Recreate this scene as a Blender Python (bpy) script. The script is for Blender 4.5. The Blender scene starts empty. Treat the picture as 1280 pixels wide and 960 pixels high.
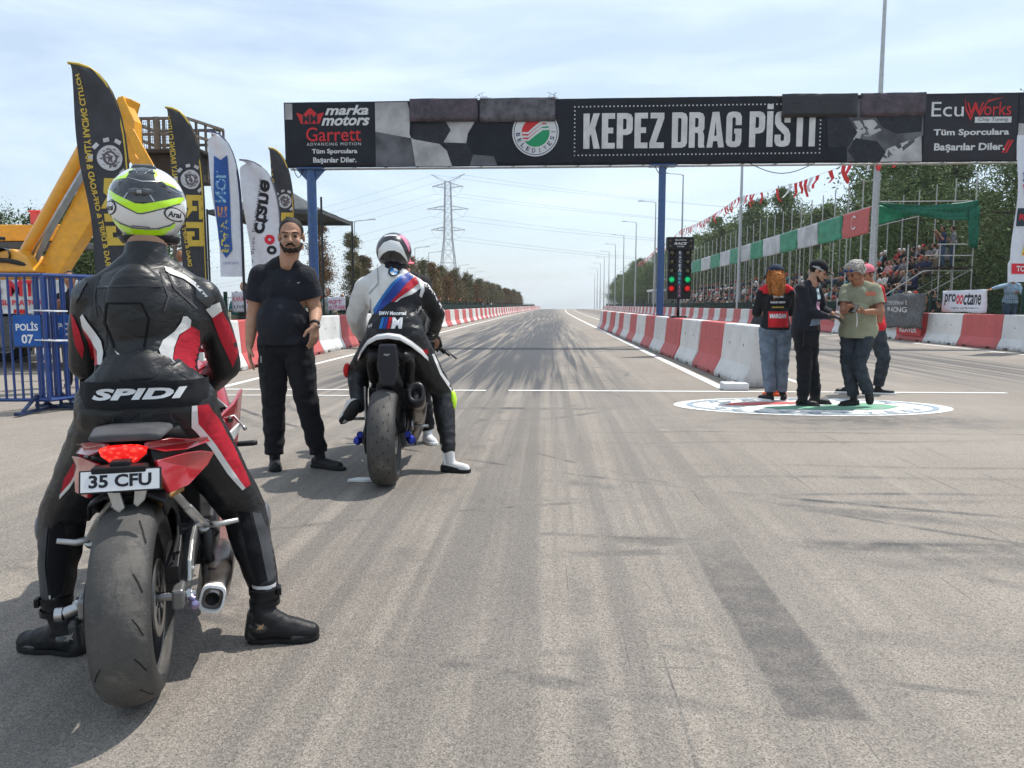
import bpy, bmesh, math, random
from math import radians as R, sin, cos, pi, sqrt, atan2
from mathutils import Vector, Matrix, Euler, noise
from mathutils.bvhtree import BVHTree
random.seed(7)
S = bpy.context.scene
C = bpy.data.collections.new('place')      # linked to the scene at the very end, which keeps building fast
V = Vector

# ---------------- camera ----------------
cam_d = bpy.data.cameras.new('camera'); cam = bpy.data.objects.new('camera', cam_d); C.objects.link(cam)
cam.location = (0, 0, 1.18); cam.rotation_euler = (R(90 - 5.95), 0, R(3.0))
cam_d.sensor_width = 36; cam_d.lens = 26.72; cam_d.clip_start = .05; cam_d.clip_end = 9000
S.camera = cam

# ---------------- sky, sun, exposure ----------------
SUN_EL, SUN_AZ = 62.0, 49.0          # azimuth of the sun clockwise from the track direction (+y)
W = bpy.data.worlds.new('World'); S.world = W; W.use_nodes = True
wn = W.node_tree; wn.nodes.clear()
wo = wn.nodes.new('ShaderNodeOutputWorld'); wb = wn.nodes.new('ShaderNodeBackground')
sky = wn.nodes.new('ShaderNodeTexSky'); sky.sky_type = 'NISHITA'; sky.sun_disc = False
sky.sun_elevation = R(SUN_EL); sky.sun_rotation = R(SUN_AZ)
sky.air_density = 1.0; sky.dust_density = 1.2; sky.ozone_density = 1.2; sky.altitude = 60
wb.inputs['Strength'].default_value = 0.115
# thin high cloud veil over the sky
tc = wn.nodes.new('ShaderNodeTexCoord'); mp = wn.nodes.new('ShaderNodeMapping')
mp.inputs['Scale'].default_value = (1.0, 1.6, 5.0); mp.inputs['Rotation'].default_value = (0.1, 0.15, 0.5)
nz = wn.nodes.new('ShaderNodeTexNoise'); nz.inputs['Scale'].default_value = 2.6; nz.inputs['Detail'].default_value = 9
nz.inputs['Roughness'].default_value = .58; nz.inputs['Distortion'].default_value = .5
rp = wn.nodes.new('ShaderNodeValToRGB'); rp.color_ramp.elements[0].position = .40; rp.color_ramp.elements[1].position = .74
rp.color_ramp.elements[0].color = (.38, .38, .38, 1); rp.color_ramp.elements[1].color = (.80, .80, .80, 1)
mx = wn.nodes.new('ShaderNodeMix'); mx.data_type = 'RGBA'
mx.inputs[7].default_value = (7.3, 8.5, 9.6, 1)
wn.links.new(tc.outputs['Generated'], mp.inputs[0]); wn.links.new(mp.outputs[0], nz.inputs['Vector'])
wn.links.new(nz.outputs['Fac'], rp.inputs[0]); wn.links.new(rp.outputs[0], mx.inputs[0])
wn.links.new(sky.outputs[0], mx.inputs[6]); wn.links.new(mx.outputs[2], wb.inputs[0])
wn.links.new(wb.outputs[0], wo.inputs[0])
sd = bpy.data.lights.new('sun', 'SUN'); sd.energy = 3.8; sd.angle = R(.6); sd.color = (1, .955, .89)
sun = bpy.data.objects.new('sun', sd); C.objects.link(sun)
el, az = R(SUN_EL), R(SUN_AZ)
sdir = V((sin(az)*cos(el), cos(az)*cos(el), sin(el)))
sun.rotation_euler = sdir.to_track_quat('Z', 'Y').to_euler(); sun.location = sdir*60
S.view_settings.view_transform = 'Standard'; S.view_settings.look = 'None'
S.view_settings.exposure = 0.34; S.view_settings.gamma = 1

# ---------------- materials ----------------
def newmat(name):
    m = bpy.data.materials.new(name); m.use_nodes = True
    return m, m.node_tree, m.node_tree.nodes['Principled BSDF']
class NT:
    """tiny helper to wire maths nodes"""
    def __init__(s, nt): s.nt = nt
    def _s(s, n, i, v):
        if isinstance(v, (int, float)): n.inputs[i].default_value = v
        elif isinstance(v, (tuple, list)): n.inputs[i].default_value = v
        else: s.nt.links.new(v, n.inputs[i])
    def m(s, op, a, b=0.0, c=0.0, clamp=False):
        n = s.nt.nodes.new('ShaderNodeMath'); n.operation = op; n.use_clamp = clamp
        s._s(n, 0, a); s._s(n, 1, b); s._s(n, 2, c); return n.outputs[0]
    def coord(s, kind='Object'):
        return s.nt.nodes.new('ShaderNodeTexCoord').outputs[kind]
    def mapv(s, v, scale=(1, 1, 1), rot=(0, 0, 0), loc=(0, 0, 0)):
        n = s.nt.nodes.new('ShaderNodeMapping'); s._s(n, 0, v)
        n.inputs['Scale'].default_value = scale; n.inputs['Rotation'].default_value = rot; n.inputs['Location'].default_value = loc
        return n.outputs[0]
    def noise(s, v, scale, detail=4, rough=.55, dist=0.0):
        n = s.nt.nodes.new('ShaderNodeTexNoise'); s._s(n, 'Vector', v)
        n.inputs['Scale'].default_value = scale; n.inputs['Detail'].default_value = detail
        n.inputs['Roughness'].default_value = rough; n.inputs['Distortion'].default_value = dist
        return n.outputs['Fac']
    def vor(s, v, scale, out='Distance'):
        n = s.nt.nodes.new('ShaderNodeTexVoronoi'); s._s(n, 'Vector', v); n.inputs['Scale'].default_value = scale
        return n.outputs[out]
    def ramp(s, f, lo, hi, a=0.0, b=1.0):
        n = s.nt.nodes.new('ShaderNodeMapRange'); n.interpolation_type = 'SMOOTHSTEP'
        s._s(n, 0, f); n.inputs[1].default_value = lo; n.inputs[2].default_value = hi
        n.inputs[3].default_value = a; n.inputs[4].default_value = b; return n.outputs[0]
    def mix(s, f, a, b):
        n = s.nt.nodes.new('ShaderNodeMix'); n.data_type = 'RGBA'
        s._s(n, 0, f); s._s(n, 6, a); s._s(n, 7, b); return n.outputs[2]
    def sep(s, v):
        n = s.nt.nodes.new('ShaderNodeSeparateXYZ'); s._s(n, 0, v); return n.outputs
    def bump(s, h, strength, dist=.01):
        n = s.nt.nodes.new('ShaderNodeBump'); s._s(n, 'Height', h)
        n.inputs['Strength'].default_value = strength; n.inputs['Distance'].default_value = dist; return n.outputs[0]
def c4(c): return (c[0], c[1], c[2], 1)
_mc = {}
def PM(name, col, rough=.5, metal=0, var=.12, scale=9, bump=.0, bscale=60, coat=0, emit=0, dirt=0, dirtcol=(.16, .14, .12), sheen=0, trans=0, spec=None, crease=0, crease_s=.30):
    if name in _mc: return _mc[name]
    m, nt, p = newmat(name); k = NT(nt)
    v = k.coord()
    n1 = k.noise(v, scale, 5, .6)
    a = tuple(x*(1 - var) for x in col); b = tuple(min(1, x*(1 + var)) for x in col)
    cc = k.mix(k.ramp(n1, .3, .7), c4(a), c4(b))
    if dirt:
        n2 = k.noise(v, scale*.45, 8, .7, .6)
        cc = k.mix(k.m('MULTIPLY', k.ramp(n2, .45, .75), dirt), cc, c4(dirtcol))
    nt.links.new(cc, p.inputs['Base Color'])
    nt.links.new(k.m('ADD', k.m('MULTIPLY', n1, .16), rough - .08), p.inputs['Roughness'])
    p.inputs['Metallic'].default_value = metal
    p.inputs['Specular IOR Level'].default_value = spec if spec is not None else (.5 if rough < .4 or metal else .22)
    if coat: p.inputs['Coat Weight'].default_value = coat; p.inputs['Coat Roughness'].default_value = .06
    if sheen: p.inputs['Sheen Weight'].default_value = sheen
    if trans: p.inputs['Transmission Weight'].default_value = trans
    if emit:
        p.inputs['Emission Color'].default_value = c4(col); p.inputs['Emission Strength'].default_value = emit
    if crease:
        rg = k.m('ABSOLUTE', k.m('SUBTRACT', k.noise(k.mapv(v, (1, 1, 1.5)), 5.5*crease, 2, .45, .8), .5))
        rg2 = k.m('ABSOLUTE', k.m('SUBTRACT', k.noise(k.mapv(v, (1.2, 1, 2.2)), 13*crease, 2, .45, .5), .5))
        hh = k.m('ADD', k.m('ADD', k.m('MULTIPLY', k.m('MINIMUM', rg, .10), 6.0), k.m('MULTIPLY', k.m('MINIMUM', rg2, .12), 2.2)), k.m('MULTIPLY', k.noise(v, bscale*3, 3, .6), .05))
        nt.links.new(k.bump(hh, crease_s, .007), p.inputs['Normal'])
    elif bump: nt.links.new(k.bump(k.noise(v, bscale, 4, .6), bump, .004), p.inputs['Normal'])
    _mc[name] = m; return m
M = dict(
 black=PM('black plastic', (.012, .012, .013), .42, bump=.05),
 dkmetal=PM('dark metal', (.03, .03, .032), .4, .6),
 steel=PM('brushed steel', (.45, .45, .45), .32, 1, bump=.08, bscale=120),
 alu=PM('cast aluminium', (.48, .48, .47), .42, .85, bump=.1, dirt=.25),
 titan=PM('titanium can', (.30, .27, .25), .3, 1, var=.2),
 redpaint=PM('red bike paint', (.33, .007, .014), .22, coat=.8, var=.05),
 whitepaint=PM('white bike paint', (.72, .72, .72), .25, coat=.8, var=.03),
 leather=PM('black leather', (.010, .0105, .012), .44, bump=.32, bscale=70, var=.25, spec=.45, crease=1.3, crease_s=.32),
 leatherred=PM('red leather', (.42, .014, .03), .42, crease=1, bump=.3, bscale=70, var=.12),
 leatherwhite=PM('white leather', (.66, .655, .64), .45, bump=.25, bscale=70, var=.06, dirt=.12, crease=.8),
 leatherblue=PM('blue leather', (.02, .05, .26), .45, bump=.2, bscale=70),
 leatherlblue=PM('light blue leather', (.02, .15, .42), .45, bump=.2, bscale=70),
 blackcloth=PM('black cotton', (.010, .010, .013), .85, bump=.35, bscale=180, var=.25, sheen=.05, crease=.7),
 navycloth=PM('near black jersey', (.013, .014, .02), .8, bump=.4, bscale=160, var=.3, sheen=.05, crease=.9, crease_s=.5),
 denim=PM('grey blue denim', (.13, .17, .22), .85, crease=1.3, bump=.4, bscale=220, var=.3),
 dkdenim=PM('dark denim', (.035, .042, .052), .85, crease=1.2, bump=.4, bscale=220, var=.4),
 khaki=PM('sage shirt cotton', (.27, .275, .19), .85, crease=.8, bump=.35, bscale=160, var=.1),
 skin=PM('skin', (.42, .235, .155), .5, var=.12, scale=14, bump=.12, bscale=160),
 skintan=PM('tanned skin', (.33, .155, .09), .5, var=.14, scale=14, bump=.12, bscale=160),
 hairdark=PM('dark hair', (.012, .009, .008), .6, bump=.8, bscale=260, var=.5),
 hairgrey=PM('grey hair', (.36, .33, .29), .65, bump=.9, bscale=160, var=.5, scale=60),
 haircopper=PM('copper curly hair', (.36, .13, .035), .8, bump=.9, bscale=120, var=.5, scale=40),
 shoeblack=PM('black shoe', (.016, .016, .017), .5, bump=.15),
 white=PM('white plastic', (.74, .74, .74), .4, var=.04),
 offwhite=PM('printed white', (.70, .71, .72), .6, var=.04),
 neon=PM('fluorescent yellow', (.56, .95, .02), .3, coat=.4, var=.03),
 blue=PM('blue enamel', (.012, .045, .19), .35, coat=.3, var=.15, dirt=.15),
 postblue=PM('blue gantry paint', (.010, .065, .21), .35, coat=.3, var=.15, dirt=.2),
 yellow=PM('machine yellow', (.80, .36, .02), .35, coat=.35, var=.06, dirt=.2),
 orange=PM('machine orange', (.82, .38, .03), .4, coat=.2, var=.08, dirt=.25),
 gold=PM('gold print', (.62, .43, .07), .55, var=.08),
 flagblack=PM('dark flag cloth', (.05, .05, .056), .62, var=.2, bump=.15, scale=3),
 flagwhite=PM('white flag cloth', (.68, .70, .76), .7, var=.05, bump=.1),
 red=PM('signal red', (.60, .02, .02), .5, var=.08),
 redcloth=PM('red cloth', (.55, .02, .03), .75, var=.15, bump=.2),
 green=PM('tarp green', (.018, .23, .12), .5, var=.25, bump=.25, bscale=20, scale=3),
 grey=PM('grey cloth', (.30, .31, .32), .75, var=.25, bump=.25, bscale=20, scale=3),
 galv=PM('galvanised steel', (.46, .47, .47), .5, .5, var=.12),
 fence=PM('green fence wire', (.008, .05, .035), .5),
 bannerblack=PM('banner print black', (.010, .012, .018), .5, var=.25, spec=.18, bump=.12, bscale=5, scale=1.5),
 foil=PM('crinkled dark foil', (.05, .030, .042), .25, var=.5, scale=4, crease=.9, crease_s=1, spec=.5),
 foilgrey=PM('crinkled grey foil', (.085, .075, .085), .3, var=.5, scale=4, crease=1.3, crease_s=1, spec=.5),
 foilblack=PM('glossy black foil', (.006, .003, .006), .14, var=.5, scale=4, crease=.7, crease_s=.8, spec=.5),
 pink=PM('pink cap cloth', (.62, .15, .20), .75, var=.1, bump=.2),
 pylon=PM('weathered lattice steel', (.36, .38, .40), .6, .3),
 lens=PM('dark lens', (.006, .006, .008), .08, spec=.9),
)
print_ = lambda name, col, **k: PM(name, col, k.pop('rough', .6), var=k.pop('var', .04), **k)

# ---------------- mesh helpers ----------------
def link(name, me, m=None, parent=None, smooth=False):
    o = bpy.data.objects.new(name, me); C.objects.link(o)
    if m is not None:
        for mm in (m if isinstance(m, (list, tuple)) else [m]): me.materials.append(mm)
    if parent is not None: o.parent = parent
    if smooth:
        me.polygons.foreach_set('use_smooth', [True]*len(me.polygons))
        if smooth != True: 
            try: me.set_sharp_from_angle(angle=R(smooth))
            except Exception: pass
    return o
def tag(o, label=None, cat=None, group=None, kind=None):
    if label: o['label'] = label
    if cat: o['category'] = cat
    if group: o['group'] = group
    if kind: o['kind'] = kind
    return o
def empty(name, label, cat, loc=(0, 0, 0), rz=0, group=None):
    o = bpy.data.objects.new(name, None); C.objects.link(o); o.location = loc; o.rotation_euler = (0, 0, rz)
    o.empty_display_size = .2
    return tag(o, label, cat, group)
def frame(d, up=V((0, 0, 1))):
    d = V(d).normalized(); up = V(up)
    if abs(d.dot(up)) > .98: up = V((0, 1, 0)) if abs(d.y) < .9 else V((1, 0, 0))
    x = up.cross(d).normalized(); y = d.cross(x).normalized()
    return x, y, d
class MB:
    def __init__(s): s.v = []; s.f = []; s.mi = []; s.cur = 0
    def add(s, vs, fs):
        o = len(s.v); s.v += [tuple(v) for v in vs]; s.f += [tuple(i + o for i in f) for f in fs]; s.mi += [s.cur]*len(fs); return s
    def box(s, c, d, rot=None):
        hx, hy, hz = d[0]/2, d[1]/2, d[2]/2
        vs = [V((x*hx, y*hy, z*hz)) for x in (-1, 1) for y in (-1, 1) for z in (-1, 1)]
        if rot is not None:
            r = rot if isinstance(rot, Matrix) else Euler(rot).to_matrix(); vs = [r @ v for v in vs]
        vs = [v + V(c) for v in vs]
        return s.add(vs, [(0, 1, 3, 2), (4, 6, 7, 5), (0, 4, 5, 1), (2, 3, 7, 6), (0, 2, 6, 4), (1, 5, 7, 3)])
    def bar(s, p0, p1, w, h, up=(0, 0, 1)):
        p0, p1 = V(p0), V(p1); x, y, d = frame(p1 - p0, up)
        vs = [p + x*(w/2*a) + y*(h/2*b) for p in (p0, p1) for a, b in ((-1, -1), (1, -1), (1, 1), (-1, 1))]
        return s.add(vs, [(3, 2, 1, 0), (4, 5, 6, 7), (0, 1, 5, 4), (1, 2, 6, 5), (2, 3, 7, 6), (3, 0, 4, 7)])
    def tube(s, path, r, n=8, caps=True):
        path = [V(p) for p in path]; rr = r if isinstance(r, (list, tuple)) else [r]*len(path)
        vs = []; fs = []; px = None
        for i, p in enumerate(path):
            d = (path[min(i + 1, len(path) - 1)] - path[max(i - 1, 0)])
            x, y, d = frame(d) if px is None else frame(d, py)
            px, py = x, y
            vs += [p + (x*cos(2*pi*k/n) + y*sin(2*pi*k/n))*rr[i] for k in range(n)]
        for i in range(len(path) - 1):
            for k in range(n):
                a = i*n + k; b = i*n + (k + 1) % n; fs.append((a, b, b + n, a + n))
        if caps: fs.append(tuple(range(n))[::-1]); fs.append(tuple(range(len(vs) - n, len(vs))))
        return s.add(vs, fs)
    def lathe(s, prof, origin=(0, 0, 0), axis=(0, 0, 1), n=24, closed=False, a0=0, a1=2*pi):
        """prof: list of (distance along axis, radius)"""
        x, y, d = frame(axis); O = V(origin); full = abs(a1 - a0 - 2*pi) < 1e-6; m = n if full else n + 1
        vs = [O + d*a + (x*cos(a0 + (a1 - a0)*k/n) + y*sin(a0 + (a1 - a0)*k/n))*r for a, r in prof for k in range(m)]
        fs = []; L = len(prof)
        for i in range(L if closed else L - 1):
            j = (i + 1) % L
            for k in range(n):
                k2 = (k + 1) % m; fs.append((i*m + k, i*m + k2, j*m + k2, j*m + k))
        return s.add(vs, fs)
    def prism(s, poly, o, u, v, t):
        """polygon in plane o + a u + b v, thickness t along u x v (centred)"""
        o, u, v = V(o), V(u).normalized(), V(v).normalized(); n = u.cross(v)
        k = len(poly)
        vs = [o + u*a + v*b + n*(t/2) for a, b in poly] + [o + u*a + v*b - n*(t/2) for a, b in poly]
        fs = [tuple(range(k)), tuple(range(k, 2*k))[::-1]] + [(i, i + k, (i + 1) % k + k, (i + 1) % k) for i in range(k)]
        return s.add(vs, fs)
    def ell(s, c, r, rot=None, nu=16, nv=10):
        c = V(c); vs = []; fs = []
        for j in range(nv + 1):
            t = pi*j/nv
            for i in range(nu):
                a = 2*pi*i/nu; p = V((sin(t)*cos(a)*r[0], sin(t)*sin(a)*r[1], cos(t)*r[2]))
                if rot is not None: p = rot @ p
                vs.append(c + p)
        for j in range(nv):
            for i in range(nu):
                a = j*nu + i; b = j*nu + (i + 1) % nu; fs.append((a, a + nu, b + nu, b))
        return s.add(vs, fs)
    def loft(s, rings, cap=True):
        n = len(rings[0]); vs = [p for r in rings for p in r]; fs = []
        for i in range(len(rings) - 1):
            for k in range(n):
                a = i*n + k; b = i*n + (k + 1) % n; fs.append((a, b, b + n, a + n))
        if cap: fs.append(tuple(range(n))[::-1]); fs.append(tuple(range(len(vs) - n, len(vs))))
        return s.add(vs, fs)
    def mesh(s, name='m'):
        me = bpy.data.meshes.new(name); me.from_pydata(s.v, [], s.f)
        me.polygons.foreach_set('material_index', s.mi); me.update(); return me
    def build(s, name, m, parent=None, smooth=False, bevel=0, label=None):
        me = s.mesh(name)
        bm = bmesh.new(); bm.from_mesh(me); bmesh.ops.recalc_face_normals(bm, faces=bm.faces); bm.to_mesh(me); bm.free()
        o = link(name, me, m, parent, smooth)
        if bevel:
            b = o.modifiers.new('bevel', 'BEVEL'); b.width = bevel; b.segments = 2; b.limit_method = 'ANGLE'; b.angle_limit = R(35)
        if label: o['label'] = label
        return o
def copy_tree(o, parent=None):
    c = o.copy(); C.objects.link(c); c.parent = parent
    for ch in list(o.children): copy_tree(ch, c)
    return c

# ---------------- organic surfaces ----------------
def rounded_cone(p0, r0, p1, r1, flat=None, n=14, h=4):
    p0, p1 = V(p0), V(p1); x, y, d = frame(p1 - p0) if (p1 - p0).length > 1e-6 else (V((1, 0, 0)), V((0, 1, 0)), V((0, 0, 1)))
    rings = []
    for j in range(h + 1):
        t = -pi/2 + pi/2*j/h; rings.append((p0 + d*(sin(t)*r0), cos(t)*r0))
    for j in range(h + 1):
        t = pi/2*j/h; rings.append((p1 + d*(sin(t)*r1), cos(t)*r1))
    vs = []; fs = []
    for c, r in rings:
        r = max(r, 1e-4)
        for k in range(n):
            q = (x*cos(2*pi*k/n) + y*sin(2*pi*k/n))*r
            if flat: a = V(flat[0]).normalized(); q = q + a*(q.dot(a)*(flat[1] - 1))
            vs.append(c + q)
    L = len(rings)
    for i in range(L - 1):
        for k in range(n):
            a = i*n + k; b = i*n + (k + 1) % n; fs.append((a, b, b + n, a + n))
    fs.append(tuple(range(n))[::-1]); fs.append(tuple(range(len(vs) - n, len(vs))))
    return vs, fs
def prims_mesh(prims, n=14):
    mb = MB()
    for p in prims:
        if p[0] == 'c': mb.add(*rounded_cone(p[1], p[2], p[3], p[4], p[5] if len(p) > 5 else None, n))
        else: mb.ell(p[1], p[2], p[3] if len(p) > 3 else None, 20, 12)
    return mb
def evalmesh(o):
    dg = bpy.context.evaluated_depsgraph_get(); dg.update()
    return bpy.data.meshes.new_from_object(o.evaluated_get(dg))
def organic(name, prims, voxel, m, parent=None, smooth=5, wr=None, cuts=(), label=None, nn=14):
    me = prims_mesh(prims, nn).mesh(name); t = bpy.data.objects.new('tmp', me); S.collection.objects.link(t)
    r = t.modifiers.new('r', 'REMESH'); r.mode = 'VOXEL'; r.voxel_size = voxel; r.adaptivity = 0
    if smooth:
        s = t.modifiers.new('s', 'SMOOTH'); s.factor = .5; s.iterations = smooth
    out = evalmesh(t); bpy.data.objects.remove(t); bpy.data.meshes.remove(me)
    out.name = name
    if wr:
        amp, sc = wr[0], wr[1]; st = V(wr[2]) if len(wr) > 2 else V((1, 1, 1))
        nrm_ = [v.normal.copy() for v in out.vertices]; cos_ = []
        for v, nr in zip(out.vertices, nrm_):
            q = V((v.co.x*st.x, v.co.y*st.y, v.co.z*st.z))*sc
            a = noise.noise(q); b = noise.noise(q*2.3 + V((5, 3, 1)))
            cos_ += list(v.co + nr*(amp*((1 - abs(a)*2.6) + .45*b)))
        out.vertices.foreach_set('co', cos_); out.update()
    if cuts:
        bm = bmesh.new(); bm.from_mesh(out)
        for (p, nrm, rad) in cuts:
            p, nrm = V(p), V(nrm).normalized()
            g = [f for f in bm.faces if (f.calc_center_median() - p).length < rad]
            ge = set(); gv = set()
            for f in g: ge.update(f.edges); gv.update(f.verts)
            res = bmesh.ops.bisect_plane(bm, geom=list(gv) + list(ge) + g, plane_co=p, plane_no=nrm)
            dele = [f for f in bm.faces if (f.calc_center_median() - p).length < rad and (f.calc_center_median() - p).dot(nrm) > 1e-5]
            bmesh.ops.delete(bm, geom=dele, context='FACES')
        bm.to_mesh(out); bm.free()
    o = link(name, out, m, parent, True)
    if label: o['label'] = label
    return o
def limb(*pr, flat=None):
    """chain of (point, radius)"""
    out = []
    for (a, ra), (b, rb) in zip(pr, pr[1:]): out.append(('c', a, ra, b, rb, flat) if flat else ('c', a, ra, b, rb))
    return out

# ---------------- flat shapes, lettering and prints laid onto surfaces ----------------
def poly_bm(polys):
    bm = bmesh.new()
    for p in polys:
        vs = [bm.verts.new((a, b, 0)) for a, b in p]
        try: bm.faces.new(vs)
        except Exception: pass
    bm.normal_update(); bmesh.ops.triangulate(bm, faces=bm.faces)
    return bm
def text_mesh(txt, size=1, bold=0, shear=0, sx=1, align='CENTER', space=1):
    cu = bpy.data.curves.new('t', 'FONT'); cu.body = txt; cu.size = size; cu.offset = bold; cu.shear = shear
    cu.align_x = align; cu.align_y = 'CENTER'; cu.space_character = space; cu.resolution_u = 3
    o = bpy.data.objects.new('t', cu); S.collection.objects.link(o); me = evalmesh(o)
    bpy.data.objects.remove(o); bpy.data.curves.remove(cu)
    for v in me.vertices: v.co.x *= sx
    return me
def text_fit(txt, w, h, **k):
    """lettering scaled to exactly w x h, centred on its own box"""
    me = text_mesh(txt, **k); xs = [v.co.x for v in me.vertices]; ys = [v.co.y for v in me.vertices]
    x0, x1, y0, y1 = min(xs), max(xs), min(ys), max(ys)
    for v in me.vertices: v.co.x = (v.co.x - (x0 + x1)/2)*w/(x1 - x0); v.co.y = (v.co.y - (y0 + y1)/2)*h/(y1 - y0)
    return me
_bvh = {}
def lay(name, src, o, u, v, m, parent=None, off=.003, target=None, maxlen=.03, rot=0, thick=0, label=None, reach=.6):
    """place a flat shape (mesh or list of polygons) on plane o,u,v; drape it on target if given"""
    bm = bmesh.new()
    if isinstance(src, bpy.types.Mesh): bm.from_mesh(src); bmesh.ops.triangulate(bm, faces=bm.faces)
    else: bm.free(); bm = poly_bm(src)
    if rot:
        c_, s_ = cos(rot), sin(rot)
        for w in bm.verts: w.co = V((w.co.x*c_ - w.co.y*s_, w.co.x*s_ + w.co.y*c_, 0))
    o, u, v = V(o), V(u).normalized(), V(v).normalized(); n = u.cross(v).normalized()
    if target is not None:
        for _ in range(7):
            es = [e for e in bm.edges if e.calc_length() > maxlen]
            if not es: break
            bmesh.ops.subdivide_edges(bm, edges=es, cuts=1); bmesh.ops.triangulate(bm, faces=bm.faces)
        me = target.data
        if me.name not in _bvh: _bvh[me.name] = BVHTree.FromPolygons([w.co for w in me.vertices], [p.vertices[:] for p in me.polygons])
        tree = _bvh[me.name]
        bad = []
        for w in bm.verts:
            p = o + u*w.co.x + v*w.co.y
            hit = tree.ray_cast(p + n*reach, -n)
            if hit[0] is None: bad.append(w); continue
            w.co = hit[0] + n*off*.5 + hit[1]*off*.5 * (1 if hit[1].dot(n) > 0 else -1)
        bmesh.ops.delete(bm, geom=bad, context='VERTS')
    else:
        for w in bm.verts: w.co = o + u*w.co.x + v*w.co.y + n*off
    out = bpy.data.meshes.new(name); bm.to_mesh(out); bm.free()
    out.update()
    ob = link(name, out, m, parent, target is not None)
    if label: ob['label'] = label
    return ob
def disc(r, n=28, cx=0, cy=0, a0=0, a1=2*pi, ry=None):
    ry = ry or r
    return [(cx + r*cos(a0 + (a1 - a0)*k/n), cy + ry*sin(a0 + (a1 - a0)*k/n)) for k in range(n if abs(a1 - a0 - 2*pi) < 1e-6 else n + 1)]
def annulus(r0, r1, n=32, a0=0, a1=2*pi, cx=0, cy=0, k=1):
    out = []
    for i in range(n):
        a = a0 + (a1 - a0)*i/n; b = a0 + (a1 - a0)*(i + 1)/n
        out.append([(cx + r0*cos(a), cy + r0*k*sin(a)), (cx + r1*cos(a), cy + r1*k*sin(a)), (cx + r1*cos(b), cy + r1*k*sin(b)), (cx + r0*cos(b), cy + r0*k*sin(b))])
    return out
def rect(x0, y0, x1, y1): return [(x0, y0), (x1, y0), (x1, y1), (x0, y1)]
def bend(y): return 2.5*((y - 60)/160)**2 if y > 60 else 0.0
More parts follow.
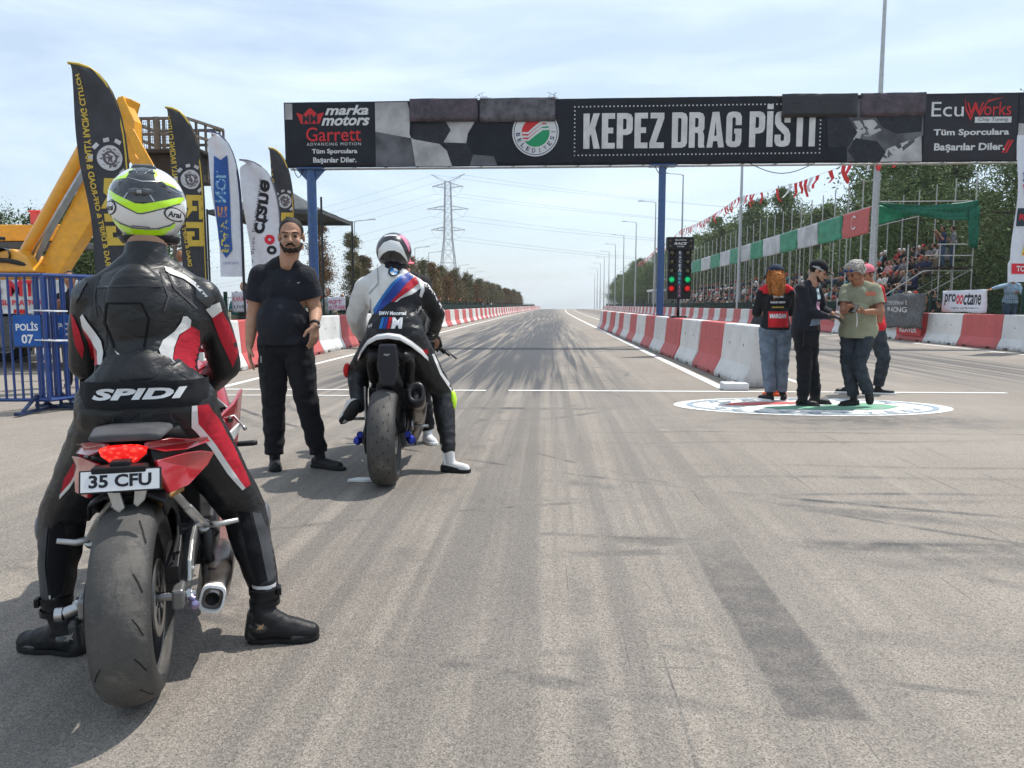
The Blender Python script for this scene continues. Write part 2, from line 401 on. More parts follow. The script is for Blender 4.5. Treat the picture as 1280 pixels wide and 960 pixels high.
# ================= GROUND =================
def asphalt():
    m, nt, p = newmat('worn asphalt'); k = NT(nt); v = k.coord(); X, Y, Z = k.sep(v)
    base = k.mix(k.ramp(k.noise(v, .35, 6, .6), .3, .72), (.258, .226, .190, 1), (.330, .292, .248, 1))
    base = k.mix(k.ramp(k.noise(v, 2.2, 5, .65), .3, .75, 0, .45), base, (.235, .207, .174, 1))
    # exposed aggregate
    ag = k.vor(v, 210, 'Color'); agv = k.sep(ag)[0]
    near = k.ramp(Y, 3.5, 14, 1.0, .25)
    base = k.mix(k.m('MULTIPLY', k.ramp(agv, .62, .95), k.m('MULTIPLY', near, .40)), base, (.52, .465, .40, 1))
    base = k.mix(k.m('MULTIPLY', k.ramp(agv, .42, .05), k.m('MULTIPLY', near, .60)), base, (.085, .077, .068, 1))
    fine = k.noise(v, 330, 3, .7)
    base = k.mix(k.m('MULTIPLY', k.ramp(fine, .52, .75), k.m('MULTIPLY', near, .45)), base, (.10, .09, .08, 1))
    # rubber laid down by tyres
    def acc(*t):
        r = t[0]
        for q in t[1:]: r = k.m('MAXIMUM', r, q)
        return r
    brk = k.m('MULTIPLY', k.ramp(k.noise(v, 5.5, 6, .7), .30, .62, .25, 1), k.ramp(k.noise(v, .8, 3, .6), .35, .62, .25, 1))
    grit = k.ramp(k.noise(v, 60, 4, .7), .3, .65, .55, 1)
    wob = k.m('MULTIPLY', k.m('SUBTRACT', k.noise(v, .45, 2, .5), .5), .5)
    def band(u, w, s, soft=.5):      # 1 inside |u|<w
        return k.m('MULTIPLY', k.ramp(k.m('ABSOLUTE', u), w*(1 - soft), w*(1 + soft), 1, 0), s)
    def rng(t, a, b, fa=.6, fb=.6):
        return k.m('MULTIPLY', k.ramp(t, a - fa, a + fa), k.ramp(t, b - fb, b + fb, 1, 0))
    def along(x0, a, b, y0, y1, w, s, fa=.5, fb=.5, soft=.5, q=0.0):   # mark running down the track: x = x0 + a(y-y0) + b(y-y0)^2
        dy = k.m('SUBTRACT', Y, y0)
        xc = k.m('ADD', k.m('MULTIPLY_ADD', dy, a, x0), k.m('MULTIPLY', k.m('MULTIPLY', dy, dy), b))
        return k.m('MULTIPLY', band(k.m('ADD', k.m('SUBTRACT', X, xc), k.m('MULTIPLY', wob, q)), w, s, soft), rng(Y, y0, y1, fa, fb))
    def across(y0, a, b, x0, x1, w, s, fa=.5, fb=.5, soft=.7, q=.55):
        dx = k.m('SUBTRACT', X, x0)
        yc = k.m('ADD', k.m('MULTIPLY_ADD', dx, a, y0), k.m('MULTIPLY', k.m('MULTIPLY', dx, dx), b))
        return k.m('MULTIPLY', band(k.m('ADD', k.m('SUBTRACT', Y, yc), k.m('MULTIPLY', wob, q)), w, s, soft), rng(X, x0, x1, fa, fb))
    def ring(cx_, cy_, R_, w, s):
        dx, dy = k.m('SUBTRACT', X, cx_), k.m('SUBTRACT', Y, cy_)
        return band(k.m('SUBTRACT', k.m('SQRT', k.m('ADD', k.m('MULTIPLY', dx, dx), k.m('MULTIPLY', dy, dy))), R_), w, s, .6)
    sv = k.mapv(v, (3.2, .05, 1)); st = k.noise(sv, 1.7, 5, .6, .15)
    sv2 = k.mapv(v, (9, .10, 1)); st2 = k.noise(sv2, 1.5, 4, .6, .1)
    streak = k.m('MULTIPLY', k.ramp(st, .36, .60), k.ramp(st2, .25, .7, .35, 1))
    lane1 = k.m('MULTIPLY', band(k.m('SUBTRACT', X, -1.5), 2.3, 1.25, .6), k.ramp(Y, 8.5, 12.5, .18, 1))
    lane2 = k.m('MULTIPLY', band(k.m('SUBTRACT', X, 7.4), 2.0, .8, .6), k.ramp(Y, 9, 14))
    core = k.m('MULTIPLY', along(-1.0, .03, 0, 11.5, 60, .75, 1.1, 2.5, 25, .8, .8), k.ramp(st2, .3, .62, .3, 1))
    core = k.m('MAXIMUM', core, k.m('MULTIPLY', along(-.50, .012, 0, 12.5, 36, .50, .95, 2.0, 14, .9, .8), k.ramp(st, .25, .55, .45, 1)))
    core2 = k.m('MULTIPLY', along(-3.3, .02, 0, 12, 90, .35, .55, 3, 30, .8, .8), k.ramp(st2, .3, .62, .2, 1))
    rub = acc(k.m('MULTIPLY', streak, lane1), k.m('MULTIPLY', streak, lane2), core, core2)
    rub = k.m('MAXIMUM', rub, k.m('MULTIPLY', k.m('MULTIPLY', band(k.m('SUBTRACT', X, -.6), 1.9, .32, .8), k.ramp(Y, 1.2, 4.5, .8, 1)), k.ramp(st, .36, .6)))
    marks = acc(
        along(.78, -.05, 0, 3.6, 5.6, .16, .30, .5, .8, .7, .3),
        across(8.62, .0, 0, -1.15, .55, .10, .62, .05, .9, .25, .1),
        across(19.3, .0, 0, -3.3, 2.6, .05, .8, .1, .1, .4, 0),
        across(7.95, -.02, .01, .9, 4.6, .42, .55, .9, 1.2, .9, .6),
        across(7.35, .0, .012, 1.0, 12, .10, .35, .5, 2, .7, .5),
        across(6.5, -.02, .02, -.6, 9, .045, .35, .5, 2, .6, .6),
        across(5.55, .05, -.01, .2, 7, .035, .3, .5, 2, .6, .7),
        across(3.86, -.12, .030, -.1, 4.0, .03, .62, .5, 1, .5, .3),
        across(3.80, -.10, .018, .2, 5, .10, .5, .4, 1.2, .7, .5),
        across(3.48, -.06, .03, 1.3, 4, .11, .42, .5, 1, .7, .5),
        across(2.85, -.20, .02, .1, 4, .09, .34, .4, 1, .8, .4),
        across(2.62, -.42, .10, .25, 3, .022, .62, .25, 1, .5, .3),
        across(4.6, -.10, .03, -1, 5, .05, .30, .6, 1, .7, .5),
        ring(5.5, 15.2, 11.3, .03, .8), ring(5.3, 15.0, 11.25, .09, .45), ring(2.6, -4.4, 9.2, .03, .55), ring(7.5, 12.0, 9.7, .025, .55), ring(-1.2, 9.6, 2.1, .05, .5), ring(-.6, 13.2, 1.9, .05, .6), ring(4.2, 17, 15.3, .04, .5), ring(-4, -1.2, 4.9, .05, .4),
        along(.35, .30, -.10, 11.2, 15.5, .05, .55, .4, 1, .5, .3),
        along(-.4, -.22, .05, 10.8, 15, .06, .55, .4, 1, .5, .3),
        along(-1.9, .15, -.03, 6.5, 12, .05, .45, .6, 2, .5, .4),
        across(6.95, .12, -.02, -.2, 6, .03, .45, .5, 1.5, .6, .3),
        across(5.05, .16, -.03, .0, 5.5, .05, .36, .5, 1.5, .6, .4),
        across(3.30, .30, -.07, -.9, 1.8, .05, .40, .5, .8, .6, .3),
        across(2.35, .25, -.05, -.6, 1.0, .03, .35, .3, .5, .6, .3),
        along(-.60, -.25, .12, 6.1, 8.4, .075, .55, .25, .5, .4, .4),
        along(-.33, -.04, .0, 2.4, 9.5, .028, .42, .8, 1.5, .6, .25),
        along(-.22, -.03, .0, 2.1, 8, .020, .45, .5, 1.5, .6, .25),
        along(-.05, -.02, .0, 1.6, 12, .022, .36, .5, 3, .6, .25),
        along(-.75, .02, .0, 1.5, 6, .10, .34, .5, 1.5, .8, .4),
        along(.12, .01, .0, 1.3, 3.4, .06, .40, .4, .8, .7, .3),
        along(-.35, .03, .002, 9, 30, .05, .55, 1, 8, .5, .6),
        along(-1.9, .03, .002, 9, 40, .07, .5, 1, 8, .5, .6),
        along(-.75, .06, .001, 10, 35, .04, .5, 1, 8, .5, .7))
    marks = k.m('MULTIPLY', k.m('MULTIPLY', marks, brk), grit)
    blot = k.m('MULTIPLY', k.ramp(k.noise(v, .9, 7, .72, .5), .55, .75), .42)
    burn = k.m('MULTIPLY', along(.80, .0, 0, 2.10, 3.9, .125, .52, .04, 1.0, .18, .05), k.m('MULTIPLY', k.ramp(k.noise(v, 90, 4, .75), .25, .7, .5, 1), k.ramp(k.noise(v, 7, 6, .75), .3, .6, .6, 1)))   # single wide burnout strip
    marks = k.m('MAXIMUM', marks, burn)
    sc1 = k.ramp(k.noise(k.mapv(v, (26, .30, 1), (0, 0, .06)), 1.3, 4, .6, .1), .60, .70); sc2 = k.ramp(k.noise(k.mapv(v, (20, .5, 1), (0, 0, -.22)), 1.1, 4, .6, .1), .63, .72)
    sc3 = k.ramp(k.noise(k.mapv(v, (.35, 12, 1), (0, 0, .10)), 1.2, 4, .6, .1), .62, .74)
    scr = k.m('MULTIPLY', k.m('MAXIMUM', k.m('MAXIMUM', sc1, sc2), sc3), k.m('MULTIPLY', k.ramp(k.noise(v, .6, 3, .6), .35, .65, .1, .48), k.ramp(Y, 16, 30, 1, .3)))
    marks = k.m('MAXIMUM', marks, k.m('MULTIPLY', scr, grit))
    tot = k.m('MAXIMUM', k.m('MULTIPLY', rub, grit), k.m('MAXIMUM', marks, blot))
    tot = k.m('MULTIPLY', tot, 1.75, 0, True)
    base = k.mix(tot, base, (.048, .048, .050, 1))
    # pale scrubbed streaks and faint yellow spots
    pale = k.m('MULTIPLY', k.ramp(k.noise(k.mapv(v, (5, .25, 1)), 1.1, 5, .6), .58, .75), k.ramp(Y, 2, 12, .34, .18))
    base = k.mix(pale, base, (.40, .355, .30, 1))
    nt.links.new(base, p.inputs['Base Color'])
    nt.links.new(k.m('SUBTRACT', .88, k.m('MULTIPLY', tot, .25)), p.inputs['Roughness'])
    h = k.m('ADD', k.m('MULTIPLY', k.vor(v, 210), 1.0), k.m('MULTIPLY', fine, .8))
    nt.links.new(k.bump(h, .65, .004), p.inputs['Normal'])
    p.inputs['Specular IOR Level'].default_value = .35
    return m
def soil():
    m, nt, p = newmat('dry verge soil'); k = NT(nt); v = k.coord()
    a = k.mix(k.ramp(k.noise(v, .3, 8, .7), .35, .65), (.20, .155, .10, 1), (.07, .09, .03, 1))
    a = k.mix(k.ramp(k.noise(v, 9, 5, .7), .4, .7, 0, .5), a, (.30, .25, .18, 1))
    nt.links.new(a, p.inputs['Base Color']); p.inputs['Roughness'].default_value = .95
    nt.links.new(k.bump(k.noise(v, 12, 6, .7), .6, .05), p.inputs['Normal']); return m
def strip_mesh(xs, ys, zf, xf=lambda x, y: x):
    mb = MB(); vs = [(xf(x, y), y, zf(x, y)) for y in ys for x in xs]; n = len(xs)
    fs = [(j*n + i, j*n + i + 1, (j + 1)*n + i + 1, (j + 1)*n + i) for j in range(len(ys) - 1) for i in range(n - 1)]
    mb.add(vs, fs); return mb
def crest(y): return 0 if y < 215 else -(y - 215)*.022 if y < 900 else -15.07 - (y - 900)*.004
YS = [-60, -10, 5, 20, 40, 60, 80, 100, 120, 140, 160, 180, 200, 215, 230, 260, 320, 450, 900, 1500]
g = strip_mesh([-900, -300, -60, -20, 0, 20, 60, 300, 900], YS, lambda x, y: crest(y) - .012).build('ground', soil(), None)
tag(g, kind='structure')
ASPH = asphalt()
g = strip_mesh([-6.9, -3, 0, 3, 6, 9, 12.7], [y for y in YS if 20 <= y <= 450], lambda x, y: crest(y), lambda x, y: x + bend(y)).build('track', ASPH, None)
tag(g, kind='structure')
g = strip_mesh([-42, -20, -7, 0, 7, 12.7], [-12, 0, 10, 20], lambda x, y: 0).build('paddock_tarmac', ASPH, None)
tag(g, kind='structure')
def linepaint():
    m, nt, p = newmat('worn road paint'); k = NT(nt); v = k.coord()
    w = k.ramp(k.noise(v, 14, 6, .75), .55, .72)
    c = k.mix(k.m('MULTIPLY', w, .75), (.74, .73, .70, 1), (.27, .26, .24, 1))
    nt.links.new(c, p.inputs['Base Color']); p.inputs['Roughness'].default_value = .7; return m
LP = linepaint()
def roadline(name, pts, w, m=LP, z=.005):
    mb = MB(); vs = []; fs = []
    for i, (x, y) in enumerate(pts):
        a = V((x, y, 0)); d = (V((*pts[min(i + 1, len(pts) - 1)], 0)) - V((*pts[max(i - 1, 0)], 0))).normalized(); n = V((-d.y, d.x, 0))*w/2
        zz = crest(y) + z; vs += [(a.x - n.x, a.y - n.y, zz), (a.x + n.x, a.y + n.y, zz)]
    fs = [(2*i, 2*i + 1, 2*i + 3, 2*i + 2) for i in range(len(pts) - 1)]
    mb.add(vs, fs); return tag(mb.build(name, m, None), kind='structure')
yy = [20, 40, 60, 80, 100, 120, 140, 160, 180, 200, 215, 230]
roadline('lane_line', [(2.42, 10.75)] + [(2.36 - .004*(y - 20) + bend(y), y) for y in yy], .14)
roadline('lane_line', [(-4.72, 9.0)] + [(-4.72 + bend(y), y) for y in yy], .12)
roadline('lane_line', [(11.15, 4.0)] + [(11.15 + bend(y), y) for y in yy], .12)
roadline('lane_line', [(3.75, 11.0)] + [(3.75 + bend(y), y) for y in yy], .10)
roadline('start_line', [(-6.0, 10.35), (-.9, 10.4)], .10)
roadline('start_line', [(-.6, 10.42), (6.1, 10.46)], .10)
roadline('start_line', [(-6.0, 9.65), (-2.4, 9.72)], .07)

# painted town emblem on the tarmac
def faded(name, col):
    m, nt, p = newmat(name); k = NT(nt); v = k.coord()
    w = k.ramp(k.noise(v, 11, 7, .75), .44, .66)
    nt.links.new(k.mix(k.m('MULTIPLY', w, .85), c4(col), (.29, .275, .25, 1)), p.inputs['Base Color']); p.inputs['Roughness'].default_value = .8; return m
fw, fr, fg, fb = faded('faded white paint', (.72, .72, .68)), faded('faded red paint', (.62, .07, .07)), faded('faded green paint', (.13, .38, .24)), faded('faded blue paint', (.24, .34, .44))
em = empty('painted_emblem', 'large round town emblem painted white, red and green on tarmac under the talking officials', 'road marking', (3.02, 8.98, 0))
EX, EY = 1.58, .80
lay('emblem_base', [disc(EX, 56, ry=EY)], (0, 0, .004), (1, 0, 0), (0, 1, 0), fw, em, 0)
lay('emblem_ring', annulus(1.36, 1.43, 56, k=EY/EX), (0, 0, .008), (1, 0, 0), (0, 1, 0), fb, em, 0)
lay('emblem_red', [[(-1.0, .02), (-.85, .22), (-.4, .33), (.15, .36), (.1, .22), (-.35, .12), (-.75, -.02)]], (0, 0, .008), (1, 0, 0), (0, 1, 0), fr, em, 0)
lay('emblem_green', [[(1.0, -.02), (.9, .2), (.62, .3), (.35, .12), (-.1, -.02), (-.6, -.12), (-.45, -.3), (.2, -.34), (.75, -.26)]], (0, 0, .008), (1, 0, 0), (0, 1, 0), fg, em, 0)
for ch, a in zip('KEPEZ', (148, 119, 90, 61, 32)):
    t = text_fit(ch, .16, .17, bold=.02); lay('lettering', t, (1.2*cos(R(a)), 1.2*EY/EX*sin(R(a)), .009), (1, 0, 0), (0, 1, 0), fb, em, 0)
for i, ch in enumerate('BELEDİYESİ'):
    a = 205 + i*14.5; t = text_fit(ch, .12, .13, bold=.02); lay('lettering', t, (1.2*cos(R(a)), 1.2*EY/EX*sin(R(a)), .009), (1, 0, 0), (0, 1, 0), fb, em, 0)
# crumpled scrap and white block on the ground
o = MB().prism([(-.09, -.03), (-.03, .035), (.09, .03), (.085, -.02), (.02, -.04)], (0, 0, .012), (1, 0, 0), (0, 1, 0), .02).build('paper_scrap', M['white'], None, bevel=.004)
o.location = (-1.27, 4.95, 0); tag(o, 'crumpled white scrap lying on the tarmac left of the second motorcycle tyre', 'litter')
o = MB().box((0, 0, .05), (.34, .28, .10)).build('kerb_block', M['offwhite'], None, bevel=.012)
o.location = (2.55, 10.72, 0); tag(o, 'low white block on the ground at the near foot of the centre barrier line', 'block')

# ================= CONCRETE BARRIERS =================
def barrierpaint(name, col):
    m, nt, p = newmat(name); k = NT(nt); v = k.coord(); X, Y, Z = k.sep(v)
    rnd = nt.nodes.new('ShaderNodeObjectInfo').outputs['Random']
    vv = nt.nodes.new('ShaderNodeVectorMath'); vv.operation = 'ADD'
    nt.links.new(v, vv.inputs[0]); nt.links.new(k.m('MULTIPLY', rnd, 40), vv.inputs[1]); v2 = vv.outputs[0]
    c = k.mix(k.ramp(k.noise(v2, 1.6, 6, .65), .35, .7), c4(col), c4([x*.82 for x in col]))
    drip = k.ramp(k.noise(k.mapv(v2, (14, 14, .9)), 1.2, 5, .7), .55, .78)
    c = k.mix(k.m('MULTIPLY', drip, .22), c, (.16, .14, .12, 1))
    chip = k.ramp(k.noise(v2, 6, 9, .78), .60, .66)
    c = k.mix(k.m('MULTIPLY', chip, .38), c, (.42, .39, .35, 1))
    low = k.m('MULTIPLY', k.ramp(Z, .02, .16, 1, 0), k.ramp(k.noise(v2, 6, 6, .7), .35, .6))
    c = k.mix(k.m('MULTIPLY', low, .55), c, (.10, .09, .08, 1))
    nt.links.new(c, p.inputs['Base Color']); p.inputs['Roughness'].default_value = .62
    nt.links.new(k.bump(k.noise(v2, 25, 6, .7), .35, .01), p.inputs['Normal']); return m
BR, BW = barrierpaint('red barrier paint', (.56, .10, .095)), barrierpaint('white barrier paint', (.70, .70, .68))
def barrier_mesh(L, w=.29, h=.88):
    """half-width profile of a jersey barrier, length L along y, with forklift notches below"""
    prof = [(w, 0), (w, .07), (w*.62, .30), (w*.46, h - .02), (w*.40, h), (-w*.40, h), (-w*.46, h - .02), (-w*.62, .30), (-w, .07), (-w, 0)]
    mb = MB(); g_ = .012
    ys = [g_, .30, .30, .50, .50, L - .5, L - .5, L - .3, L - .3, L - g_]
    rings = []
    for i, y in enumerate(ys):
        up = .055 if i in (2, 3, 6, 7) else 0
        rings.append([V((x, y, max(z, up))) for x, z in prof])
    mb.loft(rings)
    mb.cur = 1
    for y in (L*.28, L*.72):
        for sx in (1, -1):
            mb.lathe([(-.01, .0001), (-.01, .022), (.004, .022), (.004, .0001)], (sx*w*.535, y, .58), (sx, 0, 0), 8)
    return mb
def barrier_line(xf, y0, L, n, first_red, names, far_from, grp, w=.29, h=.88):
    me = barrier_mesh(L, w, h).mesh('concrete_barrier')
    bm = bmesh.new(); bm.from_mesh(me); bmesh.ops.recalc_face_normals(bm, faces=bm.faces)
    bmesh.ops.bevel(bm, geom=[e for e in bm.edges if e.calc_length() > .2 and len(e.link_faces) == 2 and e.calc_face_angle(0) > .5], offset=.012, segments=1, affect='EDGES')
    bm.to_mesh(me); bm.free()
    me.materials.append(BW); me.materials.append(M['dkmetal'])
    out = []
    ordw = ['first', 'second', 'third', 'fourth', 'fifth', 'sixth', 'seventh', 'eighth', 'ninth', 'tenth', 'eleventh', 'twelfth', 'thirteenth', 'fourteenth', 'fifteenth']
    cnt = {True: 0, False: 0}
    for i in range(n):
        red = (i % 2 == 0) == first_red; y = y0 + i*L
        o = bpy.data.objects.new('concrete_barrier', me); C.objects.link(o)
        o.location = (xf(y) + random.uniform(-.018, .018), y, crest(y)); o.rotation_euler = (0, 0, -atan2(xf(y + L) - xf(y), L) + random.uniform(-.012, .012))
        o.material_slots[0].link = 'OBJECT'; o.material_slots[0].material = BR if red else BW
        col = 'red' if red else 'white'
        if i < far_from: lab = '%s concrete barrier, %s %s one from the camera in %s' % (col, ordw[cnt[red]], col, names)
        else: lab = 'small %s concrete barrier far down the track in %s' % (col, names)
        cnt[red] += 1
        tag(o, lab, 'barrier', grp if i < far_from else 'far %s blocks of %s' % (col, names))
        out.append(o)
    return out
cxl = lambda y: 3.02 - .0135*(y - 11)
barrier_line(cxl, 10.98, 1.9, 15, False, 'the centre line', 15, 'barriers of the centre line')
barrier_line(lambda y: -5.84 + bend(y), 12.05, 1.55, 4, False, 'the near left run', 4, 'barriers at the near end of the left line', .29, .9)
barrier_line(lambda y: -5.82 + bend(y), 18.25, 2.0, 98, False, 'left line past gantry post', 18, 'barriers of the left line', .29, .9)
barrier_line(lambda y: 12.02 + bend(y), 14.75, 2.0, 100, False, 'the right line', 20, 'barriers of the right line', .27, .92)

# ================= GANTRY =================
YG = 22.5
gan = empty('start_gantry', 'blue posted start gantry carrying the long black KEPEZ DRAG PİSTİ banner over the track', 'gantry', (0, YG, 0))
for px in (-7.08, 3.14, 13.6):
    mb = MB(); mb.tube([(px, 0, 0), (px, 0, 5.1)], .14 if px < 0 else .105, 16)
    mb.lathe([(0, .28), (.02, .28), (.02, .14)], (px, 0, 0), n=16)
    mb.build('post', M['postblue'], gan, 40)
    mb = MB()
    for s in ((-1, 1) if px < 0 else ()): mb.prism([(0, -.32), (s*.30, 0), (0, 0)], (px + s*.13, 0, 5.12), (1, 0, 0), (0, 0, 1), .03)
    mb.box((px, 0, 5.14), (.75, .4, .04)); mb.build('bracket', M['postblue'], gan)
mb = MB()
for zz in (5.22, 7.02):
    for yb in (.05, .5): mb.tube([(-7.85, yb, zz), (14.5, yb, zz)], .035, 6)
for i in range(24):
    x = -7.8 + i*.95
    mb.tube([(x, .5, 5.22), (x + .475, .5, 7.02), (x + .95, .5, 5.22)], .018, 5); mb.tube([(x, .05, 7.02), (x, .5, 7.02)], .018, 5)
    mb.tube([(x, .05, 5.22), (x, .5, 5.22), (x, .5, 7.02)], .018, 5)
mb.build('truss', M['galv'], gan)
# a printed banner tarpaulin stretched over the truss, slightly buckled
def banner_mesh(x0, x1, z0, z1, y, amp=.02, seed=0, th=.05):
    nx = int((x1 - x0)/.12); nz_ = int((z1 - z0)/.12); mb = MB(); vs = []
    for j in range(nz_ + 1):
        for i in range(nx + 1):
            x = x0 + (x1 - x0)*i/nx; z = z0 + (z1 - z0)*j/nz_
            e = amp*(noise.noise(V((x*1.1 + seed, z*.5, seed))) + .5*noise.noise(V((x*3 + z*2, z*2.2 + seed, 3))))
            vs.append((x, y + e, z))
    fs = [(j*(nx + 1) + i, j*(nx + 1) + i + 1, (j + 1)*(nx + 1) + i + 1, (j + 1)*(nx + 1) + i) for j in range(nz_) for i in range(nx)]
    mb.add(vs, fs); return mb
ban = banner_mesh(-7.83, 14.6, 5.17, 7.03, -.02, .028).build('banner', M['bannerblack'], gan, True)
so = ban.modifiers.new('s', 'SOLIDIFY'); so.thickness = .012; so.offset = 1
U, Wv = (1, 0, 0), (0, 0, 1)
def gprint(name, src, x, z, m, off=.006, ml=.25, **k):
    off += .012
    return lay(name, src, (x, 0, z), U, Wv, m, gan, off, ban, ml, **k)
pw, pr_, pg_ = print_('banner white ink', (.62, .62, .62)), print_('banner red ink', (.55, .03, .035)), print_('banner green ink', (.02, .28, .12))
pgrey, pblack, pmid = PM('flag print pale grey', (.40, .39, .39), .5, var=.3, scale=1.2), PM('flag print black', (.02, .022, .028), .5, var=.3), PM('flag print mid grey', (.10, .10, .11), .5, var=.5, scale=1.4)
# left sponsor panel (x -7.8 .. -5.15)
gprint('print_patch', [rect(-7.80, 6.55, -7.58, 7.0)], 0, 0, pgrey)
gprint('logo', [[(-7.42, 6.68), (-7.22, 6.62), (-7.02, 6.80), (-6.98, 6.80), (-6.80, 6.63), (-6.60, 6.68), (-6.74, 6.36), (-7.28, 6.36)]], -.05, .06, pr_, .006)
gprint('logo', text_fit('MM', .44, .25, bold=.03), -7.06, 6.56, pblack, .011)
gprint('lettering', text_fit('marka', 1.28, .28, bold=.03, shear=.3), -5.98, 6.80, pw)
gprint('lettering', text_fit('motors', 1.42, .28, bold=.03, shear=.3), -6.02, 6.50, pw)
gprint('lettering', text_fit('Garrett', 1.62, .40, bold=.005), -6.38, 6.12, pr_)
gprint('lettering', text_fit('ADVANCING MOTION', 1.6, .085, space=1.3), -6.38, 5.84, pw)
gprint('lettering', text_fit('Tüm Sporculara', 1.34, .17, bold=.03), -6.36, 5.62, pw)
gprint('lettering', text_fit('Başarılar Diler.', 1.28, .19, bold=.03), -6.36, 5.37, pw)
# black and white waving flag print
for pts, m_ in [([(-5.15, 7.0), (-4.2, 7.0), (-4.12, 6.7), (-4.15, 6.1), (-4.1, 5.98), (-5.15, 6.18)], pgrey),
                ([(-5.15, 6.18), (-4.1, 5.98), (-3.98, 5.19), (-5.15, 5.19)], pmid),
                ([(-4.1, 5.98), (-3.35, 5.88), (-3.05, 5.6), (-2.92, 5.19), (-3.98, 5.19)], pgrey),
                ([(-4.0, 6.42), (-3.1, 6.45), (-2.95, 6.2), (-3.2, 5.8), (-4.05, 5.95)], pblack),
                ([(-3.1, 6.45), (-2.2, 6.5), (-2.45, 6.1), (-2.5, 5.82), (-2.95, 5.85), (-3.15, 5.85)], pgrey),
                ([(-3.15, 5.85), (-2.5, 5.82), (-2.3, 5.5), (-2.4, 5.19), (-2.92, 5.19)], pblack),
                ([(-2.35, 5.5), (-1.7, 5.45), (-1.6, 5.19), (-2.4, 5.19)], pmid),
                ([(8.2, 6.9), (10.3, 6.95), (10.35, 5.9), (9.6, 5.3), (8.3, 5.2)], pmid),
                ([(8.25, 6.30), (9.0, 6.35), (9.2, 6.05), (8.6, 5.75), (8.15, 5.9)], pgrey),
                ([(7.68, 6.5), (8.2, 6.5), (8.55, 6.0), (8.3, 5.6), (7.75, 5.6)], pblack),
                ([(8.5, 5.85), (9.1, 5.75), (9.35, 5.45), (9.2, 5.19), (8.55, 5.19), (8.3, 5.5)], pblack),
                ([(9.15, 5.19), (9.4, 5.55), (10.3, 5.9), (10.36, 5.19)], pgrey),
                ([(9.0, 6.5), (10.3, 6.5), (10.3, 6.0), (9.6, 5.95), (9.2, 6.15)], pblack),
                ([(12.92, 6.95), (14.0, 6.95), (14.0, 6.1), (12.92, 6.2)], pblack), ([(12.92, 6.2), (14, 6.1), (14, 5.2), (12.92, 5.2)], pgrey)]:
    gprint('flag_print', [pts], 0, 0, m_, .006 if m_ is not pblack else .010)
# town seal
SX, SZ = -.50, 6.10
gprint('seal', [disc(.67, 40)], SX, SZ, pw, .006); gprint('seal_ring', annulus(.61, .63, 40), SX, SZ, PM('seal navy', (.02, .03, .09)), .010)
gprint('seal_red', [disc(.40, 24, a0=R(40), a1=R(222))], SX, SZ, pr_, .011)
gprint('seal_green', [disc(.40, 24, a0=R(222), a1=R(400))], SX, SZ, pg_, .011)
for q in (-.1, 0, .1):
    gprint('seal_wave', [[(-.40, -.14 + q), (-.2, -.14 + q), (.0, .02 + q), (.2, .16 + q), (.40, .17 + q), (.38, .22 + q), (.16, .22 + q), (-.05, .06 + q), (-.22, -.09 + q), (-.38, -.08 + q)]], SX, SZ, pw, .015)
for i, ch in enumerate('BELEDİYESİ'):
    a = 186 + i*19.5; gprint('lettering', text_fit(ch, .10 if ch != 'İ' else .04, .12, bold=.02), SX + .505*cos(R(a)), SZ + .505*sin(R(a)), PM('seal navy', (0, 0, 0)), .011, rot=R(a + 90))
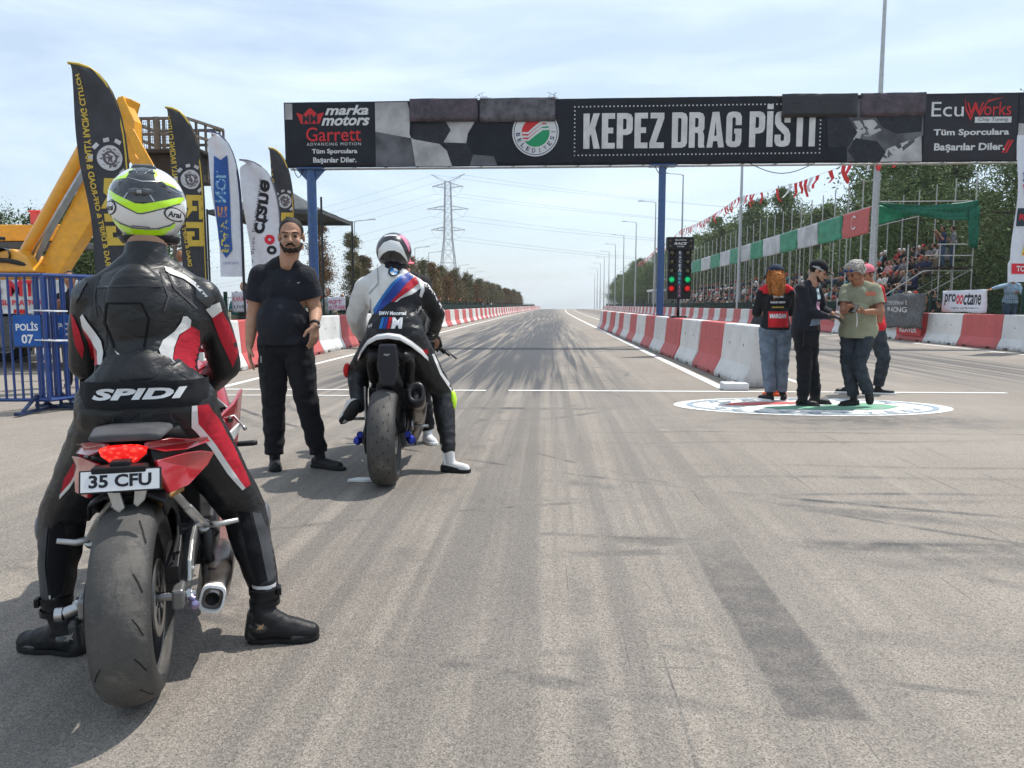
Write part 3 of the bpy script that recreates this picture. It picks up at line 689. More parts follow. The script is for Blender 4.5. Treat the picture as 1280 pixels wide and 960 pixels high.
# main title in its dotted frame
lw = PM('title letter white', (.60, .585, .575), .5, var=.12, scale=3)
GL = {'K': (.48, [[(0, 0), (.18, 0), (.18, .33), (.22, .42), (.30, 0), (.48, 0), (.34, .58), (.47, 1), (.29, 1), (.18, .64), (.18, 1), (0, 1)]]),
 'E': (.38, [[(0, 0), (.38, 0), (.38, .16), (.18, .16), (.18, .43), (.33, .43), (.33, .59), (.18, .59), (.18, .84), (.38, .84), (.38, 1), (0, 1)]]),
 'P': (.46, [[(0, 0), (.18, 0), (.18, 1), (0, 1)], [(.18, .38), (.30, .38), (.41, .42), (.46, .52), (.46, .86), (.41, .96), (.30, 1), (.18, 1), (.18, .84), (.25, .84), (.28, .81), (.28, .57), (.25, .54), (.18, .54)]]),
 'Z': (.42, [[(0, 0), (.42, 0), (.42, .16), (.19, .16), (.42, .84), (.42, 1), (.02, 1), (.02, .84), (.23, .84), (0, .16)]]),
 'D': (.46, [[(0, 0), (.18, 0), (.18, 1), (0, 1)], [(.18, 0), (.30, 0), (.41, .04), (.46, .14), (.46, .86), (.41, .96), (.30, 1), (.18, 1), (.18, .84), (.25, .84), (.28, .81), (.28, .19), (.25, .16), (.18, .16)]]),
 'R': (.48, [[(0, 0), (.18, 0), (.18, 1), (0, 1)], [(.18, .42), (.27, .42), (.42, .46), (.46, .54), (.46, .86), (.41, .96), (.30, 1), (.18, 1), (.18, .84), (.25, .84), (.28, .81), (.28, .61), (.25, .58), (.18, .58)], [(.27, .42), (.28, .32), (.28, .06), (.30, 0), (.48, 0), (.46, .08), (.46, .34), (.42, .46)]]),
 'A': (.52, [[(0, 0), (.17, 0), (.20, .18), (.26, .18), (.26, .33), (.222, .33), (.26, .75), (.26, 1), (.16, 1)], [(.52, 0), (.36, 1), (.26, 1), (.26, .75), (.298, .33), (.26, .33), (.26, .18), (.32, .18), (.35, 0)]]),
 'G': (.46, [[(.46, .62), (.46, .86), (.41, .96), (.30, 1), (.16, 1), (.05, .96), (0, .86), (0, .14), (.05, .04), (.16, 0), (.30, 0), (.41, .04), (.46, .14), (.46, .52), (.24, .52), (.24, .38), (.28, .38), (.28, .19), (.25, .16), (.21, .16), (.18, .19), (.18, .81), (.21, .84), (.25, .84), (.28, .81), (.28, .62)]]),
 'İ': (.18, [[(0, 0), (.18, 0), (.18, 1), (0, 1)], [(0, 1.06), (.18, 1.06), (.18, 1.2), (0, 1.2)]]),
 'S': (.46, [[(0, .34), (0, .14), (.05, .04), (.16, 0), (.30, 0), (.41, .04), (.46, .14), (.46, .36), (.40, .50), (.18, .70), (.18, .81), (.21, .84), (.25, .84), (.28, .81), (.28, .68), (.46, .68), (.46, .86), (.41, .96), (.30, 1), (.16, 1), (.05, .96), (0, .86), (0, .66), (.06, .54), (.28, .33), (.28, .19), (.25, .16), (.21, .16), (.18, .19), (.18, .34)]]),
 'T': (.44, [[(.13, 0), (.31, 0), (.31, .84), (.44, .84), (.44, 1), (0, 1), (0, .84), (.13, .84)]])}
for w_, xa, xb in (('KEPEZ', .87, 3.16), ('DRAG', 3.38, 5.33), ('PİSTİ', 5.55, 7.38)):
    tw = sum(GL[c][0] for c in w_) + .055*(len(w_) - 1); k_ = (xb - xa)/tw; x = xa
    for c in w_:
        gprint('lettering', [[(x + a*k_, 5.63 + b*.98) for a, b in pl] for pl in GL[c][1]], 0, 0, lw, .006, .2); x += (GL[c][0] + .055)*k_
dots = []
for i in range(62):
    x = .62 + i*.1113
    for z in (5.45, 6.80): dots.append(rect(x - .018, z - .018, x + .018, z + .018))
for i in range(12):
    z = 5.45 + i*.1125
    for x in (.62, 7.52): dots.append(rect(x - .018, z - .018, x + .018, z + .018))
o = gprint('dotted_frame', dots, 0, 0, pw, .006); o['kind'] = 'stuff'
# right sponsor panel
gprint('print_patch', [rect(10.38, 5.2, 12.88, 6.97)], 0, 0, PM('ecu panel black', (.022, .02, .026), .4), .008)
gprint('lettering', text_fit('Ecu', .88, .40, bold=.0), 10.98, 6.60, pw, .016)
gprint('lettering', text_fit('Works', 1.20, .36, bold=.0), 12.10, 6.60, pr_, .016)
gprint('logo', [[(11.42, 6.95), (11.50, 6.62), (11.62, 6.40), (11.72, 6.72), (11.85, 6.5), (12.05, 6.85), (12.5, 6.93), (12.05, 6.80), (11.86, 6.42), (11.72, 6.62), (11.62, 6.30), (11.47, 6.58)]], 0, -.02, pr_, .02)
gprint('print_patch', [rect(11.73, 6.22, 12.72, 6.38)], 0, 0, pw, .016)
gprint('lettering', text_fit('Chip Tuning', .8, .12), 12.22, 6.30, pblack, .022)
gprint('lettering', text_fit('Tüm Sporculara', 2.05, .22, bold=.03), 11.65, 5.95, pw, .016)
gprint('lettering', text_fit('Başarılar Diler.', 1.92, .25, bold=.03), 11.62, 5.55, pw, .016)
gprint('logo', [[(12.5 + a, 5.4), (12.56 + a, 5.4), (12.72 + a, 5.75), (12.66 + a, 5.75)] for a in (0, .09)], 0, 0, pr_, .016)
# crumpled dark film wrapped over parts of the banner
for x0, x1, m_, lab, z0 in ((-4.12, -2.16, M['foil'], 'plum dark crinkled film over the left flag print', 6.42), (-2.10, .06, M['foilgrey'], 'grey ridged film above the round seal', 6.40), (6.42, 8.50, M['foilblack'], 'glossy black film covering the end of the title', 6.42), (8.60, 10.36, M['foil'], 'dull plum film on the right flag print', 6.42)):
    mb = banner_mesh(x0, x1, z0, 7.06, -.085, .05, x0).build('film_cover', m_, gan, True, label=lab)
    s_ = mb.modifiers.new('s', 'SOLIDIFY'); s_.thickness = .05; s_.offset = 1
mb = MB()
for i in range(26):
    x = random.choice((-2.25, -2.1, -.0, .02, -2.0)) + random.uniform(-.1, .1); z = random.choice((7.03, 6.42)) + random.uniform(-.03, .03)
    mb.tube([(x, -.1, z), (x + random.uniform(-.12, .12), -.14, z + random.uniform(-.05, .14)), (x + random.uniform(-.2, .2), -.16, z + random.uniform(-.06, .2))], .006, 4)
tag(mb.build('torn_edge', M['foil'], gan), kind='stuff')
mb = MB()
for xa, xb in ((2.9, 3.3), (-7.6, -7.3), (5.6, 7.4)):
    mb.tube([(xa + (xb - xa)*t/8, -.05, 5.17 - .28*sin(pi*t/8)) for t in range(9)], .012, 5)
tag(mb.build('cable', M['black'], gan), kind='stuff')

# ================= STARTING LIGHTS =================
ct = empty('starting_light', 'black drag racing light tree with lit green and red lamps standing on the centre barrier', 'race light', (2.955, 18.1, .88), R(4))
MB().box((0, 0, .02), (.36, .26, .04)).build('base', M['dkmetal'], ct, bevel=.006)
MB().tube([(0, 0, .03), (0, 0, .45)], .035, 12).build('stand', M['dkmetal'], ct, True)
mb = MB(); mb.box((0, 0, 1.02), (.54, .14, 1.18)); mb.build('panel', M['black'], ct, bevel=.01)
mb = MB(); mb.box((0, -.02, 1.71), (.62, .18, .30)); mb.build('header_box', M['black'], ct, bevel=.012)
MB().box((0, -.075, 1.0), (.10, .01, 1.10)).build('name_strip', PM('navy strip', (.015, .02, .045), .3), ct)
amb = PM('unlit amber lamp', (.05, .045, .012), .25, coat=.5)
grn = PM('lit green lamp', (.0, .75, .22), .3, emit=.2); rdl = PM('lit red lamp', (.9, .012, .01), .3, emit=.18)
for i in range(5):
    for sx in (-.185, .185):
        z = 1.50 - i*.205; lm = amb if i < 3 else (grn if i == 3 else rdl)
        h_ = MB().lathe([(-.0, .078), (.05, .080), (.06, .074), (.02, .070), (.0, .07)], (sx, -.07, z), (0, -1, 0), 20).build('lamp_hood', M['dkmetal'], ct, True)
        MB().lathe([(0, .068), (.012, .06), (.024, .035), (.028, .001)], (sx, -.075, z), (0, -1, 0), 18).build('lamp', lm, ct, True)
for i in range(4):
    sx = -.24 if i % 2 == 0 else .24; z = 1.77 if i < 2 else 1.65
    MB().lathe([(0, .03), (.01, .02), (.012, .001)], (sx, -.11, z), (0, -1, 0), 12).build('small_lamp', amb, ct, True)
lay('lettering', text_fit('DRAG RACING', .26, .035, bold=.02), (0, -.112, 1.79), U, Wv, pw, ct, 0)
lay('lettering', text_fit('COMPULINK', .3, .05, bold=.03, shear=.3) if False else text_fit('RACE', .3, .06, bold=.03, shear=.3), (0, -.112, 1.71), U, Wv, pw, ct, 0)
lay('lettering', text_fit('SYSTEM', .16, .03, bold=.02), (0, -.112, 1.64), U, Wv, pw, ct, 0)
pbl = print_('pale blue ink', (.10, .45, .55))
for i, ch in enumerate('RACEAMERICA'):
    z = 1.50 - i*.098; big = .085 if i != 4 else .12
    lay('lettering', text_fit(ch, big*.62 if ch != 'I' else .015, big*.8, bold=.02), (0, -.084, z), U, Wv, pw if i < 5 else (pbl if i < 8 else PM('pink ink', (.6, .2, .3))), ct, 0)
# ================= LAMP POSTS, PYLON, WIRES =================
def lamp_mesh(h, r0, r1, arm, side):
    a = MB().tube([(0, 0, 0), (0, 0, h*.5), (0, 0, h)], [r0, (r0 + r1)/2, r1], 10); a.box((0, 0, .02), (r0*4, r0*4, .04))
    pole = a.mesh('pole')
    b = MB().tube([(0, 0, h - .1), (side*.3, 0, h + .05), (side*arm, 0, h + .12)], [.05, .04, .035], 6).mesh('arm')
    c = MB().loft([[V((side*(arm - .05 + t*.75), w_*s_, h + .12 + z_)) for s_, z_ in ((-1, 0), (1, 0), (.7, .1), (-.7, .1))] for t, w_ in ((0, .06), (.3, .14), (1, .10))]).mesh('lamp_head')
    return pole, arm and b, c
def lamps(pts, h, r0, r1, arm, side, labf, grp):
    ms = lamp_mesh(h, r0, r1, arm, side)
    for me in ms: me.materials.append(M['galv'])
    for i, (x, y) in enumerate(pts):
        e = empty('street_lamp', labf(i), 'street lamp', (x, y, crest(y)), 0, grp)
        for me in ms:
            o = bpy.data.objects.new(me.name.split('.')[0], me); C.objects.link(o); o.parent = e
ordn = ['nearest', 'second', 'third', 'fourth', 'fifth', 'sixth', 'seventh', 'eighth', 'ninth', 'tenth', 'eleventh', 'twelfth']
lamps([(12.6 + bend(y)*.6, y) for y in (31.0, 52.6, 76, 96, 119, 141, 162, 184, 206, 229, 252, 280)], 13.7, .15, .06, 1.5, -1,
      lambda i: 'tall grey lamp post behind the right barriers, %s one from the camera' % ordn[i], 'lamp posts behind the right barriers')
lamps([(-21, 81), (-21.4, 119), (-21, 130), (-21, 172), (-21, 188), (-21, 208), (-21, 235)], 10, .09, .05, 1.6, 1,
      lambda i: 'thin grey lamp post beyond the left trees, %s one from the camera' % ordn[i], 'lamp posts beyond the left trees')
def lattice_pylon():
    e = empty('power_pylon', 'tall steel lattice power pylon rising beyond the left row of trees', 'pylon', (-38, 280, -1.5))
    k = 1.0
    def w(z): return 4.3 - z*.105 if z < 27 else 1.45 - (z - 27)*.022
    lv = [0, 7, 13, 18, 22.5, 26.5, 30, 33, 36, 39, 42, 44.5, 47]
    mb = MB()
    for s1, s2 in ((-1, -1), (1, -1), (1, 1), (-1, 1)): mb.tube([(s1*w(z), s2*w(z), z) for z in lv], .16, 4)
    for a, b in zip(lv, lv[1:]):
        for q in range(4):
            c0 = [(-1, -1), (1, -1), (1, 1), (-1, 1)][q]; c1 = [(-1, -1), (1, -1), (1, 1), (-1, 1)][(q + 1) % 4]
            mb.tube([(c0[0]*w(a), c0[1]*w(a), a), (c1[0]*w(b), c1[1]*w(b), b)], .075, 3); mb.tube([(c1[0]*w(a), c1[1]*w(a), a), (c0[0]*w(b), c0[1]*w(b), b)], .075, 3)
            mb.tube([(c0[0]*w(b), c0[1]*w(b), b), (c1[0]*w(b), c1[1]*w(b), b)], .075, 3)
    mb.build('tower', M['pylon'], e)
    for z, L in ((29.5, 6.3), (37, 7.6), (45, 5.8)):
        mb = MB()
        for s in (-1, 1):
            for yy_ in (-.9, .9):
                mb.tube([(s*1.2, yy_, z), (s*L, 0, z + .4)], .09, 4); mb.tube([(s*1.2, yy_, z + 1.5), (s*L, 0, z + .4)], .09, 4)
                for t in (.3, .6): mb.tube([(s*(1.2 + (L - 1.2)*t), yy_*(1 - t), z + .4*t), (s*(1.2 + (L - 1.2)*(t - .2)), yy_*(1.2 - t), z + 1.5 - 1.1*(t - .2))], .06, 3)
            mb.tube([(s*1.3, 0, z), (s*(L - 2.2), 0, z - 2.6), (s*L, 0, z + .4)], .06, 3)
        tag(mb.build('crossarm', M['pylon'], e), kind='stuff')
    mb = MB()
    for s in (-1, 1): mb.tube([(0, 0, 47), (s*6.2, 0, 49.8)], .12, 4); mb.tube([(s*1.1, 0, 46.6), (s*6.2, 0, 49.8)], .08, 4); mb.tube([(s*.2, 0, 47), (s*1.0, 0, 47)], .12, 4)
    mb.build('earth_peak', M['pylon'], e)
    return e
lattice_pylon()
wi = PM('power line', (.22, .24, .26), .6)
for z, L in ((29.5, 6.3), (37, 7.6), (45, 5.8), (49.5, 6.2)):
    for s in (-1, 1):
        a = V((-38 + s*(L - 1), 280, z - (3.8 if z < 49 else 1.5)))
        b = V((330, 330 + s*6, z - 6)); p = [a.lerp(b, t/20) - V((0, 0, 15*4*(t/20)*(1 - t/20)*.75)) for t in range(21)]
        o = MB().tube(p, .038, 3, False).build('power_line', wi, None); tag(o, 'thin power line sagging right from the pylon, %s' % ('%s side at %s level' % ('near' if s > 0 else 'far', {29.5: 'the lowest arm', 37: 'the middle arm', 45: 'the top arm', 49.5: 'the earth wire'}[z])), 'power line', 'power lines')
        b = V((-330, 420 + s*6, z - 26)); p = [a.lerp(b, t/16) - V((0, 0, 12*4*(t/16)*(1 - t/16)*.7)) for t in range(17)]
        o = MB().tube(p, .038, 3, False).build('power_line', wi, None); tag(o, 'thin power line falling left from the pylon, %s' % ('%s side at %s level' % ('near' if s > 0 else 'far', {29.5: 'the lowest arm', 37: 'the middle arm', 45: 'the top arm', 49.5: 'the earth wire'}[z])), 'power line', 'power lines')

# ================= TREES =================
def leafmat(name, c1, c2):
    m, nt, p = newmat(name); k = NT(nt)
    oi = nt.nodes.new('ShaderNodeObjectInfo').outputs['Random']; v = k.coord()
    n = k.noise(v, 1.3, 3, .6); n2 = k.noise(v, 9, 2, .5)
    c = k.mix(k.ramp(k.m('ADD', k.m('MULTIPLY', n, .6), k.m('MULTIPLY', n2, .4)), .35, .65), c4(c1), c4(c2))
    hs = nt.nodes.new('ShaderNodeHueSaturation'); nt.links.new(c, hs.inputs['Color'])
    nt.links.new(k.m('MULTIPLY_ADD', oi, .5, .78), hs.inputs['Value']); nt.links.new(k.m('MULTIPLY_ADD', oi, .02, .49), hs.inputs['Hue'])
    nt.links.new(hs.outputs[0], p.inputs['Base Color']); p.inputs['Roughness'].default_value = .75
    p.inputs['Specular IOR Level'].default_value = .25
    p.inputs['Subsurface Weight'].default_value = 0
    return m
LG = leafmat('pine needles', (.065, .10, .03), (.16, .21, .07)); LB = leafmat('cypress brown green', (.085, .085, .04), (.18, .15, .075))
LO = leafmat('rusty foliage', (.13, .065, .025), (.20, .12, .05)); LS = leafmat('broad leaves', (.045, .075, .022), (.12, .16, .05))
BARK = PM('bark', (.10, .072, .052), .9, bump=.5, bscale=30, var=.3)
def tree_meshes(kind, h, w, n, leaf, seed):
    rnd = random.Random(seed); tr = MB(); fo = MB()
    lean = V((rnd.uniform(-.03, .03), rnd.uniform(-.03, .03), 1))
    tr.tube([lean*(h*t) + V((rnd.uniform(-.02, .02)*h*.4, 0, 0)) for t in (0, .25, .5, .75, .97)], [h*.022, h*.018, h*.013, h*.008, h*.003], 7)
    tips = []
    nb = 46 if kind == 'pine' else 40
    for i in range(nb):
        if kind == 'pine':
            t = rnd.uniform(.22, 1.0); ln = w*.5*(.30 + 1.0*(1 - t)**.55)*rnd.uniform(.55, 1.1)*(1 if t < .9 else .5)
            up = rnd.uniform(.1, .5)
        else:
            t = rnd.uniform(.04, .98); ln = w*.5*(1 - abs(t - .35)*.95)*rnd.uniform(.6, 1.1); up = rnd.uniform(1.0, 1.9)
        a = rnd.uniform(0, 2*pi); b0 = lean*(h*t*.95); d = V((cos(a), sin(a), up)).normalized()*ln
        if kind != 'pine': d.z = min(d.z, ln*.9)
        b1 = b0 + d
        if ln > .25: tr.tube([b0, b0 + d*.6 + V((0, 0, -.03*ln)), b1], [h*.006, h*.004, h*.0015], 4)
        tips.append((b0, b1, ln))
    per = n//len(tips)
    for b0, b1, ln in tips:
        cl = [b0.lerp(b1, rnd.uniform(.35, 1.05)) + V((rnd.gauss(0, .13), rnd.gauss(0, .13), rnd.gauss(0, .10)))*ln for _ in range(3)]
        for _ in range(per):
            c = rnd.choice(cl); r = ln*.26 + .08*w*.2
            p = c + V((rnd.gauss(0, r), rnd.gauss(0, r), rnd.gauss(0, r*.7)))
            s_ = leaf*rnd.uniform(.6, 1.4); ax = V((rnd.gauss(0, 1), rnd.gauss(0, 1), rnd.gauss(0, 1))).normalized(); bx = ax.cross(V((rnd.gauss(0, 1), rnd.gauss(0, 1), rnd.gauss(0, 1)))).normalized()
            fo.add([p - ax*s_, p + bx*s_*.36, p + ax*s_, p - bx*s_*.36], [(0, 1, 2, 3)])
    return tr.mesh('trunk'), fo.mesh('crown')
_tm = {}
def tree(name, key, loc, s, label, grp, lm, rz=None):
    tr, fo = key
    e = empty(name, label, 'tree', loc, random.uniform(0, 6.28) if rz is None else rz, grp)
    e.scale = (s*random.uniform(.9, 1.1), s*random.uniform(.9, 1.1), s)
    for me, m_, nm in ((tr, BARK, 'trunk'), (fo, lm, 'crown')):
        if not me.materials: me.materials.append(None)
        o = bpy.data.objects.new(nm, me); C.objects.link(o); o.parent = e
        o.material_slots[0].link = 'OBJECT'; o.material_slots[0].material = m_
    return e
PINE = [tree_meshes('pine', 10, 6.0, 11000, .125, s) for s in (1, 2, 3, 4)]
PINEN = [tree_meshes('pine', 10, 5.8, 32000, .078, s) for s in (11, 12)]
CYP = [tree_meshes('cyp', 4, 2.1, 8000, .062, s) for s in (5, 6, 7)]
CYPN = [tree_meshes('cyp', 4, 1.5, 16000, .04, s) for s in (8, 9)]
# named, individually placed pines behind the stand
near_p = [(21.5, 36, 9.8, 'broad dark pine rising behind the near end of the grandstand'), (25.5, 41, 10.2, 'pine behind the stand seen just right of the grey lamp pole'),
          (23.0, 33.5, 7.6, 'bushy pine right of the green roof tarpaulin'), (25.5, 36.8, 9.8, 'tall pine at the right edge under the sponsor panel'), (21.8, 30.2, 8.2, 'pine at the far right edge behind the white feather flag'),
          (27.5, 39, 7.2, 'round topped pine between two taller pines right of the stand'), (19.8, 45, 9.2, 'pine behind the red flag banner of the stand'), (29.5, 36, 9.0, 'pine behind the right edge feather flag, second row')]
for i, (x, y, h, lab) in enumerate(near_p): tree('pine_tree', PINEN[i % 2], (x + .3, y, 0), h/10*1.12, lab, None, LG)
rr_ = random.Random(4)
for i in range(70):
    y = 44 + i*2.9; h = rr_.uniform(8.0, 12.5)
    x = (rr_.uniform(20.6, 22) if y < 85 else rr_.uniform(18.6, 21)) + (i % 3)*2.6 + bend(y)
    if y > 110: x = rr_.uniform(15.5, 20) + bend(y) + (i % 3)*1.5; h = rr_.uniform(8, 11)
    tree('pine_tree', PINE[i % 4], (x, y, 0), h/10, 'pine in the green wood behind the grandstand', 'pines of the wood behind the grandstand', LG)
for i in range(26):
    y = 28 + i*4; tree('pine_tree', PINE[i % 4], (33 + rr_.uniform(-2, 6), y + rr_.uniform(-1, 1), 0), rr_.uniform(.75, 1.05), 'pine in the back row of the wood right of the track', 'pines in the back row of the right wood', LG)
# undergrowth filling the wood (too dense to count)
def bushes(name, pts, lm, label, n, leaf, seed=1):
    rnd = random.Random(seed); fo = MB()
    for (x, y, r, h) in pts:
        for _ in range(n):
            a, b = rnd.uniform(0, 2*pi), rnd.random()**.5
            p = V((x + cos(a)*r*b, y + sin(a)*r*b, h*rnd.random()**.8*(1 - .35*b*b)))
            s_ = leaf*rnd.uniform(.6, 1.5); ax = V((rnd.gauss(0, 1), rnd.gauss(0, 1), rnd.gauss(0, 1))).normalized(); bx = ax.cross(V((rnd.gauss(0, 1), rnd.gauss(0, 1), rnd.gauss(0, 1)))).normalized()
            fo.add([p - ax*s_, p + bx*s_*.5, p + ax*s_, p - bx*s_*.5], [(0, 1, 2, 3)])
    o = fo.build(name, lm); return tag(o, label, 'undergrowth', kind='stuff')
bushes('undergrowth', [(20.5 + rr_.uniform(-.6, 2.2), 28.5 + i*1.7, rr_.uniform(1.4, 2.1), rr_.uniform(2.2, 4.3)) for i in range(14)], LS, 'dense mixed bushes filling the wood behind the stand', 5200, .07, 3)
bushes('undergrowth', [(20.5 + rr_.uniform(-1, 4) + bend(52 + i*3.4), 52 + i*3.4, rr_.uniform(2.2, 3.4), rr_.uniform(2.6, 5.6)) for i in range(44)], LG, 'dark scrub at the foot of the far wood right of the track', 1500, .19, 4)
bushes('undergrowth', [(-20.5, 25.5, 1.8, 4.2), (-18.4, 26.5, 2.0, 4.6), (-16.8, 28, 1.6, 3.9), (-22.5, 27, 2.2, 4.9), (-15.2, 29.5, 1.5, 3.4), (-25, 29, 2.4, 4.8)], LS, 'dense leafy thicket at the left edge behind the orange crane arm', 7000, .075, 9)
# left row of young cypress trees
cyl = [(-10.3, 34.0, 4.9, LO, 'rust brown cypress just right of the gantry post'), (-9.9, 37.4, 4.75, LB, 'dark green cypress second from the gantry post'), (-10.2, 41.5, 3.9, LB, 'short cypress beside the orange tinted bush'), (-10.6, 43.5, 3.9, LO, 'orange tinted small cypress left of the riders helmet')]
for i, (x, y, h, m_, lab) in enumerate(cyl): tree('cypress_tree', CYPN[i % 2], (x, y, 0), h/4, lab, None, m_)
for i in range(74):
    y = 46 + i*1.95; tree('cypress_tree', CYP[i % 3], (-9.6 + rr_.uniform(-.5, .5) + bend(y)*.9, y, 0), rr_.uniform(.86, 1.14), 'small %s cypress in the long row behind the left fence' % ('rusty' if i % 3 == 1 else 'olive green'), '%s cypresses of the left row' % ('rusty' if i % 3 == 1 else 'green'), LO if i % 3 == 1 else LB)
for i, (x, y, h) in enumerate([(-19.5, 24, 5.0), (-17.5, 27, 5.2), (-22, 28, 6.0), (-15.6, 30, 4.8)]):
    tree('leafy_tree', PINEN[i % 2], (x, y, 0), h/10, ['leafy tree at the left edge above the orange beacon', 'leafy tree between beacon and yellow boom', 'taller leafy tree at the far left edge behind the machine', 'leafy tree behind the yellow boom, reddish side'][i], 'trees behind the yellow machine', LS)

# ================= FENCES =================
def fence_line(name, label, xf, y0, y1, step, h, mesh_density, solid_from=None, z=0.0):
    e = empty(name, label, 'fence', (0, 0, 0))
    ps = MB().box((0, 0, h/2 + .05), (.06, .06, h + .1)).mesh('post'); ps.materials.append(M['fence'])
    pm = MB()
    for i in range(10): pm.bar((0, 0, .08 + i*(h - .1)/9), (0, step, .08 + i*(h - .1)/9), .009, .009)
    for i in range(int(step/.10)): pm.bar((0, (i + .5)*.10, .05), (0, (i + .5)*.10, h), .006, .006, up=(1, 0, 0))
    pmm = pm.mesh('mesh_panel'); pmm.materials.append(M['fence'])
    sh = MB().box((0, step/2, h*.46), (.015, step, h*.86)).mesh('screen_net'); sh.materials.append(PM('dark green screen net', (.007, .024, .020), .85, var=.35, scale=2, bump=.2))
    y = y0; 
    while y < y1:
        a = -atan2(xf(y + step) - xf(y), step)
        for me, on in ((ps, True), (pmm, y < 70), (sh, solid_from is not None and y >= solid_from)):
            if on:
                o = bpy.data.objects.new(me.name.split('.')[0], me); C.objects.link(o); o.parent = e; o.location = (xf(y) + (.02 if me is sh else 0), y, z + crest(y)); o.rotation_euler = (0, 0, a)
        y += step
    return e
fence_line('mesh_fence', 'green welded mesh fence running behind the left barriers', lambda y: -6.75 + bend(y), 13.0, 205, 2.5, 1.35, .1, 33)
fence_line('mesh_fence', 'green welded mesh fence between right barriers and the crowd', lambda y: 12.55 + bend(y), 18.6, 210, 2.5, 1.5, .1, 33)

# ================= GRANDSTAND =================
PT = PM('scaffold tube', (.42, .42, .40), .5, .4, var=.15)
st = empty('grandstand', 'long scaffold grandstand with plank tiers and green tarpaulins along the right fence', 'grandstand', (0, 0, 0))
X0, X1, Y0s, stp, NB = 13.1, 16.9, 31.9, 1.6, 50
up = MB().tube([(0, 0, 0), (0, 0, 6.45)], .028, 6).mesh('upright'); up.materials.append(PT)
lg = MB().tube([(0, 0, 0), (0, stp, 0)], .022, 5).mesh('ledger'); lg.materials.append(PT)
tr_ = MB()
for z in (1.0,): tr_.tube([(0, 0, z), (X1 - X0, 0, z)], .022, 5)
tr_.tube([(0, 0, .5), (X1 - X0, 0, 2.6)], .022, 5); tr_ = tr_.mesh('transom'); tr_.materials.append(PT)
pl_m = PM('weathered plank', (.055, .045, .035), .85, var=.3, bump=.2)
plank = MB().box((0, stp/2, 0), (.42, stp - .02, .045)).mesh('plank'); plank.materials.append(pl_m)
riser = MB().box((0, stp/2, 0), (.03, stp - .02, .38)).mesh('riser'); riser.materials.append(PM('riser shade board', (.05, .045, .045), .9))
def inst(me, par, loc, rz=0, scale=None):
    o = bpy.data.objects.new(me.name.split('.')[0], me); C.objects.link(o); o.parent = par; o.location = loc; o.rotation_euler = (0, 0, rz)
    if scale: o.scale = scale
    return o
for i in range(NB):
    y = Y0s + i*stp; b = bend(y)
    if i < 44:
        inst(up, st, (X0 + b, y, 0)); 
        if i < 30: inst(up, st, (X1 + b, y, 0))
    for zz in (4.15, 5.2):
        if i < 44: inst(lg, st, (X0 + b, y, zz - (0 if i else 0)))
    if i < 20:
        inst(tr_, st, (X0 + b, y, 0)); inst(lg, st, (X1 + b, y, 5.25))
    if i < 40:
        for k_ in range(5): inst(plank, st, (X0 + .5 + k_*.75 + b, y, .60 + k_*.6))
# near end frame with rails
mb = MB()
for x in (X0, X0 + 1.25, X0 + 2.5, X1 - .75):
    mb.tube([(x, Y0s - .02, 0), (x, Y0s - .02, 3.6)], .028, 6)
for z, xa in ((1.25, X0), (2.55, X0 + 1.9), (3.15, X0 + 1.9), (3.6, X0 + 2.4), (5.3, X0)): mb.tube([(xa, Y0s - .05, z), (X1, Y0s - .05, z)], .024, 6)
mb.tube([(X0, Y0s - .05, 1.3), (X0 + 1.9, Y0s - .05, 2.55)], .024, 6)
tag(mb.build('end_frame', PT, st), kind='stuff')
# tarpaulins between 4.15 and 5.2 m on the front posts, green and pale pieces alternating
def tarp(nm, p00, p10, p11, p01, m_, seed, amp=.05, lab=None, n=10, sag=0):
    mb = MB(); p00, p10, p11, p01 = map(V, (p00, p10, p11, p01)); nrm = (p10 - p00).cross(p01 - p00).normalized(); vs = []
    for j in range(n + 1):
        for i in range(n + 1):
            s_, t_ = i/n, j/n; p = p00.lerp(p10, s_).lerp(p01.lerp(p11, s_), t_)
            e = amp*(noise.noise(V((s_*4 + seed, t_*1.5, seed))) + .6*noise.noise(V((s_*2, t_*7 + seed, 2))))
            vs.append(p + nrm*e - V((0, 0, sag*4*s_*(1 - s_)*(1 - .3*t_))))
    mb.add(vs, [(j*(n + 1) + i, j*(n + 1) + i + 1, (j + 1)*(n + 1) + i + 1, (j + 1)*(n + 1) + i) for j in range(n) for i in range(n)])
    o = mb.build(nm, m_, st, True); s = o.modifiers.new('s', 'SOLIDIFY'); s.thickness = .01
    if lab: o['label'] = lab
    return o
greys = M['grey']; palesh = PM('pale printed sheet', (.50, .51, .52), .7, var=.18, scale=1.1, bump=.2, bscale=8)
y = 32.6; k_ = 0
lens_ = [2.9, 3.2, 3.1, 3.2, 3.5, 3.0, 2.8, 3.0, 3.4, 3.6, 4, 4.5, 5, 5.5]
xt = X0 - .05
redflag = PM('faded red flag cloth', (.52, .13, .12), .75, var=.12, bump=.2, bscale=6)
seq = [redflag, M['green']] + [palesh, M['green']]*6
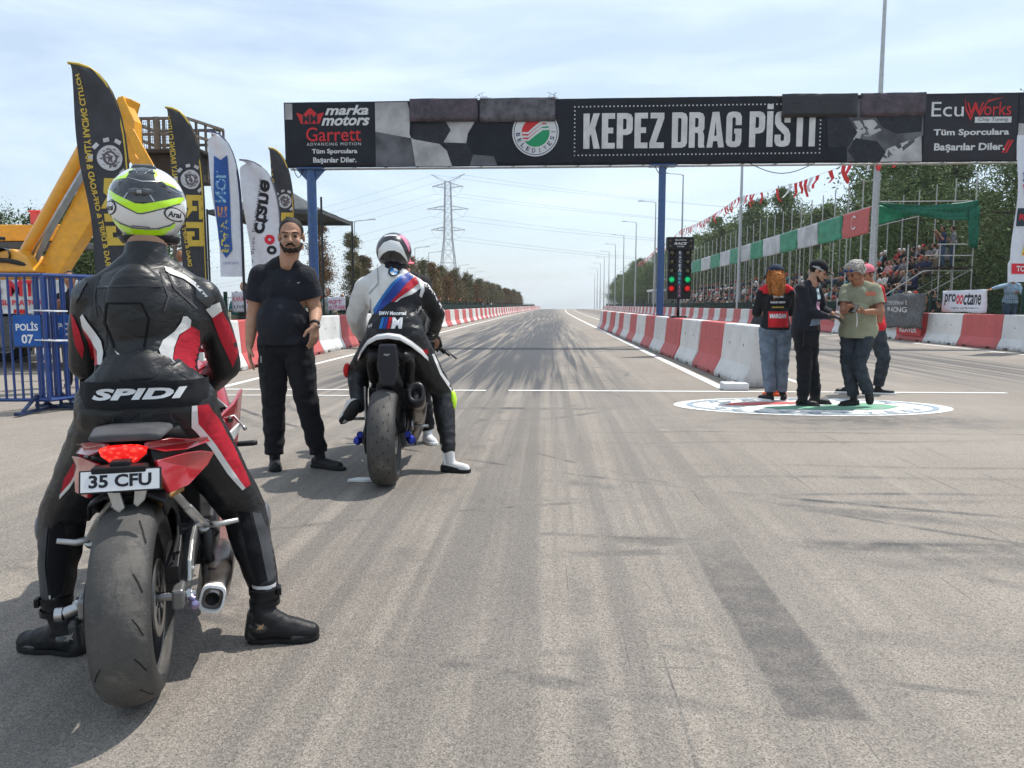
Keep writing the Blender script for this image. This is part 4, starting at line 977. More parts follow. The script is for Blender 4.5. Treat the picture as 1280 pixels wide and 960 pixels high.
for L_, m_ in zip(lens_, seq):
    tarp('tarpaulin', (xt + bend(y), y, 4.15), (xt + bend(y + L_), y + L_, 4.15), (xt + bend(y + L_), y + L_, 5.2), (xt + bend(y), y, 5.2), m_, k_*3.3,
         lab={0: 'faded red sheet with a pale crescent'}.get(k_, 'green sheet' if m_ is M['green'] else 'pale printed sheet'), sag=.04)
    if k_ == 0:
        lay('crescent', annulus(.0, .30, 24, R(40), R(320)) and [[(-.30*cos(a), .30*sin(a)) for a in [R(q) for q in range(-140, 141, 14)]] + [(-.05 - .23*cos(a), .23*sin(a)) for a in [R(q) for q in range(130, -131, -13)]]], (xt - .0, y + 1.45, 4.70), (0, -1, 0), (0, 0, 1), pw, st, .08)
    y += L_; k_ += 1
# near end: green roof sheet slung from the front corner to the back corner, sagging
tarp('tarpaulin', (X0 - .1, Y0s - .1, 5.22), (X1 + .05, Y0s - .1, 4.55), (X1 + .05, Y0s - .1, 5.34), (X0 + .1, Y0s - .1, 5.27), PM('dark green tarp', (.010, .13, .075), .5, var=.3, bump=.3, bscale=12), 8, .07, 'dark green sheet slung across the near end', 18, sag=.22)
tarp('tarpaulin', (X0 + .02, Y0s + .25, 4.38), (X0 + 2.0, Y0s + .4, 4.93), (X0 + 2.0, Y0s + .4, 5.0), (X0 + .02, Y0s + .25, 5.2), M['green'], 5, .05, 'green sheet tapering inwards at the near end', 12)
tarp('tarpaulin', (X1 - .25, Y0s - .12, 3.5), (X1 + .1, Y0s - .12, 3.4), (X1 + .12, Y0s - .12, 5.1), (X1 - .35, Y0s - .12, 5.0), PM('dark green tarp', (0, 0, 0)), 6, .08, 'hanging tail of dark green sheet at the back corner', 8)
# small open shed and earth bank far down on the right
sh_ = empty('shelter', 'small open sided shelter with a flat pale roof beyond the far end of the stand', 'shelter', (15.6, 104, 0))
MB().box((0, 0, 3.1), (4.6, 9, .25)).build('roof', M['offwhite'], sh_)
for a in (-2.1, 2.1):
    for b in (-4, 0, 4): MB().box((a, b, 1.5), (.15, .15, 3)).build('post', M['galv'], sh_)
MB().box((0, 0, .6), (4.2, 8, .2)).build('floor', pl_m, sh_)
o = MB()
for j in range(9):
    pass
bk = MB(); vs = []; nxb, nyb = 10, 26
for j in range(nyb + 1):
    for i in range(nxb + 1):
        x = 14.5 + i*.9; y = 112 + j*3.2; hh = max(0, sin(pi*i/nxb))*2.1*(sin(pi*j/nyb)**.6 if 0 < j < nyb else 0) + .3*noise.noise(V((x*.8, y*.5, 0)))
        vs.append((x + bend(y), y, hh - .1))
bk.add(vs, [(j*(nxb + 1) + i, j*(nxb + 1) + i + 1, (j + 1)*(nxb + 1) + i + 1, (j + 1)*(nxb + 1) + i) for j in range(nyb) for i in range(nxb)])
tag(bk.build('earth_bank', soil(), None, True), kind='structure')

# ================= BUNTING =================
bt = empty('bunting', 'string of red and white flags swooping from the gantry past the lamp posts', 'bunting', (0, 0, 0))
anch = [V((11.6, 22.6, 6.4)), V((12.5, 31.3, 7.1)), V((12.5, 52.6, 8.4)), V((12.55, 76, 8.5)), V((12.9, 96, 8.2)), V((13.2, 119, 7.6))]
flag_red, flag_white = PM('bunting red', (.66, .020, .015), .7, var=.1), PM('bunting white', (.66, .64, .63), .7, var=.05)
rb = random.Random(3)
for ai, (a, b) in enumerate(zip(anch, anch[1:])):
    L_ = (b - a).length; n = int(L_/.80); sag = .012*L_
    pt = lambda t: a.lerp(b, t) - V((0, 0, sag*4*t*(1 - t)))
    MB().tube([pt(t/12) for t in range(13)], .012, 4, False).build('string', M['offwhite'], bt)
    for i in range(n):
        if ai == 0 and i < n*.35 and i % 3: continue
        if ai == 1 and rb.random() < .45: continue
        t = (i + .5)/n; p = pt(t); d = (pt(min(1, t + .01)) - pt(t - .01)).normalized()
        hang = V((rb.uniform(-.5, .1), rb.uniform(-.4, .4), -1)).normalized(); w_, h_ = .55, rb.uniform(.55, .85)
        mb = MB(); vs = []
        for j in range(4):
            for q in range(3):
                vs.append(p + d*(w_*(q/2 - .5)*(1 - .12*j)) + hang*(h_*j/3) + V((.10*sin(j*1.7 + i), .08*cos(j*2.1 + i*1.3), 0))*(j/3)*1.3)
        mb.add(vs, [(j*3 + q, j*3 + q + 1, j*3 + q + 4, j*3 + q + 3) for j in range(3) for q in range(2)])
        mb.build('pennant', flag_red if (i + ai) % 4 != 1 else flag_white, bt, True)

# ================= FENCE BANNERS =================
def fbanner(label, p0, p1, z0, z1, m_, seed=0, amp=.02, texts=(), flipn=1, nm='fence_banner'):
    p0, p1 = V(p0), V(p1); c = (p0 + p1)/2; u = (p1 - p0).normalized(); w_ = (p1 - p0).length; n = 14; mb = MB(); vs = []
    nrm = u.cross(V((0, 0, 1)))
    for j in range(9):
        for i in range(n + 1):
            s_, t_ = i/n, j/8
            e = amp*(noise.noise(V((s_*5 + seed, t_*2, seed))) + .8*noise.noise(V((s_*3 + t_*4, seed, 1))))
            vs.append(u*(w_*(s_ - .5)) + V((0, 0, z0 + (z1 - z0)*t_ + amp*1.5*noise.noise(V((s_*3, seed, t_))))) + nrm*e)
    mb.add(vs, [(j*(n + 1) + i, j*(n + 1) + i + 1, (j + 1)*(n + 1) + i + 1, (j + 1)*(n + 1) + i) for j in range(8) for i in range(n)])
    e = empty(nm, label, 'banner', (c.x, c.y, 0)); o = mb.build('sheet', m_, e, True); s = o.modifiers.new('s', 'SOLIDIFY'); s.thickness = .006; s.offset = 0
    for (t_, cx_, cz_, tw, th, tm, kw) in texts:
        lay('lettering', text_fit(t_, tw, th, **kw), V((0, 0, cz_)) + u*cx_, u, (0, 0, 1), tm, e, .008, o, .08)
    return e, o
ink = PM('dark ink', (.02, .02, .025), .6); rink = PM('red ink', (.65, .03, .05), .6)
# welded mesh fence banners on the right
fbanner('white banner with dark word and red letters on the mesh fence behind the red barrier', (12.45, 25.1, 0), (12.45, 22.6, 0), .95, 1.62, M['flagwhite'], 2, .03,
        [('pro', -.78, 1.34, .62, .36, ink, dict(bold=.02)), ('oo', -.22, 1.34, .44, .30, rink, dict(bold=.03)), ('ctane', .50, 1.36, .95, .38, ink, dict(bold=.02)), ('higher performance', .1, 1.08, 1.5, .08, ink, {})])
fbanner('grey banner with white and red word lower on the mesh fence near the crowd', (12.45, 34.2, 0), (12.45, 31.2, 0), .62, 1.45, M['grey'], 5, .03,
        [('PRO', -.75, 1.12, .8, .34, pw, dict(bold=.02)), ('oo', -.1, 1.12, .5, .28, rink, dict(bold=.02)), ('CTANE', .68, 1.12, .9, .34, pw, dict(bold=.02))])
e, o = fbanner('crumpled grey cloth banner hung over the white barrier on the right', (11.72, 28.0, 0), (11.60, 24.5, 0), .40, 1.55, PM('dark grey crumpled cloth', (.10, .105, .11), .6, var=.4, bump=.4, bscale=8), 9, .10,
        [('PERFORMANCE', -.3, 1.25, 1.7, .14, pw, {}), ('RACING', -.3, 1.02, 1.6, .18, pw, dict(bold=.02))])
# white print on a red barrier
# cover sheet lying on a white barrier
o = tarp('x', (0, 0, 0), (1, 0, 0), (1, 1, 0), (0, 1, 0), M['offwhite'], 1); bpy.data.objects.remove(o)
mb = MB(); mb.loft([[V((x, y, z)) for x, z in ((-.24, .80), (-.26, .93), (-.05, .97), (.12, .965), (.24, .92), (.25, .80))] for y in (28.7, 29.2, 30.2, 30.9)])
o = mb.build('cover_sheet', M['offwhite'], None, bevel=.02); o.location = (12.02, 0, 0); tag(o, 'white sheet folded over the top of a barrier behind the man in the sage shirt', 'sheet')
lay_e = None
e = empty('barrier_sticker', 'red sticker with white lettering stuck on the barrier below the grey cloth', 'sticker', (11.72, 25.7, 0))
s_ = MB().box((-.012, 0, .42), (.02, 1.7, .46)).build('sheet', PM('red barrier print', (.50, .05, .05), .6), e)
for t_, z_, w_, h_ in (('SMART', .57, .6, .10), ('KLAVER', .38, 1.2, .20)):
    lay('lettering', text_fit(t_, w_, h_, bold=.03), (-.022, 0, z_), (0, -1, 0), (0, 0, 1), pw, e, .004)
# left fence notices
fbanner('small white notice with pink print tied to fence beside left gantry post', (-6.62, 22.3, 0), (-6.1, 22.3, 0), 1.02, 1.42, M['flagwhite'], 4, .02,
        [('DRIFT', -.1, 1.26, .5, .13, PM('pink ink', (.6, .2, .3)), dict(bold=.03)), ('BAYRAMI', -.02, 1.11, .55, .12, PM('pink ink', (.6, .2, .3)), dict(bold=.03))])
fbanner('white notice with red badge on the left fence, left of the man in black', (-6.66, 15.6, 0), (-6.1, 15.6, 0), 1.03, 1.45, M['flagwhite'], 6, .015,
        [('KARA', -.14, 1.30, .22, .10, rink, {}), ('66', .14, 1.26, .2, .18, rink, dict(bold=.04)), ('LIVE', -.12, 1.14, .22, .07, ink, {})])
# ================= FEATHER FLAGS =================
def feather(label, x, y, rz, H_, Wd, cloth, edge, kind, prints, lean=0, grp=None, base=1.0, tipw=.0):
    """seen from behind: mast bends over along the right hand edge, cloth hangs to the left; local x right, z up"""
    e = empty('feather_flag', label, 'flag', (x, y, 0), rz, grp)
    top = H_; zb = base
    def mast(t):   # t 0..1 bottom to tip
        z = t*top
        if t < .62: return V((Wd*.5 + lean*t*.3, 0, z))
        q = (t - .62)/.38
        return V((Wd*.5 + lean*.186 - Wd*(1 + tipw)*(q**2.3), 0, top*(.62 + .38*(1 - (1 - q)**1.35) if False else .62 + .38*sin(q*pi/2)**.85)))
    pts = [mast(t/28) for t in range(29)]
    MB().tube(pts, [.022]*14 + [.022 - .001*i for i in range(15)], 7).build('mast', M['dkmetal'], e, True)
    MB().lathe([(0, .22), (.03, .22), (.05, .05), (.12, .04)], (Wd*.5, 0, 0), n=16).build('base', M['dkmetal'], e)
    n = 40; m_ = 10; mb = MB(); vs = []
    left0 = mast(1).x
    for j in range(n + 1):
        z = zb + (top - zb)*j/n
        # right limit = mast x at this height
        lo, hi = 0.0, 1.0
        for _ in range(20):
            mid = (lo + hi)/2
            if mast(mid).z < z: lo = mid
            else: hi = mid
        xr = mast(lo).x; s_ = (z - zb)/(top - zb)
        if kind == 'knife': xl = left0 + (Wd*.42)*(1 - s_)**1.2
        else: xl = -Wd*.5 + (Wd*.30)*(1 - s_)**1.0 + Wd*.9*max(0, (s_ - .93)/.07)**2 * .5
        if j == n: xl = xr - .005
        xl = min(xl, xr - .005)
        for i in range(m_ + 1):
            f = i/m_; xx = xl + (xr - xl)*f
            yw = .055*sin(3.1*z + 5*f + x*3)*(1 - f) + .03*noise.noise(V((xx*3, z*1.3, x)))
            vs.append((xx, yw, z))
    mb.add(vs, [(j*(m_ + 1) + i, j*(m_ + 1) + i + 1, (j + 1)*(m_ + 1) + i + 1, (j + 1)*(m_ + 1) + i) for j in range(n) for i in range(m_)])
    cl = mb.build('cloth', cloth, e, True)
    if edge:
        MB().tube([p + V((-.012, 0, 0)) for p in pts[8:]], .020, 6).build('edge_piping', edge, e, True)
    for nm, src, px, pz, mm, rot in prints:
        lay(nm, src, (px, 0, pz), (1, 0, 0), (0, 0, 1), mm, e, .012, cl, .06, rot=rot)
    return e
def mirror(me):
    for v in me.vertices: v.co.x = -v.co.x
    me.flip_normals(); return me
def rg_prints(H_, Wd, k):
    out = []
    ln = 2.35*k
    t = text_fit('DRAG & DRIFT & OFF-ROAD & RALLY RACING CLUTCH', 2.72*k, .085*k, bold=.03); mirror(t)
    out.append(('lettering', t, -Wd*.36 - .02*k, H_ - 1.50*k, M['gold'], R(-90 + 6)))
    silver = PM('silver print', (.55, .53, .54), .5, var=.15); dk = M['flagblack']
    cx_, cz_ = .03*k, H_ - 1.28*k
    out.append(('disc_print', annulus(.10*k, .175*k, 24), cx_, cz_, silver, 0))
    out.append(('disc_print', annulus(.03*k, .07*k, 16), cx_, cz_, silver, 0))
    out.append(('disc_print', [[((.125 + (.02 if q % 2 else 0))*cos(R(q*20))*k, (.125 + (.02 if q % 2 else 0))*sin(R(q*20))*k) for q in range(18)]], cx_, cz_, PM('print plum grey', (.12, .10, .11), .6), 0))
    for a in (20, 60, 100, 140, 180, 310, 345):
        c_, s_ = cos(R(a)), sin(R(a)); r = .25*k; hw, hh = .045*k, .028*k
        q = [(r*c_ + (-s_)*u_ + c_*w_, r*s_ + c_*u_ + s_*w_) for u_, w_ in ((-hw, -hh), (hw, -hh), (hw, hh), (-hw, hh))]
        out.append(('pad_print', [q], cx_, cz_, silver, 0))
    # big gold letters, mirrored
    g1 = [[(-.16, .22), (.10, .22), (.16, .16), (.16, -.22), (.05, -.22), (.05, .12), (-.06, .12), (-.06, .02), (.02, .02), (.02, -.07), (-.06, -.07), (-.15, -.20), (-.22, -.20), (-.12, -.03), (-.17, .02)]]
    out.append(('lettering', [[(a*k, b*k) for a, b in g1[0]]], .10*k, H_ - 1.78*k, M['gold'], 0))
    for x0_, z0_, x1_, z1_ in ((.06, -.22, .17, .22), (-.17, .11, .06, .22), (-.17, -.22, .06, -.11), (-.17, -.11, -.07, .05), (-.07, -.04, -.02, .05)):
        out.append(('lettering', [rect(x0_*k, z0_*k, x1_*k, z1_*k)], .09*k, H_ - 2.27*k, M['gold'], 0))
    return out
feather('tallest black and gold feather flag, its mirrored clutch lettering left of the rider helmet', -6.10, 10.4, R(4), 4.44, .54, M['flagblack'], M['gold'], 'knife', rg_prints(4.44, .54, .98), grp=None, base=1.5, tipw=.35)
feather('black and gold feather flag in front of the wooden basket right of the rider helmet', -6.12, 12.8, R(2), 4.46, .47, M['flagblack'], M['gold'], 'knife', rg_prints(4.46, .47, .92), base=1.35, tipw=.22)
feather('small black and gold feather flag right of the white octane flag', -6.1, 17.3, R(2), 4.70, .46, M['flagblack'], M['gold'], 'knife', rg_prints(4.70, .46, .92), base=1.8, tipw=.15)
fblue = PM('flag print blue', (.03, .10, .33), .6); fyel = PM('flag print yellow', (.72, .62, .06), .6)
e1 = feather('white feather flag with blue vertical word strip, left of the octane flag', -6.25, 14.5, R(2), 4.45, .62, M['flagwhite'], PM('navy edge', (.02, .03, .10), .5), 'round',
    [('print_strip', [[(-.13, 1.0), (0, .92), (.15, 1.0), (.17, -.78), (.02, -.92), (-.11, -.72)]], -.06, 3.0, fblue, 0),
     ('lettering', mirror(text_fit('RAV', .62, .19, bold=.03)), -.03, 2.50, fyel, R(-91)), ('lettering', mirror(text_fit('E', .2, .17, bold=.03)), -.05, 2.95, PM('flag print orange', (.7, .3, .05), .6), R(-91)), ('lettering', mirror(text_fit('NOL', .60, .19, bold=.03)), -.06, 3.42, PM('flag print sky', (.30, .5, .65), .6), R(-91)),
     ('lettering', mirror(text_fit('RACING', .3, .05)), .06, 1.98, PM('soft blue ink', (.25, .3, .5), .6), 0)], base=1.72, tipw=-.05)
e2 = feather('white feather flag with large dark mirrored word and one red letter o', -6.15, 16.0, R(2), 4.2, .86, M['flagwhite'], PM('grey edge', (.22, .22, .26), .5), 'round',
    [('lettering', mirror(text_fit('ctane', 1.12, .27, bold=.03)), .08, 3.22, ink, R(-99)), ('lettering', mirror(text_fit('o', .21, .21, bold=.06)), .185, 2.55, rink, R(-99)), ('lettering', mirror(text_fit('o', .19, .21, bold=.04)), .225, 2.33, ink, R(-99)), ('lettering', mirror(text_fit('pr', .34, .24, bold=.03)), .27, 2.03, ink, R(-99)),
     ('lettering', mirror(text_fit('higher performance', 1.75, .10, space=1.1)), -.10, 2.95, PM('soft grey ink', (.15, .15, .18), .6), R(-99))], base=1.45, tipw=-.05)
# right edge flag
er = empty('feather_flag', 'white feather flag with stacked sponsor prints cut by the right picture edge', 'flag', (11.85, 19.9, 0))
mb = MB(); vs = []
for j in range(33):
    z = 1.75 + 3.6*j/32
    for i in range(9):
        xx = -.36 + .98*i/8 + .05*sin(z*2.2) - (.05*(z < 2.3)); vs.append((xx, .05*sin(2.5*z + i*.7), z))
mb.add(vs, [(j*9 + i, j*9 + i + 1, (j + 1)*9 + i + 1, (j + 1)*9 + i) for j in range(32) for i in range(8)])
clr = mb.build('cloth', M['flagwhite'], er, True)
MB().tube([(.62, 0, 0), (.62, 0, 5.5)], .03, 8).build('mast', M['dkmetal'], er)
for nm, src, px, pz, mm in (('lettering', text_fit('İLKE', .62, .26, bold=.03), .06, 4.35, fblue), ('lettering', text_fit('YATIRIM', .78, .24, bold=.03), .14, 4.02, rink), ('print_patch', [rect(-.34, -.22, .6, .22)], 0, 3.35, PM('slate print', (.03, .05, .07), .6)),
                            ('lettering', text_fit('RACE', .5, .16, bold=.02), .02, 3.35, rink), ('lettering', text_fit('AFR', .5, .42, bold=.06), .14, 2.62, fyel), ('lettering', text_fit('AFR', .44, .40, bold=.02), .14, 2.62, rink),
                            ('print_patch', [rect(-.36, -.13, .6, .13)], 0, 2.08, rink), ('lettering', text_fit('TOSFED', .62, .14, bold=.03), .08, 2.08, M['offwhite'])):
    lay(nm, src, (px, 0, pz), (1, 0, 0), (0, 0, 1), mm, er, .012 if nm == 'print_patch' else .024, clr, .08)

# ================= BLUE POLICE BARRIERS =================
def police_barrier(label, p0, p1, panel=None, h=1.50, n=13, feet=(.12, .88)):
    p0, p1 = V(p0), V(p1); L_ = (p1 - p0).length; e = empty('crowd_barrier', label, 'barrier', p0, atan2(p1.y - p0.y, p1.x - p0.x), 'blue police crowd barriers')
    z0 = .14
    mb = MB(); path = [(0, 0, z0), (0, 0, h), (L_, 0, h), (L_, 0, z0), (0, 0, z0)]
    for a, b in zip(path, path[1:]): mb.tube([a, b], .021, 8)
    mb.build('frame', M['blue'], e, 30)
    bar = MB().tube([(0, 0, z0), (0, 0, h)], .0135, 8).mesh('bar'); bar.materials.append(M['blue'])
    for i in range(1, n + 1): inst(bar, e, (L_*i/(n + 1), 0, 0))
    for f in feet:
        mb = MB(); mb.bar((L_*f, -.38, .03), (L_*f, .38, .03), .05, .03); mb.bar((L_*f, -.26, .045), (L_*f, 0, z0 + .05), .035, .02); mb.bar((L_*f, .26, .045), (L_*f, 0, z0 + .05), .035, .02); mb.bar((L_*f, 0, 0.045), (L_*f, 0, z0), .03, .02)
        mb.build('foot', PM('dark blue steel', (.02, .035, .085), .5), e)
    if panel:
        pz = h - .60; s = MB(); s.box((panel, -.02, pz), (.30, .012, .34)); s.build('sign_plate', PM('police blue plate', (.02, .10, .36), .4), e, bevel=.004)
        lay('lettering', text_fit('POLİS', .24, .10, bold=.03), (panel, -.028, pz + .05), (1, 0, 0), (0, 0, 1), M['white'], e, 0)
        lay('lettering', text_fit('07', .13, .10, bold=.03), (panel, -.028, pz - .09), (1, 0, 0), (0, 0, 1), M['white'], e, 0)
    return e
police_barrier('blue police crowd barrier at the left edge, its plate left of the cable ties', (-7.35, 7.9, 0), (-5.52, 8.02, 0), 1.66, n=19, feet=(.1, .93))
police_barrier('blue police crowd barrier leaning into the stack behind the cable ties', (-5.62, 8.08, 0), (-5.12, 9.75, 0), None, n=15, feet=(.12, .9))
police_barrier('blue police crowd barrier with plate right behind the rider shoulder', (-5.62, 8.30, 0), (-4.35, 9.1, 0), .17, n=14, feet=(.25, .85))
police_barrier('blue police crowd barrier standing closest to the cable ties', (-5.50, 8.0, 0), (-4.98, 9.3, 0), None, n=12, feet=(.3, .9))
for z, lab in ((1.12, 'upper'), (.80, 'lower')):
    o = MB().tube([(-.06, -.05, z), (.20, -.06, z - .01), (.24, .08, z - .01), (-.04, .05, z), (-.06, -.05, z)], .008, 5).build('cable_tie', M['offwhite'], None)
    o.location = (-5.55, 8.03, 0); tag(o, '%s white cable tie holding the blue police barriers together' % lab, 'cable tie')

# ================= PLATFORM TRUCK WITH BOOM =================
tk = empty('platform_truck', 'white platform truck with folded yellow boom and red lettering behind the blue barriers', 'truck', (-10.2, 14.2, 0))
twhite = PM('truck white paint', (.62, .62, .61), .4, coat=.2, dirt=.3, dirtcol=(.25, .22, .18)); tgrey = PM('truck grey steel', (.07, .075, .08), .5, dirt=.3)
mb = MB(); mb.box((.1, .2, 1.32), (3.6, 1.9, .62)); mb.build('body', twhite, tk, bevel=.03)
mb = MB(); mb.box((.1, .2, .82), (4.4, 1.9, .30)); mb.box((.9, -.75, .62), (1.2, .5, .42)); mb.build('chassis', tgrey, tk, bevel=.02)
mb = MB(); 
for i in range(8): mb.box((-1.6 + i*.42, -.765, 1.06), (.2, .012, .07))
tag(mb.build('red_reflector', M['red'], tk), kind='stuff')
mb = MB()
for i in range(7): mb.box((-1.39 + i*.42, -.765, 1.06), (.2, .012, .07))
tag(mb.build('white_reflector', M['offwhite'], tk), kind='stuff')
lay('lettering', text_fit('25 MT', 1.02, .30, bold=.03), (.33, -.77, 1.48), (1, 0, 0), (0, 0, 1), rink, tk, .004)
lay('lettering', text_fit('MAKASLI PLATFORM', 1.25, .10, bold=.03), (.42, -.77, 1.22), (1, 0, 0), (0, 0, 1), rink, tk, .004)
def wheel(par, c, r, w, rim_m, tyre_m=None, axis=(0, 1, 0), ro=.62):
    t = MB().lathe([(-w/2, r*ro), (-w/2, r*.93), (-w*.42, r*.985), (-w*.2, r), (w*.2, r), (w*.42, r*.985), (w/2, r*.93), (w/2, r*ro)], c, axis, 32).build('tyre', tyre_m or PM('truck tyre rubber', (.022, .022, .022), .8, bump=.2), par, 40)
    d = MB().lathe([(-w*.35, .001), (-w*.35, r*.2), (-w*.25, r*.45), (-w*.47, r*ro*.93), (-w*.47, r*ro*1.02), (w*.4, r*ro*1.02), (w*.3, r*.3), (w*.3, .001)], c, axis, 24).build('rim', rim_m, t, 40)
    return t
for x in (-1.05, 2.1):
    for y_ in (-.62, 1.0): wheel(tk, (x, y_, .48), .48, .28, M['galv'])
mb = MB(); mb.box((-.6, .2, 1.72), (1.6, 1.1, .25)); mb.lathe([(0, .5), (.22, .5), (.25, .42)], (.2, .2, 1.65), n=24); mb.build('turntable', M['yellow'], tk, bevel=.02)
# lower boom: steel tube with hoses and a deep box girder beside it
mb = MB(); mb.tube([(.10, -.1, 1.95), (1.62, -.3, 4.05)], .125, 18); mb.lathe([(0, .21), (.22, .21)], (.10, -.1, 1.92), (.59, -.08, .8), 18); mb.build('boom_tube', M['yellow'], tk, 40)
mb = MB(); 
for k_ in range(4): mb.tube([(.52 + k_*.04, -.35 - .02*k_, 1.95), (.9 + k_*.035, -.38, 2.6), (1.9 + k_*.03, -.42, 4.0)], .016, 6)
mb.build('hydraulic_hose', PM('hose grey', (.28, .27, .25), .4), tk, True)
MB().tube([(.45, -.3, 2.05), (1.82, -.36, 4.0)], .035, 10).build('hydraulic_rod', M['steel'], tk, True)
mb = MB(); mb.prism([(.50, 1.72), (.95, 1.72), (1.90, 3.05), (2.55, 4.9), (2.30, 4.95), (1.78, 3.85)], (0, -.15, 0), (1, 0, 0), (0, 0, 1), .34); mb.build('boom_girder', M['orange'], tk, bevel=.02)
mb = MB(); mb.prism([(-.3, 1.78), (.75, 1.78), (.62, 2.05), (.35, 2.2), (-.05, 2.12)], (0, -.35, 0), (1, 0, 0), (0, 0, 1), .6); mb.build('boom_base', M['yellow'], tk, bevel=.03)
mb = MB(); mb.lathe([(-.36, .13), (.36, .13)], (.2, -.35, 2.08), (0, 1, 0), 14); mb.tube([(-.3, -.62, 1.9), (-.42, -.62, 2.2), (-.2, -.62, 2.42), (.2, -.62, 2.38)], .035, 8); mb.tube([(-.25, -.7, 2.0), (.3, -.7, 1.98), (.62, -.6, 1.9)], .045, 8); mb.build('pivot', M['dkmetal'], tk, 40)
# folded upper boom leaning over, ends at the basket
mb = MB(); mb.prism([(2.12, 4.75), (2.42, 4.95), (2.62, 4.5), (2.60, 3.9), (2.86, 3.55), (2.64, 3.50), (2.45, 3.9), (2.18, 3.6), (2.05, 3.7)], (0, -.25, 0), (1, 0, 0), (0, 0, 1), .26); mb.prism([(2.46, 4.35), (2.62, 4.35), (3.02, 3.6), (2.82, 3.5)], (0, -.42, 0), (1, 0, 0), (0, 0, 1), .05); mb.build('upper_boom', M['orange'], tk, bevel=.012)
mb = MB(); mb.lathe([(-.3, .05), (.3, .05)], (2.3, -.28, 4.62), (0, 1, 0), 12); mb.box((2.32, -.42, 4.15), (.16, .06, .16)); mb.tube([(2.3, -.42, 3.9), (2.5, -.42, 3.55), (2.9, -.42, 3.52)], .03, 6); mb.build('pivot', M['dkmetal'], tk, 40)
# tubular steel work basket
bsk = PM('basket weathered steel', (.15, .125, .10), .6, .3, var=.3); mb = MB()
bx0, bx1, by0, by1, bz0, bz1 = 1.80, 3.02, .8, 1.85, 4.22, 4.82
for z in (bz0, bz0 + .30, bz1):
    for a, b in (((bx0, by0), (bx1, by0)), ((bx1, by0), (bx1 + .28, by1)), ((bx1 + .28, by1), (bx0, by1)), ((bx0, by1), (bx0, by0))): mb.bar((*a, z), (*b, z), .05, .05)
mb.build('basket_rail', bsk, tk)
mb = MB()
for i in range(9):
    x = bx0 + (bx1 - bx0)*i/8; mb.bar((x, by0, bz0), (x, by0, bz1), .05 if i % 2 else .035, .03, (0, 1, 0)); mb.bar((x + .2, by1, bz0), (x + .2, by1, bz1), .035, .03, (0, 1, 0))
mb.bar((bx0 + .62, by0 - .01, bz0), (bx0 + .62, by0 - .01, bz1 + .03), .12, .04, (0, 1, 0))
for i in range(5):
    t = i/4; mb.bar((bx1 + .28*t, by0 + (by1 - by0)*t, bz0 - .5), (bx1 + .28*t, by0 + (by1 - by0)*t, bz1), .045, .03, (0, 1, 0))
tag(mb.build('basket_bar', bsk, tk), kind='stuff')
mb = MB()
for i in range(30):
    x = bx0 + (bx1 - bx0)*i/29; mb.bar((x, by0 + .03, bz0), (x, by0 + .03, bz0 + .55), .006, .006, (0, 1, 0))
for i in range(10): mb.bar((bx0, by0 + .03, bz0 + .06*i), (bx1, by0 + .03, bz0 + .06*i), .006, .006)
tag(mb.build('basket_mesh', bsk, tk), kind='stuff')
mb = MB(); mb.box(((bx0 + bx1)/2 + .1, 1.3, bz0 - .03), (1.6, 1.1, .06)); mb.box(((bx0 + bx1)/2 + .2, 1.3, bz0 - .32), (1.1, .8, .5)); mb.build('basket_floor', PM('basket dark floor', (.05, .045, .04), .7), tk, bevel=.01)
MB().box((2.35, .85, 3.66), (.07, .05, .13)).build('control_box', M['white'], tk, bevel=.005)
mb = MB()
for a in (2.3, 2.75): mb.tube([(a, 1.5, 0.9), (a + .05, 1.5, 3.7)], .04, 8)
for z in (1.6, 2.4, 3.1): mb.tube([(2.3, 1.5, z), (2.8, 1.5, z)], .025, 6)
mb.build('support_mast', bsk, tk)
# second machine: orange outrigger arm with red beacon
hm = empty('crane_arm', 'orange crane arm lying level at the left edge with a red beacon box on top', 'crane arm', (-11.6, 15.6, 0))
mb = MB(); mb.box((.35, 0, 2.66), (2.7, .4, .34)); mb.box((1.5, 0, 2.62), (.6, .5, .26)); mb.build('arm', M['orange'], hm, bevel=.03)
mb = MB(); mb.box((.4, 0, 2.40), (3.0, .46, .14)); mb.box((.2, 0, 1.2), (.5, .5, 2.3)); mb.box((.2, 0, .06), (1.2, 1.0, .12)); mb.build('stand', tgrey, hm, bevel=.02)
mb = MB(); mb.box((.90, -.05, 2.98), (.20, .2, .30)); mb.box((.90, -.05, 3.10), (.26, .24, .04)); mb.build('beacon', PM('red beacon plastic', (.75, .05, .03), .35, coat=.4), hm, bevel=.02)

# ================= CANOPY TENT =================
tn = empty('canopy_tent', 'grey fabric canopy tent behind the left gantry post and the flags', 'tent', (-9.3, 26.4, 0))
shade = PM('dark shade net', (.085, .095, .10), .8, var=.2, bump=.2)
n_ = 12; mb = MB(); vs = []
for j in range(n_ + 1):
    for i in range(n_ + 1):
        a, b = -1 + 2*i/n_, -1 + 2*j/n_; r = max(abs(a), abs(b)); zz = 4.22 + 1.0*(1 - r)**1.25 - .07*(1 - (a*a)*(b*b))*r*0 + .03*noise.noise(V((a*3, b*3, 0)))
        vs.append((a*1.9, b*1.9, zz))
mb.add(vs, [(j*(n_ + 1) + i, j*(n_ + 1) + i + 1, (j + 1)*(n_ + 1) + i + 1, (j + 1)*(n_ + 1) + i) for j in range(n_) for i in range(n_)])
s = mb.build('roof', shade, tn, True).modifiers.new('s', 'SOLIDIFY'); s.thickness = .02
for a in (-1, 1):
    for b in (-1, 1): MB().tube([(a*1.88, b*1.88, 0), (a*1.88, b*1.88, 4.26 if (a, b) != (1, -1) else 4.62)], .035, 8).build('pole', M['dkmetal'], tn)
mb = MB()
